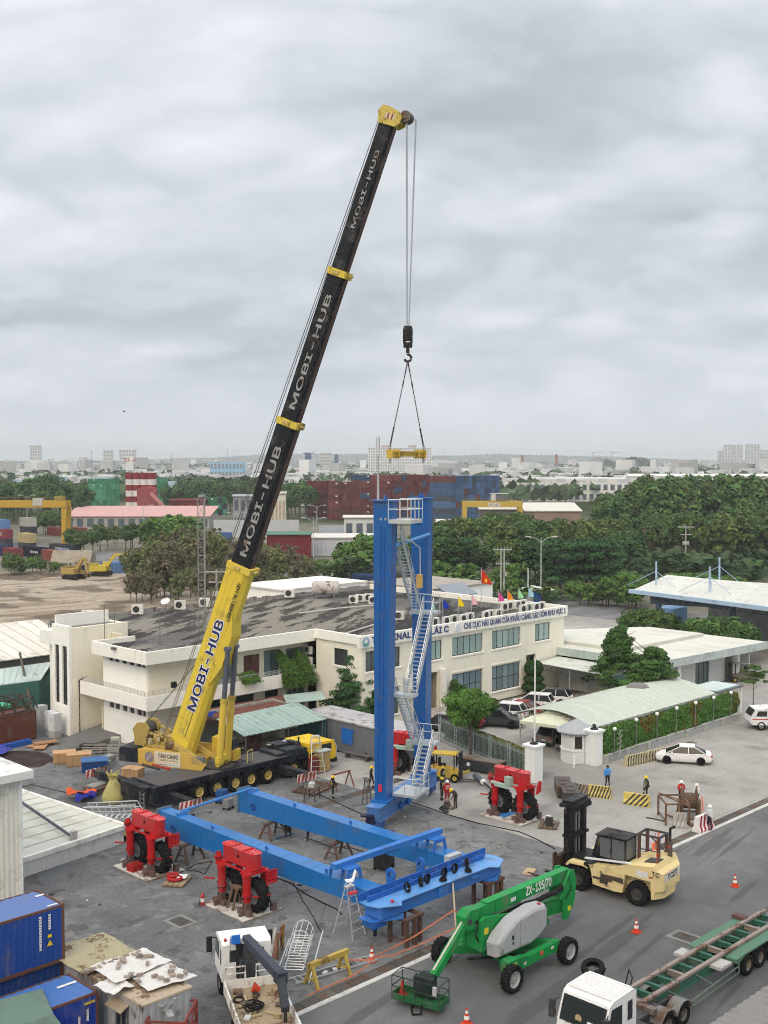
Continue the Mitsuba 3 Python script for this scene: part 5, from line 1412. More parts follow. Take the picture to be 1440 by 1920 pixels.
lf.p('end_pin', M((.02, .10, .36)).cyl((40.7, 41.4, 1.0), (40.7, 41.4, 1.6), .2, n=12).box(40.3, 41.2, 41.0, 41.9, 1.2, 1.5).c(.01, .015, .03).cyl((40.5, 41.15, .8), (40.5, 41.15, 1.3), .1, n=8), 'paint', of=sk)
lf.p('red_cap', M((.5, .03, .04)).cyl((41.5, 40.9, 2.34), (41.5, 40.9, 2.46), .09, n=10).cbox((40.9, 43.2, 2.38), (.5, .3, .08)), 'paint', of=sk)
lf.p('junction_box', M((.40, .44, .45)).box(47.9, 49.0, 42.7, 43.1, 2.25, 2.65), 'paint', of=sk)
for i, (x, b) in enumerate(((43.0, 41.3), (44.1, 41.35), (44.7, 41.45), (46.0, 41.4), (46.9, 41.45), (48.0, 41.5), (45.6, 41.1), (47.6, 41.05))):
 t = Th('cable_coil', 'black cable coil lying on the blue sill of the lying frame', 'cable', (x, b, 2.34), RS.uniform(0, 90), 'cable coils on the blue sill')
 m = M((.015, .015, .016))
 up = i < 6
 for j in range(3):
  r = .25 - .03 * j
  m.tube([(r * math.cos(a), .05 * j - .05, .27 + r * math.sin(a)) if up else (r * math.cos(a), r * math.sin(a) * .7, .05 + .04 * j) for a in np.linspace(0, 2 * math.pi, 16)], .035, 5)
 t.one(m, 'rubber')
# stands and trestles under it
for x, y, lab in ((42.45, 40.9, 'brown steel stand under the left end of the lying blue sill'), (49.45, 41.2, 'brown steel stand under the right end of the lying blue sill')):
 t = Th('steel_stand', lab, 'stand', (x, y, 0), 4)
 c = (.10, .055, .045)
 for dx, dy in ((-.55, -.55), (.55, -.55), (-.55, .55), (.55, .55), (.05, -.6)):
  t.p('leg', M(c).box(dx - .09, dx + .09, dy - .09, dy + .09, 0, 1.36), 'rust')
 m = M(c).box(-.7, .7, -.7, -.5, 1.36, 1.5).box(-.7, .7, .5, .7, 1.36, 1.5).box(-.7, -.5, -.5, .5, 1.36, 1.5).box(.5, .7, -.5, .5, 1.36, 1.5).box(-.46, .46, -.58, -.52, .3, .38).box(-.58, -.52, -.46, .46, .3, .38).bar((-.5, -.55, .35), (.5, -.55, 1.05), .06)
 t.p('frame', m, 'rust')
for x, y, lab in ((41.75, 58.9, 'brown trestle under the left leg of the lying blue frame'), (48.2, 58.6, 'brown trestle under the right leg of the lying blue frame'), (48.6, 52.6, 'dark trestle behind the legs of the lying blue frame')):
 t = Th('trestle', lab, 'trestle', (x, y, 0), 8)
 c = (.11, .07, .055)
 for s_ in (-1, 1):
  for q in (-1, 1):
   t.p('leg', M(c).bar((.75 * s_, .55 * q, 0), (.55 * s_, .12 * q, 1.0), .13), 'rust')
  t.p('brace', M(c).bar((.66 * s_, -.36, .45), (.66 * s_, .36, .45), .07), 'rust')
 t.p('top_beam', M(c).box(-.8, .8, -.16, .16, .98, 1.12), 'rust')
 t.p('foot_bar', M((.04, .10, .22)).bar((-.3, -.5, .05), (1.3, -.6, .05), .09), 'paint') if x > 48 else None
RD = (.42, .012, .015)
def bogie(x, y, rz, lab, box=None, panel=True):
 t = Th('wheel_unit', lab, 'wheel unit', (x, y, 0), rz)
 k = t.p('base_plate', M((.55, .53, .49)).box(-1.35, 1.35, -1.85, 1.85, .02, .09).c(.22, .20, .18).box(-1.4, 1.4, -1.9, -1.86, -.01, .1), 'rust')
 a = np.linspace(-math.pi / 2, math.pi / 2, 9)
 out = [(.36 * math.sin(q), 1.15 + .36 * math.cos(q)) for q in a[::-1]] + [(-.36 * math.sin(q), -1.15 - .36 * math.cos(q)) for q in a[::-1]]
 m = M(RD).prism(out, (0, 0, 2.5), (1, 0, 0), (0, 1, 0), (0, 0, .84))
 m.c(.56, .03, .035)
 big = [(p[0] * 1.06, p[1] * 1.03) for p in out]
 m.prism(big, (0, 0, 3.34), (1, 0, 0), (0, 1, 0), (0, 0, .04))
 k = t.p('beam', m, 'enamel')
 m = M((.45, .02, .02))
 for yy in (-.55, .55):
  m.box(-.38, .38, yy - .05, yy + .05, 3.38, 3.44)
 for yy in (-1.2, -.9, .9, 1.2):
  for s_ in (-.25, .25):
   m.cyl((s_, yy, 3.38), (s_, yy, 3.43), .05, n=6)
 t.p('lid_bar', m, 'paint', of=k)
 t.p('inspection_hole', M((.03, .01, .01)).cyl((-.365, -.1, 3.0), (-.38, -.1, 3.0), .09, n=10), 'plain', of=k)
 m = M(RD).box(-.75, .75, -1.5, -.75, 2.28, 2.36).box(-.75, .75, .75, 1.5, 2.28, 2.36).box(-.5, .5, -1.4, -.85, 2.36, 2.5).box(-.5, .5, .85, 1.4, 2.36, 2.5).box(-.62, -.5, -1.6, 1.6, 2.36, 2.42)
 t.p('yoke', m)
 for s_ in (-1, 1):
  yy = 1.12 * s_
  wheel(t, (.08, yy, .98), .93, .62, (.22, .24, .25), axis=(1, 0, 0), out=-1, lugs=16, rr=.50)
  m = M(RD).cyl((-.60, yy - .05, 1.15), (-.60, yy - .05, 2.28), .23, n=16).c(.37, .012, .015).cyl((-.60, yy - .05, 1.1), (-.60, yy - .05, 1.22), .28, n=16).cyl((-.60, yy - .05, 2.1), (-.60, yy - .05, 2.27), .28, n=16).c(*RD).box(-.72, -.45, yy - .2, yy + .12, .75, 1.12)
  t.p('fork_leg', m)
  t.p('outer_plate', M(RD).box(.62, .70, yy - .3, yy + .3, .8, 2.28))
  t.p('hub_motor', M((.05, .05, .055)).cyl((.5, yy, .98), (.78, yy, .98), .24, n=12).c(.2, .2, .2).cyl((-.36, yy, .98), (-.28, yy, .98), .2, n=12))
  c = (.13, .085, .08)
  m = M(c).box(-.72, -.5, yy - .13, yy + .13, .3, .76).box(-.78, -.44, yy - .19, yy - .14, .09, .74).box(-.78, -.44, yy + .09, yy + .14, .09, .74)
  kk = t.p('support_post', m, 'rust')
  m = M(c).box(-1.15, -.3, yy - .12, yy + .02, .09, .40).box(-.85, -.62, yy - .55, yy - .13, .09, .38).box(-.85, -.62, yy + .15, yy + .5, .09, .38)
  t.p('base_beam', m, 'rust', of=kk)
  t.p('wheel_chock', M(c).box(.65, .95, yy - .75, yy - .5, .09, .55).box(.65, .95, yy + .4, yy + .62, .09, .5), 'rust')
 t.p('arm', M(RD).bar((-.7, 1.6, 1.4), (-1.2, 1.9, 1.5), .1, .07).bar((-.5, -1.55, 1.1), (.3, -2.1, 1.2), .09, .06))
 m = M(RD).bar((-.3, 1.55, 2.3), (-.4, 1.7, 2.85), .14, .3).cyl((-.5, 1.75, 2.5), (-.5, 1.4, 2.75), .13, n=8)
 t.p('bracket', m)
 if panel:
  m = M(RD)
  for z in (1.75, 2.0, 2.25, 2.45):
   m.box(.15, .9, -1.98, -1.92, z - .03, z + .03)
  m.box(.15, .22, -1.98, -1.92, 1.72, 2.48).box(.83, .9, -1.98, -1.92, 1.72, 2.48).box(.3, .8, -1.93, -1.9, 1.8, 2.4)
  t.p('step_panel', m)
 else:
  t.p('side_plate', M(RD).prism([(0, 0), (.5, .1), (.55, .75), (.35, .9), (.1, .5)], (.3, -1.9, 1.9), (1, 0, 0), (0, 0, 1), (0, .08, 0)))
 if box:
  t.p('control_box', M((.32, .42, .36)).box(-.85, -.45, -.45, .05, 2.42, 3.0).c(.34, .45, .40).cyl((-.7, -.4, 2.35), (-.7, 1.3, 2.38), .12, n=10).box(-.9, -.5, -.9, .9, 2.2, 2.3))
 return t
bogie(39.05, 59.4, 0, 'red wheel unit farthest left, beside the end of the lying blue frame')
bogie(39.35, 50.55, 0, 'nearest red wheel unit, with a brown trestle between its tyres')
bogie(62.85, 50.15, 0, 'red wheel unit with pale green box, left of the heavy forklift', True, False)
bogie(65.6, 62.6, 20, 'red wheel unit standing between the legs of the upright blue frame', True, False)
# ---------------------------------------------------------------- vehicles
# heavy forklift
CR = (.70, .56, .28)
fk = Th('heavy_forklift', 'pale yellow heavy forklift with black cab and raised black mast, parked by the kerb', 'forklift', (56.4, 36.95, 0), 97)
m = M(CR)
m.prism([(-2.8, 1.0), (-2.75, .6), (-2.6, .55), (-2.56, 1.55), (-1.0, 1.62), (-.85, .55), (-.4, .5), (1.0, .62), (1.15, 1.45), (1.3, 1.72), (-.4, 1.9), (-1.3, 2.25), (-2.65, 2.40), (-2.8, 2.1)], (0, -1.55, 0), (1, 0, 0), (0, 0, 1), (0, .5, 0))
m.prism([(-2.8, 1.0), (-2.75, .6), (-2.6, .55), (-2.56, 1.55), (-1.0, 1.62), (-.85, .55), (-.4, .5), (1.0, .62), (1.15, 1.45), (1.3, 1.72), (-.4, 1.9), (-1.3, 2.25), (-2.65, 2.40), (-2.8, 2.1)], (0, 1.05, 0), (1, 0, 0), (0, 0, 1), (0, .5, 0))
m.prism([(-2.8, 1.0), (-2.9, .8), (-1.0, .8), (1.3, .8), (1.3, 1.68), (-.4, 1.86), (-1.3, 2.2), (-2.65, 2.39), (-2.8, 2.1)], (0, -1.05, 0), (1, 0, 0), (0, 0, 1), (0, 2.1, 0))
m.hexa([(x, y, z) for x, w, zz in ((-3.12, 1.1, (1.0, 1.95)), (-2.8, 1.5, (1.0, 2.1))) for y in (-w, w) for z in zz])
m.hexa([(x, y, z) for x, w, zz in ((-3.02, .7, (.5, 1.0)), (-2.72, 1.5, (.55, 1.0))) for y in (-w, w) for z in zz])
kb = fk.p('body', m)
m = M((.05, .05, .05)).hexa([(x, y, z) for x, zz in ((-2.6, 2.405), (-1.8, 2.32)) for y in (-.1, .75) for z in (zz - .02, zz + .012)])
fk.p('grille', m, 'paint', of=kb)
m = M((.05, .045, .035)).box(-.2, 1.0, 1.552, 1.60, 1.0, 1.12).bar((-.9, 1.57, 1.1), (.5, 1.57, 1.3), .08).bar((.1, 1.6, .7), (.5, 1.6, 1.5), .05).cbox((-.2, 1.56, 1.25), (1.4, .1, .22)).cbox((.3, 1.56, .9), (.5, .08, .15))
fk.p('side_gear', m, 'rust', of=kb)
m = M((.70, .70, .68)).hexa([(x, y, z) for x, zz in ((-1.3, 2.24), (1.6, 1.95)) for y in (1.28, 1.46) for z in (zz, zz + .07)])
fk.p('running_board', m, 'paint', of=kb)
m = M((.65, .65, .62)).box(-2.4, -1.7, 1.553, 1.57, 1.7, 2.05)
m.c(.62, .60, .55).box(-3.135, -3.123, -1.05, .95, 1.45, 1.9)
m.c(.03, .03, .03).text('TCIT', (-3.14, -.05, 1.52), (0, -1, 0), (0, 0, 1), .30, .012, True, 1.3)
m.c(.35, .10, .08).box(-2.7, -2.45, 1.552, 1.565, 1.75, 1.85)
m.c(.03, .03, .03).text('TC', (-2.85, 1.553, 1.9), (-1, 0, 0), (0, 0, 1), .26, .012, True)
fk.p('lettering', m, 'paint', of=kb)
for x, r in ((2.05, .70), (-1.72, .68)):
 for s_ in (-1, 1):
  for j in ((.0, -.42) if x > 0 else (0.,)):
   wheel(fk, (x, (1.38 + j) * s_, r), r, .40, (.06, .055, .05), out=s_, lugs=18, rr=.5)
m = M((.01, .01, .011)).box(1.0, 2.9, -1.0, 1.0, .6, 1.7).box(.95, 1.6, -1.55, 1.55, 1.55, 1.75)
fk.p('front_frame', m)
m = M(CR).prism([(1.35, 1.45), (1.5, 1.65), (2.6, 1.65), (2.8, 1.4), (2.7, 1.35), (2.5, 1.52), (1.6, 1.52)], (0, 1.0, 0), (1, 0, 0), (0, 0, 1), (0, .55, 0)).prism([(1.35, 1.45), (1.5, 1.65), (2.6, 1.65), (2.8, 1.4), (2.7, 1.35), (2.5, 1.52), (1.6, 1.52)], (0, -1.55, 0), (1, 0, 0), (0, 0, 1), (0, .55, 0))
fk.p('mudguard', m)
K = (.008, .008, .009)
m = M(K)
for y in (-.72, .72):
 m.box(2.75, 3.05, y - .20, y + .20, .5, 4.55).box(3.05, 3.3, y - .14, y + .14, .6, 4.4)
for z in (1.2, 2.9, 4.3):
 m.box(2.8, 3.0, -.52, .52, z - .12, z + .12)
m.box(2.6, 3.35, -.95, .95, 2.75, 2.9)
km = fk.p('mast', m)
m = M((.014, .014, .015)).box(2.55, 3.5, -1.05, 1.05, 4.55, 4.75).box(2.7, 3.35, -.95, .95, 4.75, 4.95).box(2.5, 2.7, -1.1, -.2, 4.35, 4.55)
fk.p('mast_head', m, 'paint', of=km)
fk.p('lift_cylinder', M((.30, .30, .31)).cyl((2.9, .12, .6), (2.9, .12, 4.4), .075, n=10).cyl((2.9, -.3, .6), (2.9, -.3, 4.4), .05, n=8), 'metal', of=km)
m = M((.02, .02, .02)).tube([(2.6, 1.2, 4.6), (2.65, 1.3, 3), (2.8, 1.35, 1.9), (2.6, 1.1, 1.5)], .035, 5).tube([(2.5, 1.35, 4.5), (2.7, 1.5, 2.2), (2.9, 1.2, 1.3)], .025, 5)
fk.p('hose', m, 'rubber', of=km)
m = M(K).box(3.35, 3.6, -1.5, 1.5, .5, 1.7).box(3.5, 3.62, -1.6, -1.3, .3, 1.9).box(3.5, 3.62, 1.3, 1.6, .3, 1.9).box(3.6, 4.6, -.8, -.55, .32, .4).box(3.6, 4.6, .55, .8, .32, .4)
fk.p('fork_carriage', m, 'rust', of=km)
m = M(K)
cb = [(-.75, 1.9), (-.75, 3.35), (.95, 3.35), (1.35, 1.9)]
for y in (-.3, 1.0):
 for (x0, z0), (x1, z1) in zip(cb, cb[1:]):
  m.bar((x0, y, z0), (x1, y, z1), .09)
 m.bar((.15, y, 1.9), (.15, y, 3.35), .07)
for x in (-.75, .15, .95):
 m.box(x - .045, x + .045, -.3, 1.0, 3.3, 3.4)
m.box(-.85, 1.1, -.4, 1.1, 3.35, 3.43)
for i in range(5):
 m.box(.0 + i * .2, .08 + i * .2, -.3, 1.0, 3.43, 3.46)
m.box(-.7, 1.2, -.3, .98, 1.75, 2.1).box(-.5, .1, 0, .6, 2.1, 2.7)
kc = fk.p('cab', m)
g = M((.11, .125, .13)).box(-.68, .10, .985, .998, 2.15, 3.28).box(.22, .85, .985, .998, 2.15, 3.28).box(-.775, -.76, -.25, .95, 2.2, 3.28).hexa([(x, y, z) for y in (-.25, .95) for x, z in ((1.31, 2.0), (1.32, 2.0), (.96, 3.28), (.97, 3.28))])
fk.p('window', g, 'glass', of=kc)
fk.p('exhaust', M((.10, .08, .07)).cyl((-2.6, -.9, 2.35), (-2.6, -.9, 3.2), .14, n=12).c(.02, .02, .02).tube([(-2.6, -.9, 3.2), (-2.6, -.9, 3.95), (-2.85, -.9, 4.1)], .08, 8), 'rust')
m = M((.10, .05, .045))
for x in (-2.15, -.95):
 for y in (-1.45, -.35):
  m.box(x - .08, x + .08, y - .08, y + .08, 2.05, 3.45)
m.c(.04, .04, .045).box(-2.25, -.85, -1.5, -1.4, 3.4, 3.5).box(-2.25, -.85, -.4, -.3, 3.4, 3.5).box(-2.25, -2.15, -1.4, -.4, 3.4, 3.5).box(-.95, -.85, -1.4, -.4, 3.4, 3.5).bar((-2.15, -1.45, 2.3), (-.95, -1.45, 3.2), .05).bar((-.95, -.4, 2.6), (-2.15, -.4, 2.6), .05)
fk.p('guard_frame', m, 'rust')
for x, y in ((-2.6, -.8), (-2.65, .9)):
 fk.p('beacon', M((.45, .06, .03)).cyl((x, y, 2.4), (x, y, 2.85), .025, n=6).cyl((x, y, 2.85), (x, y, 3.0), .07, n=8))
# green articulated boom lift
GR, GR2 = (.010, .24, .055), (.012, .19, .045)
bl = Th('boom_lift', 'green articulated boom lift with grey cowling and folded arms on the road edge', 'boom lift', (44.05, 35.6, 0), 0)
WX, WY = 2.25, 2.2
m = M(GR2)
m.box(-1.0, 1.0, -.65, .65, .55, 1.15)
for sx in (-1, 1):
 for sy in (-1, 1):
  m.bar((.8 * sx, .45 * sy, .9), (WX * sx * .93, WY * sy * .80, .88), .38, .42)
kb = bl.p('chassis', m)
m = M(GR).bar((-1.55, -1.72, .86), (1.75, -1.80, .95), .34, .46).box(-2.15, -1.5, -2.05, -1.55, .55, 1.35).box(1.5, 1.85, -2.0, -1.6, .65, 1.2)
m.c(*GR2).hexa([(x, y, z) for x, zz in ((-2.05, (.9, 1.35)), (-.7, (1.0, 1.2))) for y in (-1.98, -1.6) for z in zz])
m.c(.65, .55, .05).box(-2.1, -1.75, -2.07, -2.055, .7, .95).box(-1.9, -1.6, -2.07, -2.055, 1.1, 1.2).c(.5, .12, .06).cyl((.45, -1.95, 1.0), (.45, -1.985, 1.0), .13, n=6).c(.6, .6, .6).box(1.2, 1.4, -1.99, -1.97, .95, 1.08).box(-.9, -.7, -1.93, -1.91, .8, 1.0)
bl.p('side_beam', m, 'paint', of=kb)
m = M(GR).bar((-1.55, 1.72, .86), (1.75, 1.8, .95), .34, .46)
bl.p('side_beam', m, 'paint', of=kb)
for sx in (-1, 1):
 for sy in (-1, 1):
  wheel(bl, (WX * sx + (.1 if sx < 0 else 0), WY * sy, .64), .64, .46, (.36, .37, .38), out=sy, lugs=16, rr=.62)
  m = M(GR2).cyl((WX * sx, (WY - .4) * sy, .64), (WX * sx, (WY - .2) * sy, .64), .2, n=12)
  bl.p('hub_drive', m)
bl.p('turntable', M((.02, .12, .04)).cyl((0, 0, 1.15), (0, 0, 1.32), .9, n=22).c(*GR2).box(-2.2, 2.9, -.55, .55, 1.3, 1.62))
m = M(GR)
m.prism([(-2.45, 1.5), (-2.5, 3.0), (-2.2, 3.12), (-.2, 2.75), (-.4, 1.45)], (0, -.62, 0), (1, 0, 0), (0, 0, 1), (0, .18, 0)).prism([(-2.45, 1.5), (-2.5, 3.0), (-2.2, 3.12), (-.2, 2.75), (-.4, 1.45)], (0, .44, 0), (1, 0, 0), (0, 0, 1), (0, .18, 0))
m.box(-2.4, -1.2, -.44, .44, 1.5, 2.8)
bl.p('tower', m)
m = M(GR2).bar((-2.1, 0, 2.55), (5.0, 0, 1.85), .62, .44)
m.c(.05, .28, .09).bar((-1.6, 0, 2.82), (4.2, 0, 2.22), .5, .06)
m.c(*GR).bar((-1.5, -.0, 2.15), (4.6, 0, 1.55), .5, .30)
bl.p('riser_arm', m)
m = M(GR)
m.prism([(4.25, 1.15), (4.6, 1.05), (5.2, 1.9), (5.35, 2.9), (5.15, 3.55), (4.8, 3.6), (4.3, 2.9)], (0, -.5, 0), (1, 0, 0), (0, 0, 1), (0, .14, 0)).prism([(4.25, 1.15), (4.6, 1.05), (5.2, 1.9), (5.35, 2.9), (5.15, 3.55), (4.8, 3.6), (4.3, 2.9)], (0, .36, 0), (1, 0, 0), (0, 0, 1), (0, .14, 0))
m.bar((4.1, -.4, 2.2), (5.0, -.4, 3.3), .1)
bl.p('knuckle', m)
m = M(GR).bar((-2.9, 0, 3.2), (5.1, 0, 3.28), .46, .56).c(.014, .27, .065).box(-1.6, 4.9, -.235, .235, 3.52, 3.56)
km = bl.p('main_boom', m)
bl.p('lettering', M((.75, .75, .74)).text('ZX-135/70', (2.45, -.245, 3.1), (1, 0, 0), (0, 0, 1), .42, .012, True, 2.1), 'paint', of=km)
bl.p('hose', M((.02, .02, .02)).tube([(1.8, -.3, 2.62), (2.6, -.42, 2.75), (3.6, -.38, 2.72), (4.6, -.3, 2.8)], .13, 8), 'rubber', 40)
m = M(GR).prism([(-3.25, 2.7), (-3.3, 3.3), (-2.9, 3.55), (-2.2, 3.5), (-2.3, 2.95), (-2.6, 2.55)], (0, -.3, 0), (1, 0, 0), (0, 0, 1), (0, .6, 0)).c(.05, .05, .05).cyl((-3.0, -.36, 3.05), (-3.0, .36, 3.05), .14, n=12)
bl.p('elbow', m)
m = M((.015, .015, .016))
for y, z in ((-.34, 2.95), (-.30, 2.85), (.32, 2.9)):
 m.tube([(-2.6, y, z), (-1, y - .03, z - .12), (1.2, y, z - .08), (2.2, y, z - .2)], .035, 5)
m.tube([(-2.4, -.4, 2.9), (-2.7, -.42, 2.3), (-2.2, -.4, 1.6)], .04, 5).tube([(4.3, -.55, 2.2), (4.8, -.58, 2.7), (4.6, -.55, 3.3)], .03, 5)
m.cyl((-1.3, -.34, 1.75), (2.6, -.34, 1.5), .09, n=8)
bl.p('hydraulic_hose', m, 'rubber')
m = M((.62, .50, .04)).box(-2.3, -2.0, -.635, -.621, 2.3, 2.6).box(-1.2, -.9, -.635, -.621, 1.7, 1.85).box(4.6, 4.85, -.515, -.501, 1.5, 1.75).c(.6, .6, .58).box(-1.9, -1.5, -.635, -.621, 1.75, 1.95).box(.2, .6, -.24, -.232, 3.1, 3.3).c(.012, .10, .03)
for x in (-1.0, .6, 2.2, 3.8):
 m.box(x, x + .03, -.24, -.231, 2.93, 3.5)
bl.p('decal', m, of=km)
JX0, JX1 = np.array((-3.0, -.05, 3.0)), np.array((-5.35, -.15, 1.15))
m = M(GR).bar(JX0, JX1, .32, .34)
bl.p('jib', m)
bl.p('jib_rod', M((.55, .50, .42)).bar(JX0 + [.0, .02, .24], JX1 + [0, .02, .24], .1, .06), 'metal')
bk = XF(-6.25, -.15, .28, 14)
pk = lambda n, m, mat='paint', of=None: bl.p(n, m, mat, of=of, X=bk)
m = M((.018, .10, .035)).box(-.5, .5, -1.25, 1.25, 0, .05).box(-.5, .5, -1.25, -1.2, .05, .3).box(-.5, .5, 1.2, 1.25, .05, .3).box(-.5, -.46, -1.2, 1.2, .05, .28).box(.46, .5, -1.2, 1.2, .05, .28)
kk = pk('basket', m)
m = M((.012, .035, .022))
for z in (.6, 1.1):
 for a, b in (((-.48, -1.23), (.48, -1.23)), ((.48, -1.23), (.48, 1.23)), ((.48, 1.23), (-.48, 1.23)), ((-.48, 1.23), (-.48, -1.23))):
  m.cyl((*a, z), (*b, z), .024, n=6)
for x, y in ((-.48, -1.23), (.48, -1.23), (.48, 1.23), (-.48, 1.23), (-.48, 0), (.48, -.5), (.48, .5), (-.48, .6), (-.48, -.6)):
 m.cyl((x, y, .05), (x, y, 1.1), .024, n=6)
pk('basket_rail', m, of=kk)
pk('control_panel', M((.02, .03, .03)).box(.15, .44, -.55, .45, .1, 1.0).c(.5, .5, .5).box(.0, .12, -.8, -.62, .35, .75), of=kk)
pk('bracket', M((.03, .04, .04)).box(.5, .95, -.35, .35, .2, 1.0), of=kk)
cg = np.array([(-2.2, 1.35), (-2.25, 2.0), (-1.9, 2.35), (-.9, 2.85), (.6, 3.05), (1.55, 2.95), (1.7, 2.75), (1.7, 1.9), (1.2, 1.55), (.4, 1.3)])
from shapely.geometry import Polygon
v_, f_ = [], []
lay = [(-.72, .0), (-1.22, .0), (-1.40, .07), (-1.48, .2)]
cc = cg.mean(0)
for y, s_ in lay:
 v_ += [(cc[0] + (p[0] - cc[0]) * (1 - s_ * .8), y, cc[1] + (p[1] - cc[1]) * (1 - s_)) for p in cg]
n = len(cg)
for k in range(len(lay) - 1):
 f_ += [[k * n + i, k * n + (i + 1) % n, (k + 1) * n + (i + 1) % n, (k + 1) * n + i] for i in range(n)]
m = M((.36, .37, .39)).raw(v_, f_)
last = np.array(v_[-n:])
m.raw(np.vstack([last, last.mean(0)]), [[i, (i + 1) % n, n] for i in range(n)])
kc = bl.p('cowling', m, 'paint', 35)
m = M((.03, .03, .03)).box(-1.25, -1.1, -1.50, -1.46, 2.0, 2.2).box(-1.2, -1.12, -1.50, -1.46, 1.75, 1.9).box(.5, .75, -1.42, -1.36, 2.7, 2.86).c(.22, .23, .24).box(-.62, -.60, -1.495, -1.44, 1.5, 2.8).c(.4, .03, .03).cbox((1.2, -1.2, 3.02), (.14, .12, .08))
bl.p('latch', m, 'paint', of=kc)
m = M((.36, .37, .39)).hexa([(x, y, z) for x, zz in ((-1.6, (1.4, 2.2)), (2.2, (1.4, 2.6))) for y in (.72, 1.4) for z in zz])
bl.p('cowling', m)
bl.p('tie_rod', M((.02, .02, .025)).bar((-2.2, .5, .75), (.4, -1.2, .75), .1))
# tractor and skeleton trailer
tk = Th('tractor_truck', 'white cab over tractor truck at the bottom edge of the picture', 'truck', (42.45, 27.15, 0), 180)
m = M((.74, .74, .73))
prof = [(1.55, .75), (4.0, .75), (4.05, 1.25), (3.98, 1.75), (3.55, 2.78), (3.3, 2.92), (1.75, 3.0), (1.55, 2.9)]
m.prism([(x - .08 * (x > 3), z) for x, z in prof], (0, -1.16, 0), (1, 0, 0), (0, 0, 1), (0, 2.32, 0))
kc = tk.p('cab', m, 'gloss')
m = M((.72, .72, .71))
for i in range(9):
 x = 1.75 + i * .18
 m.box(x, x + .09, -1.05, 1.05, 2.9, 3.06 - .01 * i)
tk.p('roof_rib', m, 'gloss', of=kc, kind='stuff')
ws = M((.010, .014, .014)).hexa([(x + .012 * q, y, z) for y in (-1.06, 1.06) for x, z in ((3.90, 1.72), (3.54, 2.68)) for q in (-1, 1)])
tk.p('windscreen', ws, 'glass', of=kc)
m = M((.6, .7, .72)).hexa([(x + .015 + .01 * q, y, z) for y in (.3, .85) for x, z in ((3.90, 1.78), (3.81, 2.02)) for q in (0, 1)])
m.c(.45, .35, .2).cyl((3.81, -.15, 2.0), (3.84, -.15, 2.0), .16, n=12).c(.08, .35, .38).box(3.9, 3.98, -1.0, -.7, 1.3, 1.42)
tk.p('sticker', m, 'paint', of=kc)
tk.p('lettering', M((.10, .11, .12)).text('HYUNDAI', (3.98, .05, 1.3), (0, 1, 0), (0, 0, 1), .17, .02, True, 1.1), 'paint', of=kc)
tk.p('wiper', M((.02, .02, .02)).bar((4.0, -.7, 1.72), (3.93, -.1, 1.95), .025).bar((4.0, .2, 1.72), (3.93, .75, 1.95), .025), 'paint', of=kc)
for s_ in (-1, 1):
 k = tk.p('door', M((.72, .72, .71)).box(2.55, 3.62, 1.161 * s_ if s_ > 0 else -1.19, 1.19 if s_ > 0 else -1.161, .95, 1.72), 'gloss', of=kc)
 m = M((.03, .035, .04)).hexa([(x, y, z) for y in ((1.155, 1.175) if s_ > 0 else (-1.175, -1.155)) for x, z in ((2.62, 1.75), (2.62, 2.62), (3.62, 1.75), (3.36, 2.62))])
 m.hexa([(x, y, z) for y in ((1.155, 1.175) if s_ > 0 else (-1.175, -1.155)) for x, z in ((1.85, 1.8), (1.85, 2.6), (2.2, 1.8), (2.2, 2.6))])
 tk.p('side_window', m, 'glass', of=kc)
 m = M((.04, .04, .04)).box(3.9, 4.1, 1.35 * s_ - .12, 1.35 * s_ + .12, 1.75, 2.5).bar((3.7, 1.2 * s_, 2.5), (4.0, 1.35 * s_, 2.45), .04)
 tk.p('mirror', m, 'paint', of=kc)
tk.p('red_bag', M((.5, .02, .02)).cbox((3.2, 1.28, 1.55), (.35, .2, .4)), 'paint', of=kc)
m = M((.05, .05, .055)).box(-2.6, 3.9, -.45, -.3, .75, 1.0).box(-2.6, 3.9, .3, .45, .75, 1.0).box(-1.2, .6, -.7, .7, 1.0, 1.12).box(.8, 1.5, .6, 1.25, .6, 1.2)
tk.p('frame', m)
for x in (2.75, -.95, -2.25):
 for s_ in (-1, 1):
  wheel(tk, (x, (1.0 if x > 0 else .95) * s_, .52), .52, .30 if x > 0 else .56, (.16, .15, .14), out=s_, rr=.55)
  if x < 0:
   a = np.linspace(.25, math.pi - .25, 9)
   m = M((.17, .165, .16))
   for a0, a1 in zip(a[:-1], a[1:]):
    m.hexa([(x + r * math.cos(q), y, .52 + r * math.sin(q)) for q in (a0, a1) for r in (.62, .65) for y in (.64 * s_, 1.25 * s_)])
   tk.p('mudguard', m, 'rust')
tk.p('air_hose', M((.02, .02, .02)).tube([(1.4, .6, 2.2), (1.3, .8, 3.2), (1.1, .5, 3.4), (.9, .2, 2.6), (.7, .2, 1.5)], .03, 5).tube([(1.4, -.8, 2.4), (1.25, -1.1, 3.1), (1.0, -.7, 3.0)], .03, 5), 'rubber')
tk.p('spare_tyre', M(TYRE).lathe([(.28, -.13), (.5, -.13), (.53, 0), (.5, .13), (.28, .13)], (1.35, -1.15, 3.0), (.3, .2, 1), 18), 'rubber')
TG, TR_ = (.035, .12, .085), (.26, .215, .19)
tr = Th('skeleton_trailer', 'green skeleton container trailer with rusty rails behind the white tractor', 'trailer', (42.5, 27.6, 0), 0)
for y in (-.56, .56):
 m = M(TR_).box(.4, 14, y - .1, y + .1, 1.22, 1.34).c(*TG).box(.4, 14, y - .05, y + .05, .78, 1.22).box(.4, 14, y - .1, y + .1, .72, .78)
 tr.p('rail', m, 'rust')
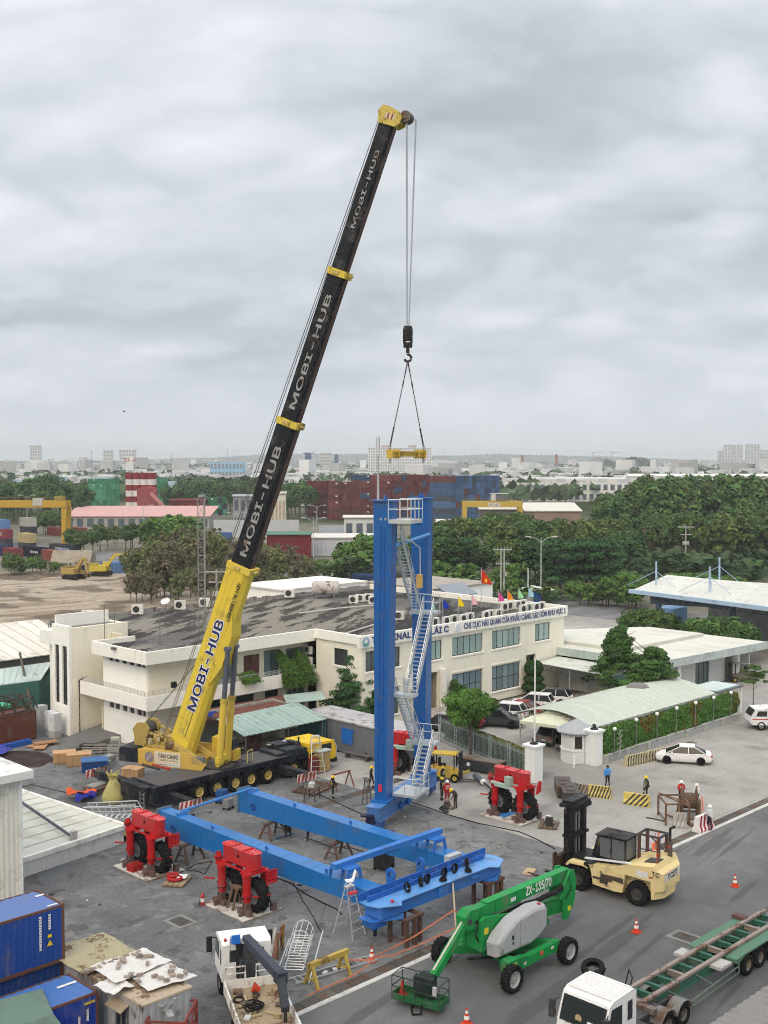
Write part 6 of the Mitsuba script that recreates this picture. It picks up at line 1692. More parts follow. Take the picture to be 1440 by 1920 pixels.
for i in range(15):
 x = .7 + i * .92
 tr.p('crossbar', M(TG if i % 4 else TR_).box(x - .05, x + .05, -.5, .5, .95, 1.18).box(x - .09, x + .09, -.5, .5, 1.18, 1.22))
m = M((.20, .19, .18)).box(.2, .5, -1.2, 1.2, 1.1, 1.3).cbox((.3, -1.25, 1.2), (.3, .25, .25)).cbox((.3, 1.25, 1.2), (.3, .25, .25))
tr.p('front_bolster', m, 'rust')
m = M((.40, .40, .39)).box(6.2, 7.0, .62, 1.3, 1.05, 1.2).box(6.2, 7.2, -1.25, -.62, 1.05, 1.2)
tr.p('mid_bolster', m, 'rust')
tr.p('rear_bolster', M((.10, .05, .045)).box(12.0, 12.4, .62, 1.35, 1.1, 1.4), 'rust')
m = M((.08, .18, .12))
m.prism([(7.3, .62), (12.6, .62), (12.8, 1.25), (7.5, 1.25)], (0, 0, 1.16), (1, 0, 0), (0, 1, 0), (0, 0, .06))
m.prism([(7.6, 1.0), (7.6, 1.18), (8.4, 1.22), (12.6, 1.22), (12.6, 1.16), (8.45, 1.14), (7.75, .9)], (0, -1.28, 0), (1, 0, 0), (0, 0, 1), (0, .6, 0))
tr.p('mudguard', m)
m = M((.14, .20, .17)).bar((3.6, -1.2, .5), (8.0, -1.2, .75), .05, .05).bar((3.6, -1.2, .22), (8.0, -1.2, .42), .05, .05).bar((3.6, -1.2, .5), (2.6, -.6, 1.1), .05).bar((3.6, -1.2, .2), (3.6, -1.2, .5), .05).bar((8.0, -1.2, .42), (8.0, -1.2, 1.1), .05).bar((5.6, -1.2, .6), (5.0, -.6, 1.1), .05)
tr.p('side_guard', m)
m = M((.07, .05, .05)).box(2.2, 2.36, -.95, -.8, .1, 1.1).box(2.2, 2.36, .8, .95, .1, 1.1).box(2.1, 2.5, -1.0, -.75, .05, .1)
tr.p('landing_leg', m, 'rust')
for x in (8.9, 10.15, 11.4):
 for s_ in (-1, 1):
  wheel(tr, (x, .98 * s_, .52), .52, .56, (.20, .17, .14), out=s_, rr=.55)
t = Th('light_roof_panel', 'corner of a pale grey corrugated roof at the bottom right of the picture', 'roof')
m = M((.21, .205, .20))
corr(m, (38, 15, 2.0), (1, 0, 0), (0, 1, 0), (0, 0, 1), 27, 8.2, .55, .05)
t.p('sheet', m)
t.p('wall', M((.2, .2, .2)).box(38.2, 64.8, 15.2, 23.0, 0, 1.98), 'matte')
t.p('marking', M((.06, .20, .45)).box(46.6, 47.4, 20.5, 21.3, 2.06, 2.1).c(.35, .10, .05).cyl((48.3, 21.6, 2.05), (48.3, 21.6, 2.3), .16, n=10))
# flatbed truck with loader crane
ct = Th('crane_truck', 'white flatbed truck with folded dark loader crane and open load bed, seen from behind', 'truck', (32.25, 40.95, 0), 62)
m = M((.76, .76, .75))
m.prism([(.65, 1.0), (2.75, 1.0), (2.8, 1.7), (2.45, 2.66), (2.2, 2.78), (.85, 2.82), (.65, 2.7)], (0, -1.15, 0), (1, 0, 0), (0, 0, 1), (0, 2.3, 0))
kc = ct.p('cab', m, 'gloss')
m = M((.03, .035, .04))
for s_ in (-1, 1):
 m.hexa([(x, 1.15 * s_ + d, z) for d in (-.01, .015) for x, z in ((1.5, 1.75), (1.5, 2.55), (2.62, 1.75), (2.38, 2.55))]).hexa([(x, 1.15 * s_ + d, z) for d in (-.01, .015) for x, z in ((.85, 1.7), (.85, 2.4), (1.15, 1.7), (1.15, 2.4))])
m.box(.63, .66, -.8, .8, 1.9, 2.45)
ct.p('window', m, 'glass', of=kc)
for s_ in (-1, 1):
 ct.p('mirror', M((.02, .02, .02)).box(2.5, 2.65, 1.45 * s_ - .13, 1.45 * s_ + .13, 1.7, 2.4).bar((2.3, 1.15 * s_, 2.45), (2.6, 1.45 * s_, 2.4), .04), 'paint', of=kc)
ct.p('marker_lamp', M((.4, .05, .03)).cbox((.9, .95, 2.86), (.15, .12, .1)), 'paint', of=kc)
m = M((.03, .03, .032)).box(-5.0, 2.6, -.45, .45, .6, .95).box(-1.0, .6, -1.1, -.6, .5, 1.0).box(-1.0, .6, .6, 1.1, .5, 1.0)
ct.p('frame', m)
for x in (1.75, -2.9, -4.2):
 for s_ in (-1, 1):
  wheel(ct, (x, .98 * s_, .5), .5, .32 if x > 0 else .55, (.2, .2, .2), out=s_, rr=.55)
m = M((.33, .26, .17)).box(-6.2, -.42, -1.17, 1.17, 1.0, 1.1)
ct.p('bed_floor', m, 'rust')
for i, (x0, x1, y0, y1) in enumerate(((-6.2, -.4, -1.25, -1.18), (-6.2, -.4, 1.18, 1.25), (-.41, -.34, -1.18, 1.18))):
 m = M((.66, .66, .62)).box(x0, x1, y0, y1, .98, 1.52)
 if i < 2:
  for k in range(10):
   x = -6.1 + k * .6
   yy = y0 - .02 if i == 0 else y1
   m.box(x, x + .06, yy, yy + .02, 1.0, 1.5)
 else:
  m.tube([(-.37, -1.15, 1.5), (-.37, -1.15, 2.1), (-.37, -.25, 2.1), (-.37, -.25, 1.5)], .045, 6).tube([(-.37, 1.15, 1.5), (-.37, 1.15, 2.1), (-.37, .25, 2.1), (-.37, .25, 1.5)], .045, 6).cyl((-.37, -1.15, 1.8), (-.37, -.25, 1.8), .03, n=6).cyl((-.37, 1.15, 1.8), (-.37, .25, 1.8), .03, n=6)
 ct.p('bed_side', m, 'rust')
m = M((.035, .04, .05)).box(-.1, .45, -.4, .4, .9, 2.2).cyl((.2, 0, 2.0), (.2, 0, 2.75), .25, n=14)
ct.p('loader_column', m)
m = M((.045, .055, .075)).bar((.55, .05, 2.95), (-3.1, -.75, 2.75), .36, .40).c(.06, .07, .09).bar((.4, .02, 2.72), (-2.2, -.55, 2.55), .16, .16).c(.03, .035, .05).cbox((-3.2, -.78, 2.7), (.5, .45, .5), 13)
ct.p('loader_boom', m)
m = M((.03, .034, .045)).bar((-3.2, -.78, 2.75), (-4.6, -.7, 1.9), .34, .34).c(.015, .015, .015).bar((-4.5, -.7, 1.95), (-4.7, -.68, 1.4), .14, .14)
ct.p('loader_jib', m)
ct.p('blue_seat', M((.02, .16, .60)).box(.35, .85, .35, .75, 2.85, 2.92).box(.35, .42, .35, .75, 2.92, 3.25).c(.3, .3, .3).box(.3, .8, -.1, .3, 2.84, 2.9).cyl((.4, .8, 2.5), (.4, .8, 3.2), .025, n=5).cyl((.4, -.0, 2.5), (.4, 0, 3.1), .025, n=5))
m = M((.02, .022, .025)).box(.5, .64, -.5, .5, 1.2, 2.75)
ct.p('air_intake', m)
m = M((.015, .015, .016))
for i in range(5):
 x, y, r = RS.uniform(-3.2, -1.2), RS.uniform(-.3, .9), RS.uniform(.25, .45)
 m.tube([(x + r * math.cos(a) * (1 + .1 * math.sin(3 * a)), y + r * .8 * math.sin(a), 1.16 + .05 * i) for a in np.linspace(0, 6.28, 14)], .04, 5)
t = Th('hose_pile', 'black hoses heaped on the bed of the crane truck', 'hose', (32.25, 40.95, 0), 62)
t.one(m, 'rubber')
for i in range(26):
 c = ((.10, .085, .07), (.05, .05, .05), (.35, .28, .16), (.5, .5, .48), (.16, .09, .06))[i % 5]
 if i in (4, 9, 14, 20):
  t = Th('timber_piece', 'pale timber piece lying on the bed of the crane truck', 'timber', (32.25, 40.95, 1.1), 62, 'timber pieces on the truck bed')
  x, y, a = RS.uniform(-5, -1), RS.uniform(-.8, .8), RS.uniform(0, 3.1)
  t.one(M((.42, .34, .2)).bar((x, y, .05), (x + .7 * math.cos(a), y + .7 * math.sin(a), .07), .1, .07), 'matte')
 else:
  t = Th('scrap_part', 'small dirty machine part lying on the bed of the crane truck', 'scrap', (32.25, 40.95, 1.1), 62, 'scrap parts on the truck bed')
  t.one(M(c).cbox((RS.uniform(-5.6, -.8), RS.uniform(-1, 1), .09), RS.uniform(.1, .4, 3) * [1, 1, .5], RS.uniform(0, 90)), 'rust')
t = Th('red_funnel', 'red round bucket tilted on the bed of the crane truck', 'bucket', (32.25, 40.95, 1.1), 62)
t.one(M((.50, .05, .02)).lathe([(.12, 0), (.2, .3), (.24, .3), (.24, .33), (.10, .02)], (-1.2, -.25, .2), (.2, .9, .4), 14), 'paint')
# cars
def car(x, y, rz, c, label, kind='sedan', group=None, mat='gloss', roofc=None, L=4.5, W=1.78):
 t = Th('parked_car', label, 'car', (x, y, 0), rz, group)
 suv = kind == 'suv'
 H = 1.68 if suv else 1.45
 zb, zs = (.32, 1.02) if suv else (.24, .90)
 hf = L / 2
 st = [(-hf, zb + .14, zs - .14, .80), (-hf + .08, zb, zs - .02, .92), (-hf + .75, zb - .02, zs + .04, 1), (-.5, zb - .04, zs + .01, 1), (.7, zb - .04, zs, 1), (hf - .95, zb - .02, zs - .06, .99), (hf - .25, zb, zs - .2, .93), (hf, zb + .1, zs - .34, .78)]
 v, n = [], 10
 for sx, z0, z1, w in st:
  hw = W / 2 * w
  pr_ = [(hw * .86, z0), (hw * .98, z0 + .12), (hw, z0 + .45 * (z1 - z0)), (hw * .965, z1 - .03), (hw * .84, z1 + .015)]
  v += [(sx, yy, z) for yy, z in pr_] + [(sx, -yy, z) for yy, z in pr_[::-1]]
 f = []
 for k in range(len(st) - 1):
  f += [[k * n + i, k * n + (i + 1) % n, (k + 1) * n + (i + 1) % n, (k + 1) * n + i] for i in range(n)]
 m = M(c).raw(v, f)
 for k in (0, len(st) - 1):
  q = np.array(v[k * n:(k + 1) * n])
  m.raw(np.vstack([q, q.mean(0)]), [[i, (i + 1) % n, n] for i in range(n)])
 kb = t.p('body', m, mat, 40)
 # greenhouse
 xs = (-hf + (.16 if suv else .36), -hf + (.6 if suv else 1.42), .28, 1.2 if suv else 1.42)
 w0, w1 = W * .455, W * (.36 if suv else .335)
 zt = H
 lo = [(xs[0], zs), (xs[3], zs - .02)]
 g = M((.014, .016, .018)).hexa([(x, yy, z) for x0, x1, s_ in ((xs[0], xs[1], -1), (xs[3], xs[2], 1)) for yy_ in (-1, 1) for x, yy, z in ((x0, w0 * yy_, zs - .02), (x1, w1 * yy_, zt - .05))])
 t.p('window', g, 'glass', of=kb)
 m = M(roofc or c)
 m.hexa([(x, yy, z) for x, w in ((xs[1] - .06, w1 + .015), (xs[2] + .06, w1 + .015)) for yy in (-w, w) for z in (zt - .06, zt)])
 for s_ in (-1, 1):
  for (x0, x1) in ((xs[0], xs[1]), (xs[3], xs[2])):
   m.bar((x0, w0 * s_, zs - .02), (x1, w1 * s_, zt - .03), .065, .05)
  m.c(*c)
  xm = (xs[1] + xs[2]) / 2 - .1
  m.bar((xm, w0 * s_ * 1.0, zs), (xm, (w1 + .005) * s_, zt - .03), .06, .04)
  m.bar((xs[0] - .02, w0 * s_, zs - .02), (xs[3], w0 * s_, zs - .02), .05, .05)
 t.p('roof', m, mat, of=kb)
 for s_ in (-1, 1):
  t.p('mirror', M(c).cbox((.95, (W / 2 + .06) * s_, zs + .06), (.16, .16, .13)), mat, of=kb)
  t.p('headlight', M((.75, .76, .78)).cbox((hf - .19, W * .33 * s_, zs - .28), (.30, .34, .12), -18 * s_), 'gloss', of=kb)
  t.p('tail_light', M((.40, .012, .015)).cbox((-hf + .07, W * .36 * s_, zs - .12), (.16, .32, .14), 14 * s_), 'gloss', of=kb)
 t.p('number_plate', M((.7, .7, .7)).cbox((-hf - .005, 0, zb + .35), (.02, .34, .14)), 'paint', of=kb)
 t.p('bumper', M((.03, .03, .03)).cbox((-hf + .04, 0, zb + .1), (.12, W * .75, .14)).cbox((hf - .02, 0, zb + .2), (.12, W * .6, .16)), 'paint', of=kb)
 r = .36 if suv else .315
 for sx in (-L * .30, L * .30):
  for s_ in (-1, 1):
   wheel(t, (sx, (W / 2 - .09) * s_, r), r, .22, (.33, .34, .35), out=s_, rr=.66, hubs=False)
   t.p('wheel_arch', M((.012, .012, .012)).cyl((sx, (W / 2 - .16) * s_, r + .03), (sx, (W / 2 + .008) * s_, r + .03), r * 1.13, n=18), 'plain')
 return t
WH = (.72, .72, .715)
car(84.4, 49.35, 122, WH, 'white sedan parked alone in the open behind the striped barriers')
car(78.6, 70.9, 118, (.025, .025, .027), 'black estate car with a grey roof beside the stairs of the blue frame', 'suv', roofc=(.28, .28, .28))
car(80.9, 70.7, 118, (.12, .012, .015), 'dark red hatchback beside the black estate car', 'suv')
car(83.6, 68.4, -62, (.025, .03, .033), 'dark grey off road car facing out, behind the tree in the car park', 'suv', L=4.7)
car(86.3, 69.9, 112, WH, 'white off road car between the dark grey car and the red car', 'suv')
car(88.9, 70.0, 114, (.22, .008, .012), 'deep red sedan in the row of parked cars')
car(91.7, 70.6, 114, WH, 'white hatchback parked right of the red sedan', 'suv')
car(94.9, 71.0, 114, WH, 'large white off road car at the right end of the parked row', 'suv', L=4.8, roofc=(.05, .05, .055))
car(82.3, 60.8, 8, (.20, .19, .17), 'grey brown off road car under the arched roof behind the guard booth', 'suv')
car(155.5, 93.5, -45, WH, 'white car partly hidden under the left end of the checkpoint canopy')
vn = Th('service_vehicle', 'white vehicle with a red stripe leaving the picture at the right edge', 'vehicle', (101.3, 49.6, 0), 135)
m = M(WH).prism([(-3.2, .5), (2.5, .5), (2.75, .8), (2.6, 1.3), (2.2, 1.95), (-.6, 2.05), (-1.2, 2.5), (-3.2, 2.5)], (0, -1, 0), (1, 0, 0), (0, 0, 1), (0, 2, 0))
kb = vn.p('body', m)
vn.p('window', M((.03, .03, .035)).hexa([(x, 1.0 + d, z) for d in (-.01, .012) for x, z in ((1.2, 1.3), (1.2, 1.8), (2.2, 1.3), (2.0, 1.8))]).hexa([(x, y, z) for y in (-.85, .85) for x, z in ((2.62, 1.32), (2.63, 1.32), (2.25, 1.88), (2.27, 1.9))]), 'glass', of=kb)
vn.p('stripe', M((.5, .05, .05)).box(-3.2, 2.55, 1.0, 1.012, 1.0, 1.08), 'paint', of=kb)
vn.p('exhaust', M((.05, .05, .05)).cyl((.9, .6, 2.0), (.9, .6, 2.6), .06, n=8), 'paint', of=kb)
for sx in (-2, 1.7):
 for s_ in (-1, 1):
  wheel(vn, (sx, .88 * s_, .42), .42, .26, (.2, .2, .2), out=s_)
def small_forklift(x, y, rz, c, label):
 t = Th('forklift', label, 'forklift', (x, y, 0), rz)
 m = M(c).prism([(-1.3, .4), (1.0, .35), (1.0, .8), (.3, .95), (-.3, 1.15), (-1.2, 1.15), (-1.35, .8)], (0, -.55, 0), (1, 0, 0), (0, 0, 1), (0, 1.1, 0))
 kb = t.p('body', m)
 m = M((.02, .02, .02))
 for xx in (-.9, .7):
  for yy in (-.48, .48):
   m.box(xx - .04, xx + .04, yy - .04, yy + .04, 1.0, 2.1)
 t.p('guard', m.c(*c).box(-1.05, .85, -.55, .55, 2.1, 2.2) if c[0] > .3 else m.c(.35, .35, .34).box(-1.05, .85, -.55, .55, 2.1, 2.2))
 m = M((.03, .03, .03))
 for yy in (-.35, .35):
  m.box(1.05, 1.2, yy - .08, yy + .08, .1, 2.3)
 t.p('mast', m.box(1.1, 1.15, -.3, .3, .9, 1.0).box(1.1, 1.15, -.3, .3, 2.1, 2.3))
 t.p('fork', M((.05, .05, .05)).box(1.2, 2.3, -.35, -.25, .08, .13).box(1.2, 2.3, .25, .35, .08, .13))
 t.p('seat', M((.02, .02, .02)).box(-.6, -.1, -.25, .25, 1.15, 1.3).box(-.65, -.5, -.25, .25, 1.3, 1.75), 'matte')
 for xx, r in ((.75, .34), (-.85, .28)):
  for s_ in (-1, 1):
   wheel(t, (xx, .5 * s_, r), r, .22, (.5, .4, .1), out=s_, hubs=False)
 return t
small_forklift(66.5, 59.6, -60, (.60, .40, .05), 'small yellow forklift parked behind the base of the upright blue frame')
small_forklift(119.8, 63.0, 135, (.16, .14, .12), 'dirty dark forklift beside the right end of the low warehouse')
# ---------------------------------------------------------------- people
def capsule(p, q, r0, r1, seg=10):
 a, b = m3.Manifold.sphere(r0, seg).translate(tuple(float(k) for k in p)), m3.Manifold.sphere(r1, seg).translate(tuple(float(k) for k in q))
 return m3.Manifold.batch_hull([a, b])
def person(x, y, rz, label, pose, shirt, pants, helmet=None, vest=None, z=0., hair=(.015, .012, .01), sc=1., sleeve=False):
 """a standing figure 1.68 m tall facing +x; pose moves its joints"""
 J = dict(pel=(0, 0, .93), chest=(0, 0, 1.25), neck=(0, 0, 1.43), head=(.01, 0, 1.56), shL=(0, .19, 1.37), shR=(0, -.19, 1.37), elL=(-.02, .25, 1.10), elR=(-.02, -.25, 1.10), haL=(.06, .27, .87), haR=(.06, -.27, .87),
    hiL=(0, .09, .90), hiR=(0, -.09, .90), knL=(.02, .10, .49), knR=(.02, -.10, .49), anL=(-.02, .11, .08), anR=(-.02, -.11, .08))
 J.update(pose)
 J = {k: np.array(v, float) for k, v in J.items()}
 skin, boot = (.30, .17, .11), (.025, .022, .02)
 parts = []
 P = lambda a, b, r0, r1, seg=10: parts.append(capsule(J[a] if isinstance(a, str) else a, J[b] if isinstance(b, str) else b, r0, r1, seg))
 up = unit(J['neck'] - J['pel'])
 side = unit(J['shL'] - J['shR'])
 fw = np.cross(side, up)
 tors = [J['pel'] + side * s * .09 for s in (-1, 1)] + [J['chest'] + side * s * .11 + fw * .01 for s in (-1, 1)] + [J['shL'] - side * .03, J['shR'] + side * .03]
 parts.append(m3.Manifold.batch_hull([m3.Manifold.sphere(r, 12).translate(tuple(p)) for p, r in zip(tors, (.115, .115, .115, .115, .075, .075))]))
 P('neck', J['head'] - up * .03, .06, .055)
 hf = unit(fw + [0, 0, -.12])
 hd = J['head']
 parts.append(m3.Manifold.batch_hull([m3.Manifold.sphere(r, 14).translate(tuple(hd + d)) for d, r in ((up * .03 - fw * .015, .098), (fw * .035 - up * .07, .062), (fw * .055 - up * .01, .065))]))
 P(hd + fw * .10 - up * .005, hd + fw * .118 - up * .035, .012, .018, 6)
 for s in (-1, 1):
  P(hd + side * .095 * s - up * .01, hd + side * .10 * s + up * .025, .016, .018, 6)
 for s in 'LR':
  P('sh' + s, 'el' + s, .058, .045)
  P('el' + s, 'ha' + s, .045, .03)
  P('hi' + s, 'kn' + s, .088, .062)
  P('kn' + s, 'an' + s, .06, .042)
  a = J['an' + s]
  tf = fw * [1, 1, 0]
  P(a + [0, 0, -.03], a + tf * .17 + [0, 0, -.045], .048, .034)
  h, e = J['ha' + s], J['el' + s]
  d = unit(h - e)
  o = unit(np.cross(d, side * (1 if s == 'L' else -1) + .01))
  w = unit(np.cross(d, o))
  parts.append(m3.Manifold.batch_hull([m3.Manifold.sphere(.017, 8).translate(tuple(h + d * t + o * q)) for t, q in ((.01, -.02), (.01, .02), (.085, -.034), (.085, .034))]))
  for i, (q, ln) in enumerate(((-.033, .065), (-.011, .08), (.011, .075), (.033, .055))):
   k = h + d * .09 + o * q
   m_ = k + d * ln * .5 + w * .012
   parts.append(capsule(k, m_, .010, .009, 6))
   parts.append(capsule(m_, m_ + d * ln * .45 + w * .025, .009, .008, 6))
  parts.append(capsule(h + d * .02 - o * .03, h + d * .07 - o * .07, .012, .009, 6))
 body = m3.Manifold.batch_boolean(parts, m3.OpType.Add).refine_to_length(.07)
 g = body.to_mesh()
 v, f = np.array(g.vert_properties[:, :3], float), np.array(g.tri_verts)
 tm = trimesh.Trimesh(v, f, process=False)
 trimesh.smoothing.filter_taubin(tm, iterations=3)
 v = np.asarray(tm.vertices)
 def seg(p, a, b):
  a, b = (J[k] if isinstance(k, str) else k for k in (a, b))
  d = b - a
  t = np.clip(((p - a) @ d) / (d @ d), 0, 1)
  return np.linalg.norm(p - (a + t[:, None] * d), axis=1), t
 bones = [('pel', 'chest', 0), ('chest', 'neck', 1), ('shL', 'elL', 2), ('shR', 'elR', 2), ('elL', 'haL', 3), ('elR', 'haR', 3), ('hiL', 'knL', 4), ('hiR', 'knR', 4), ('knL', 'anL', 5), ('knR', 'anR', 5), ('neck', 'head', 6)]
 cen = v[f].mean(1)
 D = np.stack([seg(cen, a, b)[0] - (.06 if k in (0, 1) else .02) for a, b, k in bones], 1)
 who = np.argmin(D, 1)
 kind = np.array([b[2] for b in bones])[who]
 tt_ = np.stack([seg(cen, a, b)[1] for a, b, k in bones], 1)[np.arange(len(cen)), who]
 col = np.tile(shirt, (len(cen), 1)).astype(float)
 col[(kind == 0) & (tt_ < .12)] = pants
 col[np.isin(kind, (4, 5))] = pants
 col[(kind == 5) & (tt_ > .82)] = boot
 col[(kind == 3)] = shirt if sleeve else skin
 col[(kind == 3) & (tt_ > .93)] = skin
 col[(kind == 6)] = skin
 if vest:
  hgt = (cen - J['pel']) @ up
  col[np.isin(kind, (0, 1)) & (((hgt > .16) & (hgt < .24)) | ((hgt > .32) & (hgt < .38)))] = vest
  col[(kind == 5) & (tt_ > .45) & (tt_ < .6)] = vest
 t = Th('person', label, 'person', (x, y, z), rz)
 t.X[:3, :3] *= sc
 m = M()
 fv = v[f].reshape(-1, 3)
 nv = tm.vertex_normals[f].reshape(-1, 3)
 m.raw(fv, np.arange(len(fv)).reshape(-1, 3), np.repeat(col, 3, 0))
 t.p('body', m, 'matte')
 hm = M(helmet if helmet else hair)
 if helmet:
  hm.lathe([(.155, -.01), (.135, .0), (.128, .06), (.10, .11), (.05, .14), (.001, .145)], hd + up * .03, up, 14)
  hm.cbox(hd + up * .03 + fw * .14, (.10, .16, .015))
  t.p('helmet', hm, 'gloss', True if False else False)
 else:
  hm.lathe([(.112, -.04), (.118, .02), (.10, .075), (.05, .105), (.001, .11)], hd + up * .02 - fw * .012, up, 12)
  t.p('hair', hm, 'matte')
 return t
WHH, YHH = (.80, .80, .78), (.75, .55, .02)
NAVY, DKN, DRED = (.012, .014, .03), (.02, .02, .022), (.42, .02, .025)
HI = (.62, .66, .30)
person(*gp(624, 1497)[:2], -35, 'worker in dark overalls and yellow helmet holding a hose beside the drain strip', dict(elR=(.14, -.24, 1.12), haR=(.36, -.14, 1.08), elL=(.12, .24, 1.12), haL=(.38, .12, 1.06)), DKN, DKN, YHH, HI, sleeve=True)
person(*gp(696, 1478)[:2], -60, 'worker in dark overalls and yellow helmet walking left of the upright blue frame', dict(knL=(.16, .10, .50), anL=(.10, .11, .09), knR=(-.06, -.1, .5), anR=(-.24, -.11, .13)), DKN, DKN, YHH, HI, sleeve=True)
person(*gp(686, 1421)[:2], -110, 'worker in dark clothes sitting on the bench by the grey container office', dict(pel=(0, 0, .52), chest=(.06, 0, .84), neck=(.12, 0, 1.02), head=(.16, 0, 1.14), shL=(.1, .19, .96), shR=(.1, -.19, .96), elL=(.2, .24, .72), elR=(.2, -.24, .72), haL=(.38, .14, .62), haR=(.38, -.14, .62), hiL=(.02, .09, .5), hiR=(.02, -.09, .5), knL=(.44, .14, .50), knR=(.44, -.14, .5), anL=(.42, .14, .08), anR=(.46, -.14, .08)), (.05, .035, .03), DKN)
person(*gp(828, 1500)[:2], -70, 'worker in dark clothes and yellow helmet, leftmost of the group at the blue sill', dict(haL=(.28, .16, 1.05), elL=(.06, .26, 1.08)), DKN, DKN, YHH, HI, sleeve=True)
person(*gp(838, 1506)[:2], -110, 'worker in red overalls and white helmet in the group at the blue sill', {}, DRED, (.34, .02, .022), WHH, (.6, .6, .58), sleeve=True)
person(*gp(854, 1515)[:2], 170, 'worker in olive clothes and yellow helmet bending over tools right of the blue sill', dict(chest=(.14, 0, 1.19), neck=(.3, 0, 1.28), head=(.38, 0, 1.36), shL=(.24, .19, 1.26), shR=(.24, -.19, 1.26), elL=(.36, .22, 1.02), elR=(.36, -.22, 1.02), haL=(.46, .16, .82), haR=(.46, -.16, .82)), (.07, .06, .035), (.05, .04, .03), YHH, sleeve=True)
q = gp(830, 1478)
person(q[0], q[1], -80, 'worker with a yellow helmet half hidden behind the group at the blue sill', {}, DKN, DKN, YHH, HI, sleeve=True)
person(*gp(1139, 1476)[:2], -130, 'guard in light blue shirt and black trousers standing alone in the open', dict(elL=(.08, .24, 1.14), haL=(.24, .08, 1.22), anL=(0, .14, .08), anR=(-.02, -.16, .08)), (.07, .28, .68), (.012, .012, .015), sleeve=True)
person(*gp(1214, 1497)[:2], 150, 'worker in dark clothes and yellow helmet resting one foot on the striped barrier', dict(knL=(.34, .12, .78), anL=(.36, .12, .42), chest=(.05, 0, 1.24), neck=(.1, 0, 1.42), head=(.13, 0, 1.55), shL=(.08, .19, 1.36), shR=(.08, -.19, 1.36), elL=(.2, .25, 1.1), haL=(.34, .16, .90), elR=(.16, -.24, 1.1), haR=(.34, .05, .92)), (.035, .04, .022), DKN, YHH, HI, sleeve=True)
person(*gp(1277, 1507)[:2], -140, 'worker in red shirt and white helmet with folded arms behind the cable drum', dict(elL=(.06, .25, 1.12), haL=(.2, .0, 1.15), elR=(.08, -.25, 1.12), haR=(.22, .02, 1.18)), DRED, DKN, WHH, (.7, .68, .66), sleeve=True)
person(*gp(1306, 1513)[:2], 170, 'man in white shirt and white helmet right of the cable drum', dict(elL=(.1, .25, 1.12), haL=(.28, .14, 1.05)), (.72, .72, .72), DKN, WHH, sleeve=True)
person(*gp(1331, 1556)[:2], 160, 'man in pale shirt, dark trousers and white helmet standing at the red and white barrier', dict(elR=(.1, -.22, 1.12), haR=(.30, -.12, 1.08)), (.60, .62, .64), (.02, .025, .05), WHH, sleeve=True)
q = gp(577, 1576)
person(q[0], q[1], 20, 'worker in black clothes whose legs show below the right leg of the lying blue frame', dict(chest=(.1, 0, 1.18), neck=(.22, 0, 1.32), head=(.3, 0, 1.42), shL=(.18, .19, 1.28), shR=(.18, -.19, 1.28), knL=(.2, .1, .5), anL=(.1, .11, .08), knR=(-.08, -.1, .48), anR=(-.3, -.11, .14)), DKN, DKN, None, sleeve=True)
q = gp(541, 1572)
person(q[0], q[1], 60, 'worker in dark clothes crouching behind the right leg of the lying blue frame', dict(pel=(0, 0, .5), chest=(.12, 0, .78), neck=(.22, 0, .94), head=(.27, 0, 1.05), shL=(.2, .19, .9), shR=(.2, -.19, .9), elL=(.36, .2, .7), elR=(.36, -.2, .7), haL=(.5, .1, .6), haR=(.5, -.1, .6), hiL=(.02, .09, .48), hiR=(.02, -.09, .48), knL=(.3, .16, .62), knR=(.3, -.16, .55), anL=(.12, .14, .08), anR=(.08, -.14, .1)), DKN, DKN, None, sleeve=True)
q = gp(709, 1567)
person(q[0] + 1.2, q[1] + 1.2, -120, 'worker with a white helmet showing above the far leg of the lying blue frame', dict(pel=(0, 0, .9)), (.05, .06, .08), DKN, WHH, sleeve=True)
q = gp(1058, 1718)
person(q[0], q[1], -100, 'worker in dark trousers mostly hidden behind the end of the green boom', dict(knL=(.1, .1, .5), anL=(.06, .11, .08)), (.05, .07, .1), (.02, .035, .07), None, sleeve=True)
# ---------------------------------------------------------------- small things in the yard
def cone(x, y, label, lean=0.):
 t = Th('traffic_cone', label, 'traffic cone', (x, y, 0))
 t.p('base', M((.55, .06, .02)).box(-.22, .22, -.22, .22, 0, .04))
 m = M()
 for (r0, z0), (r1, z1), c in (((.17, .04), (.13, .24), (.62, .05, .02)), ((.13, .24), (.095, .40), (.75, .72, .70)), ((.095, .40), (.075, .5), (.62, .05, .02)), ((.075, .5), (.05, .62), (.75, .72, .70)), ((.05, .62), (.025, .74), (.62, .05, .02))):
  m.c(*c).cyl((lean * z0, 0, z0), (lean * z1, 0, z1), r0, r1, n=14, caps=z1 > .7)
 t.p('cone', m)
cone(*gp(1193, 1748)[:2], 'red and white traffic cone on the road between the boom lift and the trailer')
cone(*gp(1378, 1662)[:2], 'red and white traffic cone on the road near the right edge of the picture')
cone(*gp(875, 1920)[:2], 'red and white traffic cone at the bottom edge of the road')
cone(*gp(697, 1802)[:2], 'orange cone with tape tied to it beside the yellow sawhorse')
b = bk @ np.array([0, .95, .05, 1])
t = Th('traffic_cone', 'red traffic cone standing in the basket of the green boom lift', 'traffic cone', (44.05 + b[0], 35.6 + b[1], b[2]))
t.p('base', M((.30, .03, .02)).box(-.2, .2, -.2, .2, 0, .04))
t.p('cone', M((.35, .035, .02)).cyl((0, 0, .04), (0, 0, .7), .16, .03, n=12))
t = Th('cable_drape', 'black cables hanging from the basket of the green boom lift', 'cable')
c0 = np.array([44.05 - 6.5, 35.6 - .3, 0])
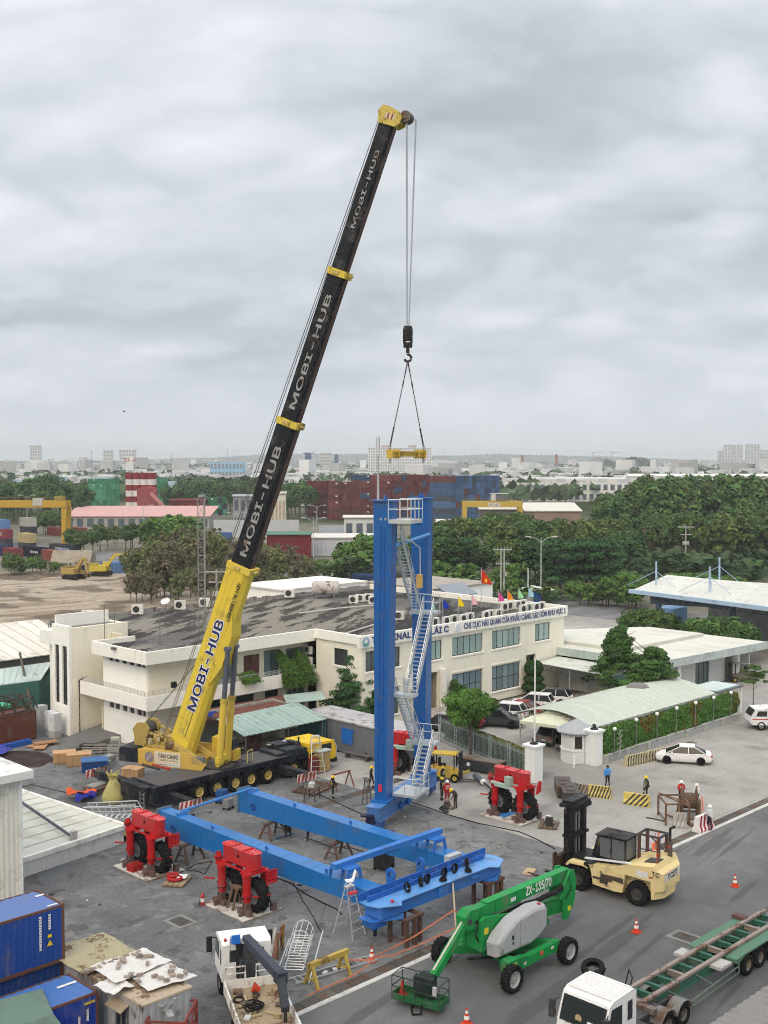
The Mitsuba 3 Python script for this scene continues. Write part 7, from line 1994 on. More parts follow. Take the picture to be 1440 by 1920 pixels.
t.one(M((.012, .012, .013)).tube([c0 + [0, -.2, .5], c0 + [-.4, -.5, .1], c0 + [-.6, -.2, .03], c0 + [-.2, .3, .03], c0 + [0, .1, .4]], .05, 6), 'rubber')
def jersey(x, y, rz, L, label, c1, c2, H=.85, n=8, w=.5, mat='paint', slope=.35):
 t = Th('road_barrier', label, 'barrier', (x, y, 0), rz)
 pol = [(-w / 2, 0), (w / 2, 0), (w / 2, .18), (w * .26, .42), (w * .18, H), (-w * .18, H), (-w * .26, .42), (-w / 2, .18)]
 t.p('block', M(c1).prism(pol, (-L / 2, 0, 0), (0, 1, 0), (0, 0, 1), (L, 0, 0)), mat)
 if c2:
  m = M(c2)
  s = L / n
  for sd in (-1, 1):
   for i in range(n):
    x0 = -L / 2 + i * s
    for (ya, za), (yb, zb) in (((w / 2, .02), (w / 2, .18)), ((w / 2, .18), (w * .26, .42)), ((w * .26, .42), (w * .18, H))):
     e = .006
     q_ = lambda z: x0 + slope * z
     xs_ = [np.clip(k, -L / 2, L / 2) for k in (q_(za), q_(za) + s * .5, q_(zb) + s * .5, q_(zb))]
     v = [(xs_[0], sd * (ya + e), za), (xs_[1], sd * (ya + e), za), (xs_[2], sd * (yb + e), zb + e), (xs_[3], sd * (yb + e), zb + e)]
     m.quad(*v)
  t.p('stripe', m, mat, kind='stuff')
 return t
YB, KB = (.52, .42, .12), (.05, .05, .05)
def between(u0, v0, u1, v1):
 a, b = gp(u0, v0), gp(u1, v1)
 d = b - a
 return (a[0] + b[0]) / 2, (a[1] + b[1]) / 2, math.degrees(math.atan2(d[1], d[0])), np.hypot(d[0], d[1])
jersey(*between(1172, 1437, 1210, 1429), 'worn yellow and black striped concrete barrier beside the hedge, the left one', (.48, .42, .24), (.06, .055, .05))
jersey(*between(1212, 1428, 1252, 1419), 'worn yellow and black striped concrete barrier next to the white sedan', (.48, .42, .24), (.06, .055, .05))
jersey(*between(1104, 1492, 1146, 1497), 'yellow and black striped barrier right of a longer dirty one near the guard', (.55, .44, .14), KB, n=7)
jersey(*between(1055, 1484, 1102, 1493), 'dirty brown striped barrier left of the yellow and black one near the guard', (.30, .25, .20), (.12, .10, .09), n=7)
jersey(*between(1170, 1506, 1218, 1513), 'bright yellow and black slanted barrier with a worker resting his foot on it', (.60, .48, .12), (.05, .055, .06), n=5, slope=.9)
jersey(*between(1262, 1551, 1287, 1552), 'small grey concrete barrier beside the rusty cable drum', (.40, .39, .36), (.28, .27, .26), n=3, H=1.0, w=.6)
jersey(*between(1305, 1561, 1331, 1550), 'white plastic barrier with red slanted stripes at the kerb', (.74, .72, .71), (.35, .02, .035), n=4, H=1.05, w=.7)
for x, y, lab in ((70.0, 51.0, 'dark steel ballast box in front of the striped barriers, the rear one'), (69.0, 49.7, 'dark steel ballast box in front of the striped barriers, the front one')):
 t = Th('ballast_box', lab, 'box', (x, y, 0), 42)
 t.p('body', M((.045, .045, .045)).box(-1.3, 1.3, -.55, .55, .08, .85), 'rust')
 t.p('lid', M((.075, .07, .065)).box(-1.35, 1.35, -.6, .6, .85, .93).box(-.9, -.2, -.3, .3, .93, 1.0).box(.2, .7, -.3, .3, .93, .98), 'rust')
# cable drum and its frame
x0, y0 = gp(1292, 1530)[:2]
t = Th('cable_drum', 'rusty cable drum behind the barriers at the kerb', 'drum', (x0, y0, 0), 35)
for s_ in (-1, 1):
 t.p('flange', M((.15, .09, .06)).lathe([(.1, -.04), (.95, -.04), (1.0, 0), (.95, .04), (.1, .04)], (0, .5 * s_, 1.1), (0, 1, 0), 26), 'rust')
t.p('core', M((.10, .07, .05)).cyl((0, -.5, 1.1), (0, .5, 1.1), .55, n=18), 'rust')
m = M((.20, .14, .06))
for s_ in (-1, 1):
 m.bar((-.9, .72 * s_, 0), (0, .72 * s_, 1.2), .12).bar((.9, .72 * s_, 0), (0, .72 * s_, 1.2), .12).bar((-.9, .72 * s_, .08), (.9, .72 * s_, .08), .1)
m.bar((-.9, -.72, .1), (-.9, .72, .1), .1).bar((.9, -.72, .1), (.9, .72, .1), .1)
t.p('stand', m, 'rust')
t.p('tape', M((.60, .10, .06)).bar((-.6, -.8, 1.6), (-1.6, -.8, .9), .08, .02).bar((.3, -.8, .5), (1.4, -.9, .3), .08, .02))
x1, y1 = gp(1262, 1537)[:2]
t = Th('rack_table', 'rusty open steel frame table left of the cable drum', 'frame', (x1, y1, 0), 45)
m = M((.15, .085, .055))
for x in (-1.2, 1.0):
 for y in (-.8, .8):
  t.p('leg', M((.15, .085, .055)).box(x - .06, x + .06, y - .06, y + .06, 0, 1.45), 'rust')
m.bar((-1.2, -.8, 1.45), (1, -.8, 1.45), .1).bar((-1.2, .8, 1.45), (1, .8, 1.45), .1).bar((-1.2, -.8, 1.45), (-1.2, .8, 1.45), .1).bar((1, -.8, 1.45), (1, .8, 1.45), .1).bar((-1.2, -.8, 1.5), (1, .8, 1.62), .06).bar((-2.0, -.6, 1.55), (.2, .5, 1.6), .07).bar((-1.2, .8, .3), (1, .8, .3), .08).bar((-1.8, -.9, .1), (1.2, -.5, .15), .12).bar((-1.6, -1.2, .1), (.6, .4, .2), .1)
t.p('top', m, 'rust')
t = Th('long_rod', 'dark thin rod lying on the concrete left of the cable drum', 'rod')
t.one(M((.05, .045, .04)).tube([gp(1212, 1534) + [0, 0, .04], gp(1225, 1536) + [0, 0, .04], gp(1246, 1541) + [0, 0, .04]], .05, 5), 'rust')
# safety tape along the kerb
t = Th('safety_tape', 'orange safety tape strung from the sawhorse past the post to the boom lift', 'tape')
m = M((.70, .24, .14))
def tape(pts, w=.07):
 for a, b in zip(pts[:-1], pts[1:]):
  m.bar(a, b, .015, w)
P0 = [gp(575, 1868, .3), gp(600, 1856, .1), gp(655, 1833, .08), gp(690, 1810, .4), gp(697, 1797, .6)]
tape(P0)
tape([gp(697, 1797, .6), gp(740, 1790, .35), gp(790, 1770, .4), gp(853, 1740, 1.0)])
tape([gp(697, 1795, .62), gp(730, 1780, .4), gp(775, 1757, .6), gp(852, 1706, 1.9)])
tape([gp(852, 1708, 1.9), gp(878, 1720, 1.2), gp(910, 1708, .9)])
tape([gp(652, 1800, .2), gp(697, 1800, .5)])
t.one(m, 'plain')
t = Th('bamboo_pole', 'pale upright pole with orange tape leaning on the lying blue sill', 'pole')
t.one(M((.55, .48, .38)).cyl(gp(855, 1742), gp(849, 1655, 2.2), .05, n=8), 'matte')
t = Th('tape_post', 'small post wrapped with orange tape beside the far kerb', 'post', (*gp(1228, 1600)[:2], 0))
t.p('post', M((.4, .3, .25)).cyl((0, 0, 0), (0, 0, 1.3), .04, n=6))
t.p('tape', M((.75, .15, .09)).bar((0, 0, .1), (.3, -.1, 1.3), .12, .02).bar((-.15, 0, .15), (.1, .2, .6), .2, .02).bar((.2, 0, .1), (-.1, -.1, .9), .14, .02), 'plain')
# yellow sawhorse
t = Th('sawhorse', 'yellow steel sawhorse beside the drain channel', 'sawhorse')
a, b = gp(578, 1812, 1.05), gp(652, 1783, 1.05)
YS = (.42, .31, .07)
t.p('beam', M(YS).bar(a, b, .22, .26), 'rust')
d = unit(b - a)
nrm = np.array([-d[1], d[0], 0])
for e, s_ in ((a + d * .2, 1), (b - d * .25, -1)):
 for q_ in (-1, 1):
  t.p('leg', M(YS).bar(np.array([e[0], e[1], 0]) + nrm * q_ * .5, e + nrm * q_ * .06 + [0, 0, -.05], .16, .12), 'rust')
 t.p('brace', M(YS).bar(np.array([e[0], e[1], .35]) + nrm * .36, np.array([e[0], e[1], .35]) - nrm * .36, .09), 'rust')
# aluminium ladders and cage sections lying by the truck
AL = (.62, .64, .65)
t = Th('ladder_cage', 'heap of pale ladder cage sections lying behind the crane truck', 'ladder cage', (*gp(560, 1812)[:2], 0), 40)
m = M(AL)
for s_ in (-.45, .45):
 m.tube([(-1.6, s_, .5), (1.7, s_, .9)], .035, 5)
for i in range(14):
 x = -1.5 + i * .24
 z = .5 + (x + 1.6) * .12
 m.cyl((x, -.45, z), (x, .45, z), .02, n=5)
t.p('ladder', m, 'metal')
m = M(AL)
for i in range(4):
 x = -1.4 + i * 1.0
 z = .55 + (x + 1.6) * .12
 m.tube([(x, .55 * math.cos(a_), z + .75 * math.sin(a_)) for a_ in np.linspace(0, math.pi, 9)], .03, 5)
for a_ in np.linspace(.5, 2.6, 5):
 m.cyl((-1.4, .55 * math.cos(a_), .55 + .75 * math.sin(a_)), (1.6, .55 * math.cos(a_), .93 + .75 * math.sin(a_)), .022, n=5)
t.p('hoop', m, 'metal')
t.p('stringer', M(AL).bar((-1.9, -.8, .05), (2.2, -.9, .9), .05, .08).bar((-1.7, .9, .05), (1.9, .8, .5), .05, .08), 'metal')
t = Th('ladder', 'long pale ladder lying flat on the ground under the yellow sawhorse', 'ladder')
a, b = gp(548, 1840, .08), gp(702, 1795, .08)
d = unit(b - a)
nrm = np.array([-d[1], d[0], 0]) * .3
t.p('rail', M(AL).bar(a + nrm, b + nrm, .05, .09), 'metal')
t.p('rail', M(AL).bar(a - nrm, b - nrm, .05, .09), 'metal')
L = np.linalg.norm(b - a)
for i in range(int(L / .35)):
 p = a + d * (.2 + i * .35)
 t.p('rung', M(AL).bar(p + nrm, p - nrm, .04), 'metal')
t = Th('metal_trough', 'dark narrow trough with white scraps lying beside the pale ladder', 'trough')
t.one(M((.05, .05, .055)).bar(gp(595, 1828, .06), gp(660, 1808, .06), .5, .1).c(.6, .6, .6).cbox(gp(610, 1823, .14), (.3, .2, .06), 20).cbox(gp(628, 1817, .14), (.25, .2, .06), 60).cbox(gp(640, 1813, .14), (.2, .2, .06), 10), 'rust')
def stepladder(u, v, H, rz, label, c=AL, spread=.9, w=.5):
 q = gp(u, v)
 t = Th('step_ladder', label, 'ladder', (q[0], q[1], 0), rz)
 for s_, nm in ((1, 'front'), (-1, 'rear')):
  m = M(c)
  for y in (-1, 1):
   m.bar((spread * s_, y * w, 0), (.06 * s_, y * w * .5, H), .045, .06)
  t.p('rail', m, 'metal')
  for i in range(int(H / .42)):
   f = (i + 1) * .42 / H
   x, yy = spread * s_ * (1 - f) + .06 * s_ * f, w * (1 - .5 * f)
   t.p('rung', M(c).bar((x, -yy, f * H), (x, yy, f * H), .05, .035), 'metal')
 t.p('top_tray', M(c).box(-.16, .16, -.28, .28, H - .02, H + .03), 'metal')
 return t
stepladder(655, 1752, 2.6, 95, 'aluminium step ladder standing against the left leg of the lying blue frame', spread=.7)
t = Th('folding_chair', 'white folding chair placed on top of the step ladder', 'chair', (*gp(655, 1752)[:2], 2.62), 150)
t.p('seat', M(WHITE).box(-.2, .2, -.2, .2, .25, .28))
t.p('backrest', M(WHITE).bar((-.2, 0, .32), (-.34, 0, .78), .36, .03, up=(1, 0, .3)))
for s_ in (-1, 1):
 t.p('leg', M(WHITE).bar((-.2, .18 * s_, 0), (.15, .18 * s_, .28), .03).bar((.2, .18 * s_, 0), (-.2, .18 * s_, .32), .03))
stepladder(592, 1452, 3.1, 60, 'tall aluminium step ladder in front of the yellow cab of the crane', spread=1.0, w=.6)
stepladder(688, 1508, 1.9, 10, 'small dark ladder leaning at the near end of the upright blue frame', (.12, .12, .12), .25, .25)
# welding gear, hoses, cables on the ground
def ground_cable(pts, name='ground_cable', label='', r=.022, c=(.015, .015, .016)):
 t = Th(name, label, 'cable')
 P = np.array([gp(u, v, .03) for u, v in pts])
 n = len(P)
 s = np.linspace(0, n - 1, 10 * n)
 Q = np.stack([np.interp(s, range(n), P[:, k]) for k in range(3)], 1)
 Q[:, :2] += .12 * (meshkit.noise(np.stack([s * 1.7, s * 0, s * 0], 1), 3)[:, None] - .5) + .12 * np.stack([np.sin(s * 2.2), np.cos(s * 1.9)], 1)
 t.one(M(c).tube(Q, r, 5), 'rubber')
ground_cable([(500, 1640), (540, 1655), (575, 1675), (620, 1700), (640, 1715)], label='black cable winding over the paving right of the nearest red wheel unit', r=.03)
ground_cable([(552, 1655), (565, 1690), (590, 1720), (606, 1752)], label='thin black cable running toward the pale ladders')
ground_cable([(335, 1640), (365, 1620), (400, 1612), (385, 1640), (350, 1632)], label='black cable looped between the two near red wheel units')
ground_cable([(575, 1570), (620, 1590), (650, 1585), (690, 1600), (720, 1622)], label='black cable lying between the two legs of the lying frame')
ground_cable([(760, 1500), (840, 1528), (900, 1543), (975, 1560), (1040, 1592)], label='long black cable along the edge of the paving behind the lying frame', r=.03)
ground_cable([(680, 1672), (720, 1690), (735, 1700)], label='black cable near the left end of the lying sill', r=.03)
ground_cable([(180, 1480), (140, 1490), (60, 1470), (30, 1480)], label='dark cable behind the cream canopy roof')
ground_cable([(600, 1490), (640, 1510), (690, 1530)], label='dark hose lying by the drain strip', r=.03)
def machine(u, v, rz, label, c, c2, name='welding_machine', cat='machine', s=1.):
 q = gp(u, v)
 t = Th(name, label, cat, (q[0], q[1], 0), rz)
 t.p('case', M(c).box(-.45 * s, .45 * s, -.3 * s, .3 * s, .18, .95 * s))
 t.p('panel', M(c2).box(.451 * s, .47 * s, -.25 * s, .25 * s, .35, .85 * s))
 t.p('handle', M((.1, .1, .1)).tube([(-.4 * s, -.28, .95 * s), (-.4 * s, -.28, 1.15 * s), (-.4 * s, .28, 1.15 * s), (-.4 * s, .28, .95 * s)], .025, 5), 'metal')
 for x in (-.3 * s, .3 * s):
  t.p('wheel', M(TYRE).cyl((x, -.34 * s, .12), (x, -.26 * s, .12), .12, n=12).cyl((x, .26 * s, .12), (x, .34 * s, .12), .12, n=12), 'rubber')
machine(416, 1505, 30, 'blue welding machine on wheels between the lying frame and the crane', (.02, .08, .26), (.4, .4, .4))
machine(428, 1517, 20, 'grey compressor on a trolley behind the blue tie pipe of the lying frame', (.22, .23, .24), (.1, .1, .1), 'compressor', s=.8)
machine(720, 1628, 20, 'black generator lying low between the legs of the lying frame', (.02, .02, .022), (.05, .05, .05), 'generator', s=1.4)
q = gp(590, 1480)
t = Th('timber_pallet', 'low stack of brown timbers near the front outrigger of the crane', 'timber', (q[0], q[1], 0), 15)
for i in range(5):
 t.p('timber', M(tuple(np.array((.10, .065, .05)) * RS.uniform(.7, 1.3))).box(-1.6, 1.6, -1.0 + i * .42, -.68 + i * .42, 0, .16), 'rust')
q = gp(585, 1500)
t = Th('work_stand', 'dark work stand with a white box behind the far leg of the lying frame', 'stand', (q[0], q[1], 0), 30)
m = M((.08, .07, .065))
for x in (-.5, .5):
 for y in (-.35, .35):
  t.p('leg', M((.08, .07, .065)).bar((x * 1.2, y * 1.2, 0), (x, y, .95), .07), 'rust')
t.p('top', m.box(-.6, .6, -.45, .45, .93, 1.0), 'rust')
t.p('box', M((.5, .5, .48)).box(-.3, .25, -.2, .2, 1.0, 1.3))
q = gp(650, 1478)
t = Th('steel_trestle', 'rusty red gate shaped trestle beside the worker with the hose', 'trestle', (q[0] - .2, q[1] + .4, 0), 0)
m = M((.20, .07, .05))
for x in (-.9, .9):
 m.bar((x, -.5, 0), (x * .95, 0, 1.15), .08).bar((x, .5, 0), (x * .95, 0, 1.15), .08)
t.one(m.bar((-.95, 0, 1.15), (.95, 0, 1.15), .1), 'rust')
q = gp(600, 1450)
t = Th('gas_cage', 'tan cabinet with bottles beside the tall step ladder', 'cabinet', (q[0] + .5, q[1] + .3, 0), 0)
t.p('body', M((.38, .27, .10)).box(-.6, .5, -.4, .4, .1, 1.7), 'rust')
t.p('red_side', M((.16, .03, .03)).box(-1.3, -.62, -.35, .35, .1, 1.3))
t.p('top', M((.45, .5, .5)).box(-.7, .6, -.5, .5, 1.7, 1.78))
# crates at left
def crate(x, y, z, rz, d, label, c=(.42, .26, .14), name='crate'):
 t = Th(name, label, 'crate', (x, y, z), rz)
 L, W, H = d
 t.p('panel', M(c).box(-L / 2, L / 2, -W / 2, W / 2, .1, H), 'rust' if c[0] < .1 else 'matte')
 for s_ in (-1, 1):
  t.p('batten', M(tuple(np.array(c) * .8)).box(s_ * L * .28 - .06, s_ * L * .28 + .06, -W / 2 - .02, -W / 2, .1, H), 'matte')
 t.p('lid', M(tuple(np.array(c) * 1.12)).box(-L / 2 - .03, L / 2 + .03, -W / 2 - .03, W / 2 + .03, H, H + .04), 'matte')
 t.p('skid', M(tuple(np.array(c) * .6)).box(-L / 2, L / 2, -W / 2, -W / 2 + .15, 0, .1).box(-L / 2, L / 2, W / 2 - .15, W / 2, 0, .1), 'matte')
crate(48.6, 84.0, 0, -28, (1.9, 1.3, .95), 'brown wooden crate on the ground left of the crane, the nearer one')
crate(48.2, 85.6, 0, -28, (1.8, 1.2, .85), 'brown wooden crate partly hidden behind another crate left of the crane')
crate(47.4, 74.1, 0, -65, (1.4, 1.0, 1.85), 'brown wooden box under the dark counterweight of the crane')
t = Th('steel_box', 'dark blue closed box on the ground beside the wooden crates', 'box', (48.6, 81.6, 0), -30)
t.p('body', M((.015, .055, .19)).box(-1.0, 1.0, -.75, .75, 0, .85))
t.p('lid', M((.04, .13, .32)).box(-1.05, 1.05, -.8, .8, .85, .93))
for i, (x, y, r) in enumerate(((49.4, 92.2, 20), (49.1, 91.2, 50), (49.9, 91.8, -10))):
 t = Th('plywood_board', 'brown plywood board lying by the rusty container', 'board', (x, y, .06 + .1 * i), r, 'plywood boards by the rusty container')
 t.one(M(tuple(np.array((.36, .20, .11)) * RS.uniform(.8, 1.2))).box(-1.0, 1.0, -.5, .5, 0, .05), 'matte')
container('shipping_container', 'rusty red brown container at the left edge below the green shed', 44.5, 93.6, .05, 8, 6.0, (.13, .045, .03), rustc=(.08, .03, .02))
t = Th('lattice_rack', 'dark open steel frame lying on top of the rusty red container', 'frame', (44.5, 94.8, 2.65), 8)
m = M((.05, .05, .05))
for y in (-.9, .9):
 m.bar((0, y, .05), (5.6, y, .05), .12).bar((.3, y, 1.3), (5.2, y, 1.3), .1)
 for i in range(5):
  m.bar((.2 + i * 1.2, y, .1), (.8 + i * 1.2, y, 1.3), .08).bar((.8 + i * 1.2, y, 1.3), (1.4 + i * 1.2, y, .1), .08)
for i in range(5):
 m.bar((.2 + i * 1.25, -.9, 1.3), (.2 + i * 1.25, .9, 1.3), .08)
t.one(m, 'rust')
t = Th('green_skip', 'bright green low container seen behind the dark steel frame', 'container', (46.2, 97.2, 0), 5)
t.p('body', M((.05, .38, .20)).box(-3, 3, -1, 1, 2.2, 3.0).c(.04, .25, .13).box(-3, 3, -1, 1, 0, 2.2))
t = Th('blue_plate', 'blue painted panel on the ground in front of the rusty red container', 'panel', (47.0, 93.0, 0), 8)
t.one(M((.02, .10, .42)).box(-2.2, 2.2, -.25, .25, 0, .45), 'paint')
t = Th('cloth_heap', 'blue and orange cloth heap at the left edge beside the dark stain', 'cloth', (45.6, 91.5, 0), 30)
t.one(rag(M((.05, .06, .35)), [(-.9, -.6), (.9, -.6), (.9, .6), (-.9, .6)], .1, .7, 40), 'matte')
t = Th('tarpaulin', 'orange tarpaulin heap with a blue part on the paving left of the crane', 'tarpaulin', (*gp(150, 1500)[:2], 0), -40)
t.p('orange_part', rag(M((.62, .12, .05)), [(-1.0, -.1), (1.0, -.2), (1.1, .8), (-1.1, .9)], .05, .9, 41, 14), 'matte')
t.p('blue_part', rag(M((.02, .03, .30)), [(-.2, -.9), (1.2, -.8), (1.2, .1), (-.2, .1)], .05, .7, 42, 14), 'matte')
t = Th('tan_bag', 'pale yellow bulk bag gathered at the top, standing behind the crane', 'bag', (*gp(213, 1503)[:2], 0))
t.p('sack', M((.42, .38, .15)).lathe([(0, 0), (.75, .02), (.85, .25), (.8, .6), (.55, 1.1), (.30, 1.6), (.24, 1.75), (.4, 2.0)], n=16), 'matte', 50)
for i in range(5):
 a = i * 1.25
 t.p('strap', M((.55, .45, .12)).tube([(.3 * math.cos(a), .3 * math.sin(a), 1.7), (.5 * math.cos(a), .5 * math.sin(a), 2.25), (.3 * math.cos(a + .5), .3 * math.sin(a + .5), 2.0)], .04, 5), 'matte')
q = gp(196, 1493)
t = Th('pallet_stack', 'dark pallets with white tubes behind the pale bulk bag', 'pallet', (q[0] + .4, q[1] + 1.3, 0), 10)
for i in range(3):
 t.p('pallet', M(tuple(np.array((.13, .085, .08)) * RS.uniform(.8, 1.2))).box(-1.2 + i * .1, 1.2 + i * .1, -.7, .7, .02 + .17 * i, .15 + .17 * i), 'rust')
for i in range(4):
 t.p('tube', M((.6, .6, .58)).cyl((-1.0, -.4 + i * .25, .62), (.9, -.3 + i * .2, .66), .05, n=6), 'metal')
t = Th('stair_section', 'pale metal stair section with rails lying behind the far left red wheel unit', 'stairs', (*gp(222, 1540)[:2], 0), -47)
m = M(AL)
for y in (-.5, .5):
 m.bar((-2.0, y, .25), (2.0, y, .3), .06, .2)
t.p('stringer', m, 'metal')
for i in range(10):
 t.p('tread', M(AL).box(-1.8 + i * .4, -1.6 + i * .4, -.47, .47, .3, .34), 'metal')
m = M((.68, .71, .73))
for y in (-.5, .5):
 m.tube([(-1.9, y, .4), (-2.3, y, 1.1), (1.2, y, 1.3), (1.7, y, .5)], .04, 5).tube([(-2.1, y, .75), (1.4, y, .9)], .03, 5)
 for i in range(4):
  m.cyl((-1.4 + i * .9, y, .35), (-1.7 + i * .9, y, 1.15), .035, n=5)
t.p('rail', m, 'metal')
t = Th('steel_beam', 'rusty yellow steel beam lying beside the cream canopy roof', 'beam')
t.one(M((.30, .20, .05)).bar(gp(170, 1535, .3), gp(245, 1570, .3), .35, .12).bar(gp(170, 1535, .05), gp(245, 1570, .05), .35, .1).bar(gp(170, 1535, .18), gp(245, 1570, .18), .08, .3).bar(gp(183, 1537, .35), gp(183, 1530, .8), .1), 'rust')
q = gp(332, 1655)
t = Th('parts_tray', 'pallet with red metal parts and a white rag between two red wheel units', 'pallet', (q[0], q[1], 0), 35)
for i in range(4):
 t.p('board', M(tuple(np.array((.26, .19, .12)) * RS.uniform(.8, 1.2))).box(-.8, .8, -.62 + i * .32, -.34 + i * .32, .05, .16), 'matte')
m = M((.42, .015, .02)).tube([(-.1 + .3 * math.cos(a), .1 + .4 * math.sin(a), .3) for a in np.linspace(0, 6.28, 14)], .1, 6).tube([(.1 + .28 * math.cos(a), .3 + .3 * math.sin(a), .42) for a in np.linspace(0, 6.28, 14)], .08, 6)
t.p('red_part', m)
t.p('rag', rag(M((.72, .71, .70)), [(-.1, -.55), (.55, -.5), (.5, .05), (-.1, 0)], .2, .25, 50), 'matte')
q = gp(255, 1625)
t = Th('red_toolbox', 'small red box on the base plate of the far left red wheel unit', 'box', (38.2, 59.6, .09), 5)
t.one(M((.36, .02, .02)).box(-.4, .4, -.3, .3, 0, .4).box(-.3, .3, -.1, .1, .4, .5), 'paint')
t = Th('fire_extinguisher', 'red fire extinguisher with a white label beside the nearest red wheel unit', 'fire extinguisher', (*gp(380, 1697)[:2], 0), -120)
t.p('cylinder', M((.40, .015, .02)).lathe([(.001, 0), (.11, 0), (.11, .55), (.05, .66), (.03, .72)], n=14), 'gloss')
t.p('label', M((.7, .7, .7)).lathe([(.113, .2), (.113, .42)], n=14))
t = Th('small_block', 'small grey block beside the fire extinguisher', 'block', (*gp(370, 1696)[:2], 0), 40)
t.one(M((.17, .17, .17)).box(-.25, .25, -.12, .12, 0, .2), 'matte')
t = Th('wood_trestle', 'brown wooden trestle between the wheels of the nearest red wheel unit', 'trestle', (39.0, 50.6, .09), 0)
m = M((.16, .10, .065))
for s_ in (-1, 1):
 for q_ in (-1, 1):
  t.p('leg', M((.16, .10, .065)).bar((.5 * q_, .25 * s_, 0), (.12 * q_, .2 * s_, 1.1), .1), 'matte')
t.p('top', m.box(-.2, .2, -.35, .35, 1.05, 1.18), 'matte')
q = gp(1030, 1548)
t = Th('parts_pallet', 'pallet with white sacks and dark parts beside the mast of the heavy forklift', 'pallet', (q[0], q[1], 0), 30)
for i in range(4):
 t.p('board', M(tuple(np.array((.16, .11, .08)) * RS.uniform(.8, 1.2))).box(-.9, .9, -.6 + i * .32, -.33 + i * .32, .05, .16), 'matte')
t.p('sack', M((.66, .66, .65)).ball((.25, .1, .38), (.4, .3, .26), 10).c(.6, .15, .15).ball((-.15, -.1, .32), (.2, .2, .16), 8), 'matte')
t.p('dark_part', M((.03, .03, .03)).box(-.7, -.35, -.3, .2, .16, .75), 'rust')
t = Th('pale_ladder', 'short pale ladder lying behind the wheel unit with the green box', 'ladder')
a, b = gp(1003, 1525, .15), gp(1045, 1543, .15)
d = unit(b - a)
nrm = np.array([-d[1], d[0], 0]) * .25
t.p('rail', M(AL).bar(a + nrm, b + nrm, .04, .08), 'metal')
t.p('rail', M(AL).bar(a - nrm, b - nrm, .04, .08), 'metal')
for i in range(6):
 p = a + (b - a) * (i + .5) / 6
 t.p('rung', M(AL).bar(p + nrm, p - nrm, .04), 'metal')
t = Th('blue_plate', 'small bright blue plate between the wheels of the right red wheel unit', 'panel', (62.5, 50.6, .1), 0)
t.one(M((.05, .22, .62)).box(-.4, .8, -.35, .35, 0, .06), 'paint')
t = Th('plywood_board', 'pale plywood board on the paving behind the green boom', 'board', (*gp(992, 1635)[:2], .02), 20)
t.one(M((.48, .36, .22)).box(-.6, .6, -.3, .3, 0, .03), 'matte')
t = Th('long_plank', 'dark plank lying behind the head of the green boom', 'plank')
t.one(M((.06, .045, .04)).bar(gp(990, 1636, .05), gp(1020, 1645, .05), .15, .08), 'matte')
t = Th('steel_trough', 'long dark steel trough lying in front of the iron fence', 'trough', (*gp(905, 1447)[:2], 0), 102)
t.p('body', M((.035, .04, .045)).box(-1.8, 1.8, -.55, .55, .15, .95))
t.p('lid', M((.16, .14, .12)).box(-1.85, 1.85, -.6, .6, .95, 1.05), 'rust')
t.p('disc', M((.7, .7, .7)).cyl((1.0, .56, .6), (1.0, .59, .6), .17, n=14))
t.p('foot', M((.03, .03, .03)).box(-1.5, -1.2, -.5, .5, 0, .15).box(1.2, 1.5, -.5, .5, 0, .15))
t = Th('hose_drum', 'white capped roller with a dark rod in front of the iron fence', 'roller', (*gp(898, 1467)[:2], 0), 60)
t.p('roller', M((.10, .12, .15)).cyl((-.9, 0, .3), (.9, 0, .3), .22, n=14))
t.p('cap', M((.72, .72, .72)).ball((-.95, 0, .3), .24, 10))
t.p('rod', M((.03, .03, .03)).cyl((-3.4, 0, .2), (-1, 0, .3), .08, n=8), 'rust')
t = Th('spool_table', 'round dark stone table with stools beside the small yellow forklift', 'table', (*gp(860, 1432)[:2], 0))
t.p('top', M((.20, .19, .19)).cyl((0, 0, .7), (0, 0, .8), .65, n=18), 'matte')
t.p('foot', M((.1, .1, .1)).cyl((0, 0, 0), (0, 0, .7), .2, n=10), 'matte')
t = Th('stone_bench', 'dark bench with a worker by the grey container office', 'bench', (*gp(672, 1424)[:2], 0), -85)
t.p('seat', M((.12, .115, .11)).box(-1.5, 1.3, -.25, .25, .38, .46), 'matte')
for x in (-1.2, 1.0):
 t.p('foot', M((.08, .08, .08)).box(x - .12, x + .12, -.2, .2, 0, .38), 'matte')
q = gp(853, 1512)
t = Th('tool_heap', 'heap of dark tools at the feet of the bending worker', 'tools', (q[0] - .9, q[1] + .1, 0))
t.p('tools', M((.03, .03, .032)).cbox((0, 0, .12), (.8, .5, .2), 20).cbox((.5, .3, .15), (.4, .4, .3), 50).cbox((-.5, -.3, .08), (1.0, .25, .12), 70).c(.3, .3, .3).cbox((.2, -.4, .1), (.3, .3, .15)), 'rust', kind='stuff')
t = Th('yellow_pole', 'yellow crane part with a pole lying behind the small yellow forklift', 'pole')
t.one(M((.45, .34, .05)).bar(gp(845, 1462, .2), gp(880, 1445, .4), .15), 'paint')
t = Th('lattice_rack', 'rusty red lattice frame in front of the grey cabin at the bottom edge', 'frame', (*gp(322, 1893, 2.0)[:2], 0), 40)
m = M((.20, .035, .03))
for x in (-1.0, 1.0):
 for y in (-.8, .8):
  t.p('post', M((.20, .035, .03)).box(x - .05, x + .05, y - .05, y + .05, 0, 2.0), 'rust')
for z in (1.0, 1.95):
 m.bar((-1, -.8, z), (1, -.8, z), .08).bar((-1, .8, z), (1, .8, z), .08).bar((-1, -.8, z), (-1, .8, z), .08).bar((1, -.8, z), (1, .8, z), .08)
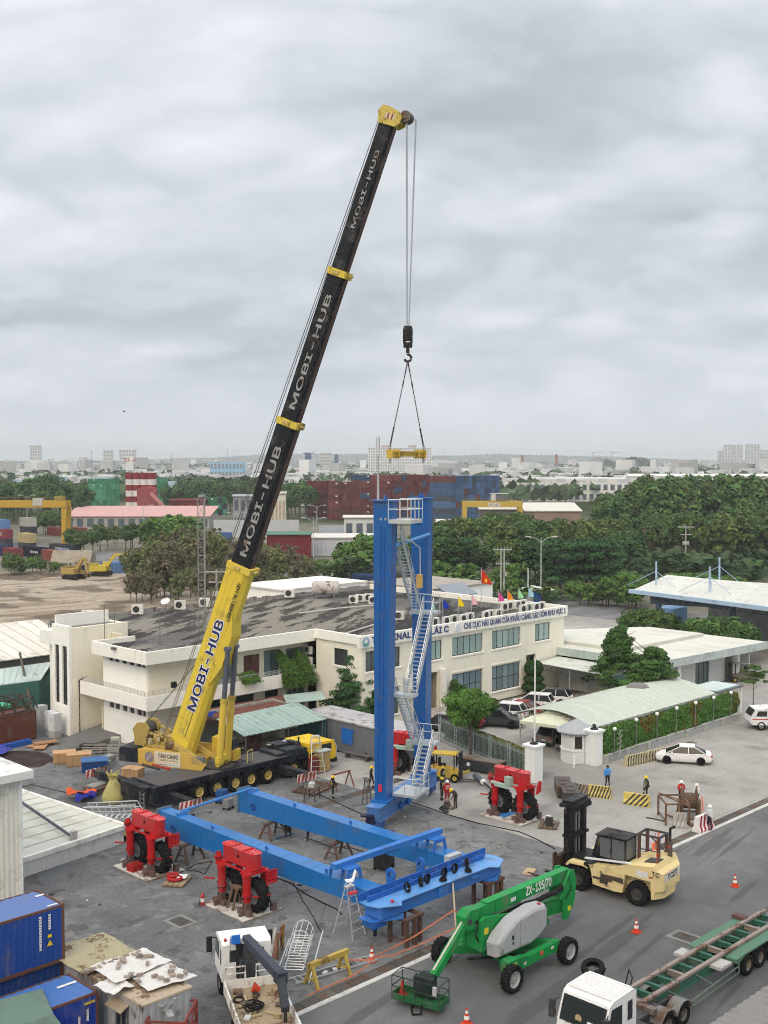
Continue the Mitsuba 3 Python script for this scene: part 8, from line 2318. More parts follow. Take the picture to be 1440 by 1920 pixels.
for i in range(4):
 x0_, x1_ = -1 + i * .5, -.5 + i * .5
 for y in (-.8, .8):
  m.bar((x0_, y, 1.0 + .95 * (i % 2)), (x1_, y, 1.95 - .95 * (i % 2)), .05)
m.bar((-1, -.8, 1), (-1, .8, 1.95), .05).bar((1, -.8, 1), (1, .8, 1.95), .05)
t.p('lattice', m, 'rust')
for i in range(9):
 t = Th('bracket_plate', 'pale metal bracket plate in the heap on the rusty red frame', 'bracket', (*gp(310, 1890, 2.0)[:2], 2.02), 40, 'bracket plates on the red frame')
 t.one(M((.42, .42, .41)).bar((RS.uniform(-.9, .5), RS.uniform(-.5, .4), .03 + .03 * i), (RS.uniform(-.5, .9), RS.uniform(-.4, .5), .06 + .05 * i), .28, .03), 'metal')
t = Th('board_rack', 'brown rack of boards behind the cab of the crane truck', 'frame', (*gp(528, 1790)[:2], 0), 30)
t.one(M((.18, .09, .05)).bar((-.6, 0, 0), (-.5, 0, 1.3), .1).bar((.6, .2, 0), (.5, .2, 1.2), .12).bar((-.6, 0, .9), (.6, .2, 1.0), .1).c(.38, .36, .34).bar((-.9, .3, .1), (-.3, .2, 1.5), .16, .05).c(.36, .2, .04).bar((.6, .2, 0), (.55, .1, 1.3), .14, .1).c(.3, .14, .1).bar((-.5, .2, 0), (.3, .4, .9), .3, .04), 'rust')
for u, v, r, lab in ((35, 1425, 1.6, 'dark oily stain spreading on the paving at the left edge'), ):
 t = Th('oil_stain', lab, 'stain', (*gp(u, v)[:2], .004))
 an = np.linspace(0, 2 * math.pi, 40)[:-1]
 rr = 2.4 + 1.2 * meshkit.fbm(np.stack([np.cos(an) * 2, np.sin(an) * 2, an * 0], 1), 3, 4)
 t.one(M((.035, .022, .02)).prism(np.stack([rr * np.cos(an) * .9, rr * np.sin(an) * 1.1], 1), (0, 0, 0), (1, 0, 0), (0, 1, 0), (0, 0, .004)), 'matte')
rs = np.random.RandomState(33)
for i in range(46):
 u, v = rs.uniform(40, 1050), rs.uniform(1450, 1830)
 q = gp(u, v)
 if q[1] < 40.5 or q[0] > 66 or (q[0] < 31 and q[1] < 78):
  continue
 t = Th('paving_litter', 'small pale scrap lying on the grey paving', 'litter', (q[0], q[1], .005), rs.uniform(0, 180), 'scraps on the paving')
 t.one(M(tuple(np.array(((.6, .6, .58), (.3, .25, .2), (.05, .05, .05), (.45, .38, .3))[i % 4]))).cbox((0, 0, .03), (rs.uniform(.08, .3), rs.uniform(.06, .2), .05)), 'matte')
for i, (x, y, h_) in enumerate(((52.3, 97.0, 2.4), (52.2, 95.0, 2.2), (52.0, 94.0, 2.2))):
 t = Th('white_cabinet', ('grey water tank box beside the office stair tower', 'white upright cabinet at the foot of the office stair tower, the middle one', 'white upright cabinet at the foot of the office stair tower, the right one')[i], 'cabinet', (x, y, .0), 10)
 c = (.45, .46, .46) if i == 0 else (.62, .64, .67)
 t.p('case', M(c).box(-.4, .4, -.42, .42, .6, h_).c(.4, .4, .4).box(-.38, .38, -.4, .4, .0, .6))
 t.p('door', M(tuple(np.array(c) * 1.06)).box(-.42, -.4, -.36, .36, .75, h_ - .1))
t = Th('leaning_pole', 'thick dark wooden pole leaning in front of the green shed', 'pole')
t.one(M((.13, .11, .09)).cyl((52.5, 98.5, 0), (54.0, 104.2, 6.2), .16, .12, n=8), 'matte')
t = Th('metal_rack', 'pale metal rack frames lying by the foot of the office ramp', 'rack', (51.2, 84.5, 0), -40)
m = M((.50, .50, .49))
for y in (0, .9):
 m.bar((-1.8, y, .5), (2.2, y, .5), .07).bar((-1.8, y, .9), (2.2, y, .8), .07)
for i in range(6):
 m.bar((-1.7 + i * .7, 0, .5), (-1.7 + i * .7, .9, .5), .05).bar((-1.7 + i * .7, 0, 0), (-1.7 + i * .7, 0, .9), .05)
t.one(m, 'metal')
for i, (x, y) in enumerate(((53.2, 83.0), (52.0, 86.2), (53.9, 84.6), (51.2, 87.2), (54.3, 82.0), (50.5, 82.6))):
 t = Th('dark_junk', 'dark scrap heap piece at the foot of the office gable wall', 'scrap', (x, y, 0), 40 * i, 'scrap heap by the gable wall')
 t.one(M(((.03, .03, .03), (.10, .09, .08), (.32, .32, .31))[i % 3]).cbox((0, 0, .35), (1.0, .7, .7), 0).cbox((.5, .3, .2), (.6, .5, .4), 30), 'rust')
t = Th('air_handler', 'old beige machine cabinet by the office ramp', 'cabinet', (52.9, 85.4, 0), -40)
t.p('case', M((.46, .46, .40)).box(-.35, .35, -.3, .3, .05, 1.3))
t.p('grille', M((.2, .2, .19)).box(-.3, .3, -.32, -.3, .5, 1.1))
t = Th('blue_cloth', 'dark blue cloth lying over the edge of the red lean to roof', 'cloth', (57.6, 78.6, 3.3), 20)
t.one(rag(M((.01, .03, .20)), [(-.9, -.5), (.9, -.4), (.8, .5), (-.9, .4)], .05, .5, 60), 'matte')
t = Th('black_speaker', 'small black box lamp on the office balcony rail', 'lamp', (56.9, 82.5, 5.42), 0)
t.one(M((.015, .015, .015)).box(-.2, .2, -.12, .12, 0, .5).box(-.25, .25, -.15, -.12, .05, .45), 'paint')
# ---------------------------------------------------------------- trees and plants
def crown(seed, R, H, nb, nl, size, base, shape='round', var=.3):
 """leaf cards in clumps through a crown of radius R and height H standing on z = 0"""
 rs = np.random.RandomState(seed)
 if shape == 'tier':
  h = (np.arange(nb) + .5) / nb * .96
  rr = R * (1.0 - .9 * h) * rs.uniform(.25, 1, nb) ** .5 * rs.uniform(.6, 1.3, nb)
  an = rs.uniform(0, 6.28, nb)
  C = np.stack([rr * np.cos(an), rr * np.sin(an), H * h + rs.uniform(-.04, .04, nb) * H - .06 * rr], 1)
  br = np.stack([R * .22 * (1.15 - .6 * h) + .12] * 2 + [H * .055 + 0 * h], 1)
 elif shape == 'flat':
  k = np.arange(nb) % 4
  h = (k + .6) / 4
  rr = R * (1.0 - .3 * np.abs(h - .4)) * np.sqrt(rs.uniform(0, 1, nb))
  an = rs.uniform(0, 6.28, nb)
  C = np.stack([rr * np.cos(an), rr * np.sin(an), H * h], 1)
  br = np.stack([R * .28 + 0 * h] * 2 + [H * .06 + 0 * h], 1)
 else:
  d = rs.normal(0, 1, (nb, 3))
  d /= np.linalg.norm(d, axis=1, keepdims=True)
  q = rs.uniform(.35, 1, (nb, 1)) ** .6
  w = .55 + .7 * rs.rand(nb, 1)
  C = d * q * w * [R * .72, R * .72, H * .38] + [0, 0, H * .52]
  br = np.stack([R * rs.uniform(.10, .36, nb)] * 3, 1) * [1, 1, .8]
 per = nl // nb
 P, N_, cl = [], [], []
 for c, b in zip(C, br):
  d = rs.normal(0, 1, (per, 3))
  d[:, 2] += .35
  d /= np.linalg.norm(d, axis=1, keepdims=True)
  P.append(c + d * b * rs.uniform(.55 if shape != 'airy' else .1, 1.08, (per, 1)))
  N_.append(d + [0, 0, .4])
  cl.append(leafcol(per, np.array(base) * rs.uniform(1 - var, 1 + var), rs, .22))
 P = np.vstack(P)
 return leaves(M(), P, np.vstack(N_), np.full(len(P), size), np.vstack(cl), rs)
def frondmesh(seed, n, L, W, base, up=.9, droop=.5, leaflets=13, wide=False):
 rs = np.random.RandomState(seed)
 m = M()
 for i in range(n):
  a = i * 2.4 + rs.uniform(-.3, .3)
  d = np.array([math.cos(a), math.sin(a), 0])
  ll = L * rs.uniform(.7, 1.1)
  t = np.linspace(0, 1, 8)
  e = up * rs.uniform(.6, 1.25)
  p = np.outer(t * ll * math.cos(e), d) + np.outer(ll * (math.sin(e) * t - droop * t ** 2.2), [0, 0, 1])
  s = np.array([-d[1], d[0], 0])
  c = leafcol(1, base, rs, .35)[0]
  m.c(*c)
  if wide:
   w = W * np.sin(math.pi * np.clip(t * .92 + .06, 0, 1)) ** .7
   for sd in (-1, 1):
    v = np.vstack([p, p + s * sd * w[:, None] + [0, 0, -.12 * W]])
    i_ = np.arange(7)
    m.raw(v, np.stack([i_, i_ + 1, i_ + 9, i_ + 8], 1))
  else:
   for k in range(leaflets):
    u = .2 + .8 * k / leaflets
    q = np.array([np.interp(u, t, p[:, j]) for j in range(3)])
    tg = unit(p[min(int(u * 7) + 1, 7)] - p[int(min(u * 7, 6))])
    w = W * (1.1 - .6 * abs(u - .4))
    for sd in (-1, 1):
     e_ = q + s * sd * w + tg * w * .6 - [0, 0, .35 * w]
     m.quad(q - tg * .07 * L / 5, e_, q + tg * .09 * L / 5)
 return m
def bark(H, r, c=(.10, .085, .07), lean=.0, limbs=5, seed=0, R=2.):
 rs = np.random.RandomState(seed)
 m = M(c).cyl((0, 0, -.15), (lean * H, 0, H), r, r * .45, n=8)
 for i in range(limbs):
  a = rs.uniform(0, 6.28)
  z = H * rs.uniform(.55, .95)
  m.cyl((lean * z, 0, z), (lean * z + R * math.cos(a), R * math.sin(a), z + R * rs.uniform(.5, 1.1)), r * .4, r * .12, n=5)
 return m
GROUPS = {}
def group_of(key, m, mat='leaf'):
 v, f, c = m.arr()
 scene['kind_' + key] = {'type': 'shapegroup', 'shape': mikit.ply((v, f), 'mat_' + mat, uv=enc(c))}
 return 'kind_' + key
KIND = {}
for nm, args, tr_ in (('dark1', (1, 4.2, 11, 46, 3200, .42, (.060, .128, .042)), (7.5, .30)), ('dark2', (2, 3.8, 13, 50, 3200, .42, (.050, .112, .04)), (8, .30)), ('dark3', (3, 4.6, 10, 46, 3200, .42, (.075, .142, .042)), (7, .3)),
      ('olive1', (4, 3.8, 6.5, 38, 2600, .36, (.105, .15, .042)), (4, .2)), ('olive2', (5, 3.4, 7.2, 36, 2600, .36, (.085, .138, .04)), (4, .2)), ('fresh', (6, 3.2, 5.5, 32, 2400, .36, (.095, .18, .04)), (3.5, .18)),
      ('airy1', (7, 3.4, 11, 46, 3600, .24, (.16, .175, .075), 'airy'), (8, .12)), ('airy2', (8, 3.0, 9, 42, 3400, .24, (.135, .16, .068), 'airy'), (7, .12)), ('brown', (9, 3.2, 8, 40, 2600, .24, (.145, .13, .08), 'airy'), (7, .12)),
      ('tier', (10, 4.6, 7, 40, 3600, .34, (.036, .085, .03), 'flat'), (6, .22))):
 KIND[nm] = (group_of(nm, crown(*args)), group_of(nm + '_trunk', bark(tr_[0], tr_[1], seed=args[0], R=args[1] * .5), 'plain'), .35 * tr_[0] if 'airy' not in args else .6)
KIND['palm'] = (group_of('palm', frondmesh(21, 17, 5.5, .62, (.046, .092, .038), 1.1, .42)), None, 0)
KIND['palm2'] = (group_of('palm2', frondmesh(22, 15, 5.0, .58, (.068, .115, .044), 1.05, .5)), None, 0)
KIND['banana'] = (group_of('banana', frondmesh(23, 10, 2.9, .42, (.11, .20, .045), 1.05, .55, wide=True)), group_of('banana_stem', M((.12, .14, .06)).cyl((0, 0, -2.0), (0, 0, .2), .16, .1, n=7), 'plain'), 1.3)
rt = np.random.RandomState(77)
def plant(kind, x, y, s, name, label, cat, group, lift=0., z=0., sz=1.):
 key = key_of(name)
 labels[key] = {'label': label, 'category': cat, 'group': group}
 cg, tg, h = KIND[kind]
 r = float(rt.uniform(0, 360))
 T = lambda zz: T4().translate([float(x), float(y), float(zz)]).rotate([0, 0, 1], r).scale([float(s), float(s), float(s * sz)])
 scene[key + '__crown'] = {'type': 'instance', 'to_world': T(z + (h + lift) * s * sz), 'g': {'type': 'ref', 'id': cg}}
 if tg:
  scene[key + '__trunk'] = {'type': 'instance', 'to_world': T(z + (1.3 * s if kind == 'banana' else 0)), 'g': {'type': 'ref', 'id': tg}}
def zone(n, u0, u1, D0, D1, tops, kinds, name, label, group, fill=.0, cat='tree'):
 """n plants between two compass directions; tops: the row their tops reach, at the left and right end (and their spread)"""
 base = {'dark1': 13.4, 'dark2': 15.3, 'dark3': 12.2, 'olive1': 7.7, 'olive2': 8.3, 'fresh': 6.4, 'airy1': 13.4, 'airy2': 11.2, 'brown': 10.2, 'tier': 8.9, 'palm': 4.2, 'palm2': 3.8, 'banana': 4.2}
 for i in range(n):
  f = (i + rt.rand()) / n
  u, D = u0 + (u1 - u0) * f, rt.uniform(D0, D1)
  k = kinds[rt.randint(len(kinds))]
  vt = np.interp(f, np.linspace(0, 1, len(tops) - 1), tops[:-1]) + abs(rt.normal(0, tops[-1]))
  H = max(zat(vt, D), 2.5)
  p = far(u, D)
  plant(k, p[0], p[1], H / base[k] * rt.uniform(.92, 1.0), name, label, cat, group)
zone(46, 1125, 1475, 318, 385, (925, 905, 884, 882, 884, 880, 886, 884, 8), ('dark1', 'dark2', 'dark3', 'olive2'), 'forest_tree', 'tall dark green tree in the dense wood at the right', 'tall dark trees at the right')
zone(30, 1120, 1470, 280, 315, (985, 950, 935, 950, 930, 930, 16), ('dark1', 'dark3', 'olive2'), 'forest_tree', 'dark green tree on the near side of the wood at the right', 'near trees of the right wood')
zone(9, 1340, 1460, 262, 285, (955, 940, 950, 950, 8), ('olive1', 'dark3'), 'wood_tree', 'olive green tree in front of the dark wood at the right edge', 'olive trees at the right edge')
zone(46, 800, 1190, 262, 335, (968, 958, 952, 956, 972, 965, 975, 10), ('olive1', 'olive2', 'dark3'), 'scrub_tree', 'olive green tree in the thick scrub behind the customs office', 'scrub trees behind the customs office')
zone(26, 805, 1200, 232, 258, (1000, 1000, 1005, 1010, 1000, 1000, 10), ('dark3', 'olive2', 'palm', 'tier'), 'scrub_tree', 'dark green tree in the lower row of scrub behind the customs office', 'lower scrub trees')
zone(30, 1175, 1460, 222, 268, (1008, 1000, 1010, 1000, 8), ('palm', 'palm2', 'palm'), 'nipa_palm', 'nipa palm with upright fronds in front of the wood at the right', 'nipa palms at the right', cat='palm')
zone(24, 800, 1030, 205, 228, (1035, 1040, 1045, 1050, 10), ('palm', 'palm2', 'banana', 'fresh'), 'nipa_palm', 'palm with long fronds in the thicket behind the customs roof', 'palms behind the customs roof', cat='palm')
zone(22, 880, 1210, 194, 212, (1060, 1075, 1068, 1080, 1065, 1060, 8), ('banana', 'palm2', 'fresh', 'banana'), 'banana_plant', 'banana plant with broad leaves at the near edge of the thicket', 'banana plants behind the customs office', cat='plant')
zone(9, 1080, 1210, 190, 200, (1085, 1090, 1085, 6), ('fresh', 'banana'), 'banana_plant', 'broad leaved plant left of the checkpoint canopy', 'plants left of the canopy', cat='plant')
zone(5, 1030, 1150, 205, 222, (1010, 1005, 1012, 5), ('tier',), 'tiered_tree', 'dark tree with flat tiered branches behind the customs office', 'tiered trees behind the customs office')
zone(12, 1240, 1400, 190, 215, (1070, 1065, 1075, 5), ('fresh',), 'green_bush', 'bright green bush behind the checkpoint canopy', 'bright bushes behind the canopy', cat='bush')
zone(9, 1175, 1275, 150, 162, (1140, 1135, 1150, 5), ('dark3', 'olive2'), 'round_tree', 'round dark tree between the warehouse roof and the checkpoint canopy, the left clump', 'left clump before the canopy')
zone(9, 1285, 1410, 138, 147, (1150, 1142, 1150, 1155, 4), ('dark3', 'fresh', 'dark1'), 'round_tree', 'round green tree standing before the checkpoint canopy, the right clump', 'right clump before the canopy')
zone(36, 240, 590, 205, 240, (1000, 985, 962, 955, 960, 975, 985, 990, 1005, 1020, 8), ('airy1', 'airy2', 'brown', 'airy1'), 'feathery_tree', 'feathery olive and brown tree in the thicket behind the office roof', 'feathery trees behind the office')
zone(34, 240, 600, 192, 212, (1050, 1035, 1040, 1050, 1060, 10), ('brown', 'airy2'), 'feathery_tree', 'brownish feathery bush at the near edge of the thicket behind the office', 'feathery bushes behind the office')
zone(5, 300, 345, 262, 280, (955, 950, 955, 3), ('fresh',), 'green_tree', 'fresh green tree above the feathery thicket left of the lattice mast', 'fresh green trees left of the mast')
zone(22, 590, 705, 232, 262, (1045, 1035, 1015, 990, 985, 8), ('fresh', 'banana', 'palm2'), 'garden_tree', 'bright green tree or banana beside the service road behind the office', 'bright trees by the service road')
zone(8, 760, 805, 232, 262, (1000, 985, 1000, 8), ('palm', 'dark3'), 'nipa_palm', 'dark palm seen between the legs of the upright blue frame', 'palms between the blue legs', cat='palm')
zone(26, 0, 165, 430, 540, (905, 892, 888, 884, 890, 905, 5), ('dark1', 'dark2', 'dark3'), 'wood_tree', 'dark green tree in the wood left of the green containers', 'dark wood at the far left')
zone(24, 305, 520, 520, 600, (902, 895, 893, 896, 895, 4), ('dark1', 'dark3', 'dark2'), 'wood_tree', 'dark green tree in the wood behind the pink roof', 'wood behind the pink roof')
zone(12, 505, 600, 470, 560, (905, 895, 898, 4), ('dark1', 'dark3'), 'wood_tree', 'dark green tree left of the red container stacks', 'wood left of the red stacks')
zone(16, 0, 125, 246, 268, (1035, 1030, 1045, 1055, 6), ('olive2', 'palm2', 'fresh', 'airy2'), 'scrub_tree', 'green shrub at the far left edge of the earth field', 'shrubs at the left edge of the field')
zone(16, 120, 290, 300, 345, (985, 980, 975, 980, 6), ('olive2', 'dark3'), 'street_tree', 'small dark tree on the street beside the pink roofed hall', 'small trees by the pink roof')
zone(10, 60, 130, 380, 410, (958, 955, 960, 4), ('dark3', 'olive2'), 'street_tree', 'dark tree behind the girder of the yellow gantry crane', 'trees behind the yellow gantry')
zone(9, 950, 1060, 640, 680, (925, 921, 926, 3), ('dark1', 'dark3'), 'wood_tree', 'grey green tree before the long white building', 'trees before the white building')
# trees near enough to be built one by one
def near_tree(x, y, name, label, H, R, z0, kind, base, n, size, seed, trunk=.16, cat='tree', nb=30):
 t = Th(name, label, cat, (x, y, 0), 0)
 c = crown(seed, R, H - z0, nb, n, size, base, kind)
 t.p('crown', c, 'leaf', X=XF(0, 0, z0))
 t.p('trunk', bark(z0 + .35 * (H - z0) if kind != 'tier' else H * .9, trunk, seed=seed, R=R * .55), 'matte')
near_tree(72.6, 62.4, 'round_tree', 'round leafy tree standing at the iron fence right of the upright blue frame', 6.2, 3.0, 2.4, 'round', (.085, .175, .032), 19000, .14, 101)
near_tree(74.0, 77.6, 'layered_tree', 'dark conical tree with layered branches above the grey container office', 6.8, 3.3, .9, 'tier', (.050, .115, .038), 20000, .14, 102, nb=120)
near_tree(101.4, 67.0, 'layered_tree', 'tall conical tree with layered branches beside the porch', 7.8, 3.1, 2.2, 'tier', (.060, .125, .032), 15000, .15, 103, nb=110)
near_tree(98.6, 61.0, 'layered_tree', 'broad conical tree with layered branches above the arched car port', 6.6, 3.9, 1.6, 'tier', (.062, .13, .032), 20000, .16, 104, nb=120)
near_tree(85.6, 75.2, 'small_tree', 'small round tree against the lower windows of the customs office', 3.4, 1.2, 1.0, 'round', (.05, .10, .026), 4000, .11, 105, .08)
near_tree(97.2, 66.0, 'small_tree', 'small bright plant at the corner of the porch', 2.2, .9, .5, 'round', (.10, .17, .03), 1800, .12, 107, .05)
near_tree(108.5, 55.6, 'thin_tree', 'thin young tree at the far end of the hedge', 4.2, 1.3, 2.4, 'flat', (.07, .13, .035), 1500, .13, 108, .06)
near_tree(80.0, 76.4, 'small_tree', 'dark bush at the porch of the customs office behind the blue leg', 3.6, 1.1, .6, 'round', (.04, .085, .024), 3200, .11, 109, .07)
near_tree(56.3, 89.3, 'potted_plant', 'dark green bush on the balcony by the stair tower', 2.2, .9, .5, 'round', (.025, .06, .02), 2600, .12, 110, .05, 'plant')
near_tree(50.6, 99.8, 'scrub_bush', 'sparse grey green bush between the green shed and the stair tower', 3.2, 2.0, .4, 'airy', (.06, .085, .04), 3200, .12, 111, .05, 'bush')
near_tree(47.5, 102.5, 'scrub_bush', 'dark green bush at the left edge in front of the green shed', 4.0, 1.6, .8, 'round', (.04, .08, .03), 2600, .14, 112, .06, 'bush')
t = Th('topiary', 'clipped dark green topiary of stacked balls beside the red car row', 'topiary', (97.4, 74.9, 0))
for i, (z, r, h_) in enumerate(((.9, 1.25, .5), (1.75, 1.05, .45), (2.9, 1.0, .85))):
 rs = np.random.RandomState(120 + i)
 n = 3600
 d = rs.normal(0, 1, (n, 3))
 d /= np.linalg.norm(d, axis=1, keepdims=True)
 t.p('ball', leaves(M(), d * [r, r, h_] * rs.uniform(.93, 1.03, (n, 1)) + [0, 0, z], d, np.full(n, .09), leafcol(n, (.03, .075, .02), rs), rs), 'leaf')
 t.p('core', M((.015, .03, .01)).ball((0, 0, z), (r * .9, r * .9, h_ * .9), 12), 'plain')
t.p('trunk', M((.1, .08, .06)).cyl((0, 0, 0), (0, 0, 2.6), .12, n=8), 'matte')
rs = np.random.RandomState(130)
for nm, lab, x0, x1, z0, z1, n in (('balcony_vine', 'bushy green vine hanging over the right end of the office balcony', 68.9, 72.6, 3.6, 7.6, 9000), ('balcony_plant', 'small green plants on the middle of the balcony rail', 64.2, 66.0, 4.7, 5.9, 1600), ('balcony_palm', 'small spiky palm hanging at the end of the balcony', 73.2, 74.0, 3.6, 5.4, 700)):
 x = rs.uniform(x0, x1, n)
 f = rs.beta(1.5, 1.3, n)
 z = z0 + (z1 - z0) * f * (.6 + .4 * meshkit.noise(np.stack([x * 1.5, x * 0, x * 0], 1), 3))
 y = 82.4 - .5 * np.abs(rs.normal(0, 1, n)) * (1 - f) + np.maximum(f - .45, 0) * 1.6 + rs.normal(0, .15, n)
 t = Th(nm, lab, 'vine' if 'vine' in nm else 'plant')
 t.p('foliage', leaves(M(), np.stack([x, y, z], 1), np.tile([0, -.7, .7], (n, 1)), np.full(n, .11), leafcol(n, (.075, .15, .03), rs), rs), 'leaf')
 t.p('stem', M((.08, .07, .04)).tube([((x0 + x1) / 2, 82.7, 3.95), ((x0 + x1) / 2 + .2, 82.8, z1 - .8)], .04, 5), 'plain')
# far woods and the scattered green of the plain
rs = np.random.RandomState(140)
n = 5200
D = 620 * (11.5 ** rs.rand(n))
u = rs.uniform(-120, 1560, n)
ok = meshkit.fbm(np.stack([u * .006, np.log(D) * 6, D * 0], 1), 3, 7) > .44 + .06 * (D > 1200)
D, u = D[ok], u[ok]
pts, nn, cc, sz = [], [], [], []
for Dk, uk in zip(D, u):
 p = far(uk, Dk)
 k = 9
 r = rs.uniform(4, 9) * (1 + Dk / 4500)
 d = rs.normal(0, 1, (k, 3))
 d[:, 2] = np.abs(d[:, 2])
 d /= np.linalg.norm(d, axis=1, keepdims=True)
 pts.append(np.array([p[0], p[1], rs.uniform(3, 7)]) + d * [r, r, r * .6])
 nn.append(d)
 cc.append(leafcol(k, np.array((.055, .095, .042)) * rs.uniform(.7, 1.3), rs, .2))
 sz.append(np.full(k, r * .42))
emit(key_of('distant_woods'), leaves(M(), np.vstack(pts), np.vstack(nn), np.concatenate(sz), np.vstack(cc), rs, .8), 'leaf')
for u, D, w, vt in ((1122, 2500, 42, 861), (1190, 2300, 44, 859)):
 p = far(u, D)
 d = rs.normal(0, 1, (2600, 3))
 d[:, 2] = np.abs(d[:, 2])
 d /= np.linalg.norm(d, axis=1, keepdims=True)
 k = D / F
 P = np.array([*p, 0]) + d * [w * k, w * k, zat(vt, D)] * (.86 + .2 * meshkit.fbm(d * 3 + u, 3, 5))[:, None]
 struct('wooded_hill', leaves(M(), P, d, np.full(2600, 4.5), leafcol(2600, (.045, .08, .04), rs), rs, .8), 'leaf', 'low wooded hill rising from the far plain at the right')
labels['distant_woods'] = {'label': 'hazy green woods scattered over the far plain', 'category': 'woods', 'kind': 'stuff'}
# ---------------------------------------------------------------- the far yards and the town
def stack(u, D, na, nb, tiers, cols, L, label, group, fr, name='stacked_container', seed=0, z0=0., base=None):
 """containers along the site axes: na ends facing right, nb long sides facing left; only the outer layer"""
 rs = np.random.RandomState(seed)
 p = far(u, D) if base is None else np.array(base)
 for k in range(tiers):
  for i in range(na):
   for j in range(nb):
    if i and j:
     continue
    if rs.rand() < fr and k == tiers - 1:
     continue
    c = np.array(cols[rs.randint(len(cols))]) * rs.uniform(.85, 1.15)
    c = c * .75 + c.mean() * .25
    x0, y0, z = p[0] + i * 2.55, p[1] + j * (L + .35), z0 + k * 2.62
    m = M(c).box(x0, x0 + 2.44, y0, y0 + L, z, z + 2.58)
    m.c(*(c * .62))
    for q in (.04, .62, 1.22, 1.82, 2.30):
     m.box(x0 + q, x0 + q + .09, y0 - .05, y0, z + .05, z + 2.5)
    m.box(x0, x0 + 2.44, y0 - .04, y0, z, z + .14)
    for q in np.arange(.3, L, .8):
     m.box(x0 - .04, x0, y0 + q, y0 + q + .35, z + .15, z + 2.4)
    if rs.rand() < .35:
     m.c(.6, .6, .6).box(x0 - .06, x0 - .04, y0 + .3, y0 + 1.5, z + 1.7, z + 2.3)
    Th(name, label, 'container', group=group).one(m, 'plain')
MAR = [(.20, .035, .038), (.17, .03, .032), (.23, .05, .045), (.18, .05, .048)]
MIX = MAR + [(.02, .06, .22), (.03, .10, .32), (.30, .07, .035), (.035, .05, .07), (.02, .05, .18)]
BLU = [(.04, .11, .27), (.05, .16, .37), (.06, .09, .13), (.05, .10, .20), (.19, .05, .05), (.04, .12, .30), (.05, .14, .33), (.05, .12, .28)]
lab = 'container in the tall stacks'
stack(611, 505, 3, 2, 6, [(.15, .022, .025), (.26, .035, .025), (.10, .02, .03)], 6.1, 'red ' + lab + ', the far left block behind the white shed', 'red stacks far left', .2, seed=1)
stack(634, 480, 5, 1, 6, MAR, 6.1, 'maroon ' + lab + ', second block from the left', 'maroon stacks second block', .1, seed=2)
stack(731, 500, 11, 2, 7, MAR * 3 + [(.04, .08, .18)], 12.2, 'maroon ' + lab + ', middle block behind the upright blue frame', 'maroon stacks middle', .05, seed=3)
stack(847, 470, 12, 1, 7, BLU, 12.2, 'blue, grey or orange ' + lab + ' right of the upright blue frame', 'mixed stacks right', .0, seed=4)
GC = [(.03, .30, .14), (.025, .25, .12), (.06, .36, .19)]
stack(191, 560, 4, 2, 6, GC, 6.1, 'green container in the stack left of the striped silos', 'green stack left of silos', .4, seed=5)
stack(292, 590, 3, 1, 6, GC, 6.1, 'green container in the stack right of the striped silos', 'green stack right of silos', .3, seed=6)
stack(345, 560, 3, 1, 3, GC, 6.1, 'green container behind the end of the pink roof', 'green boxes behind the pink roof', .3, seed=7)
stack(400, 520, 3, 1, 3, GC + [(.05, .06, .09)], 6.1, 'green container near the grey steel frame', 'green boxes near the grey frame', .3, seed=8)
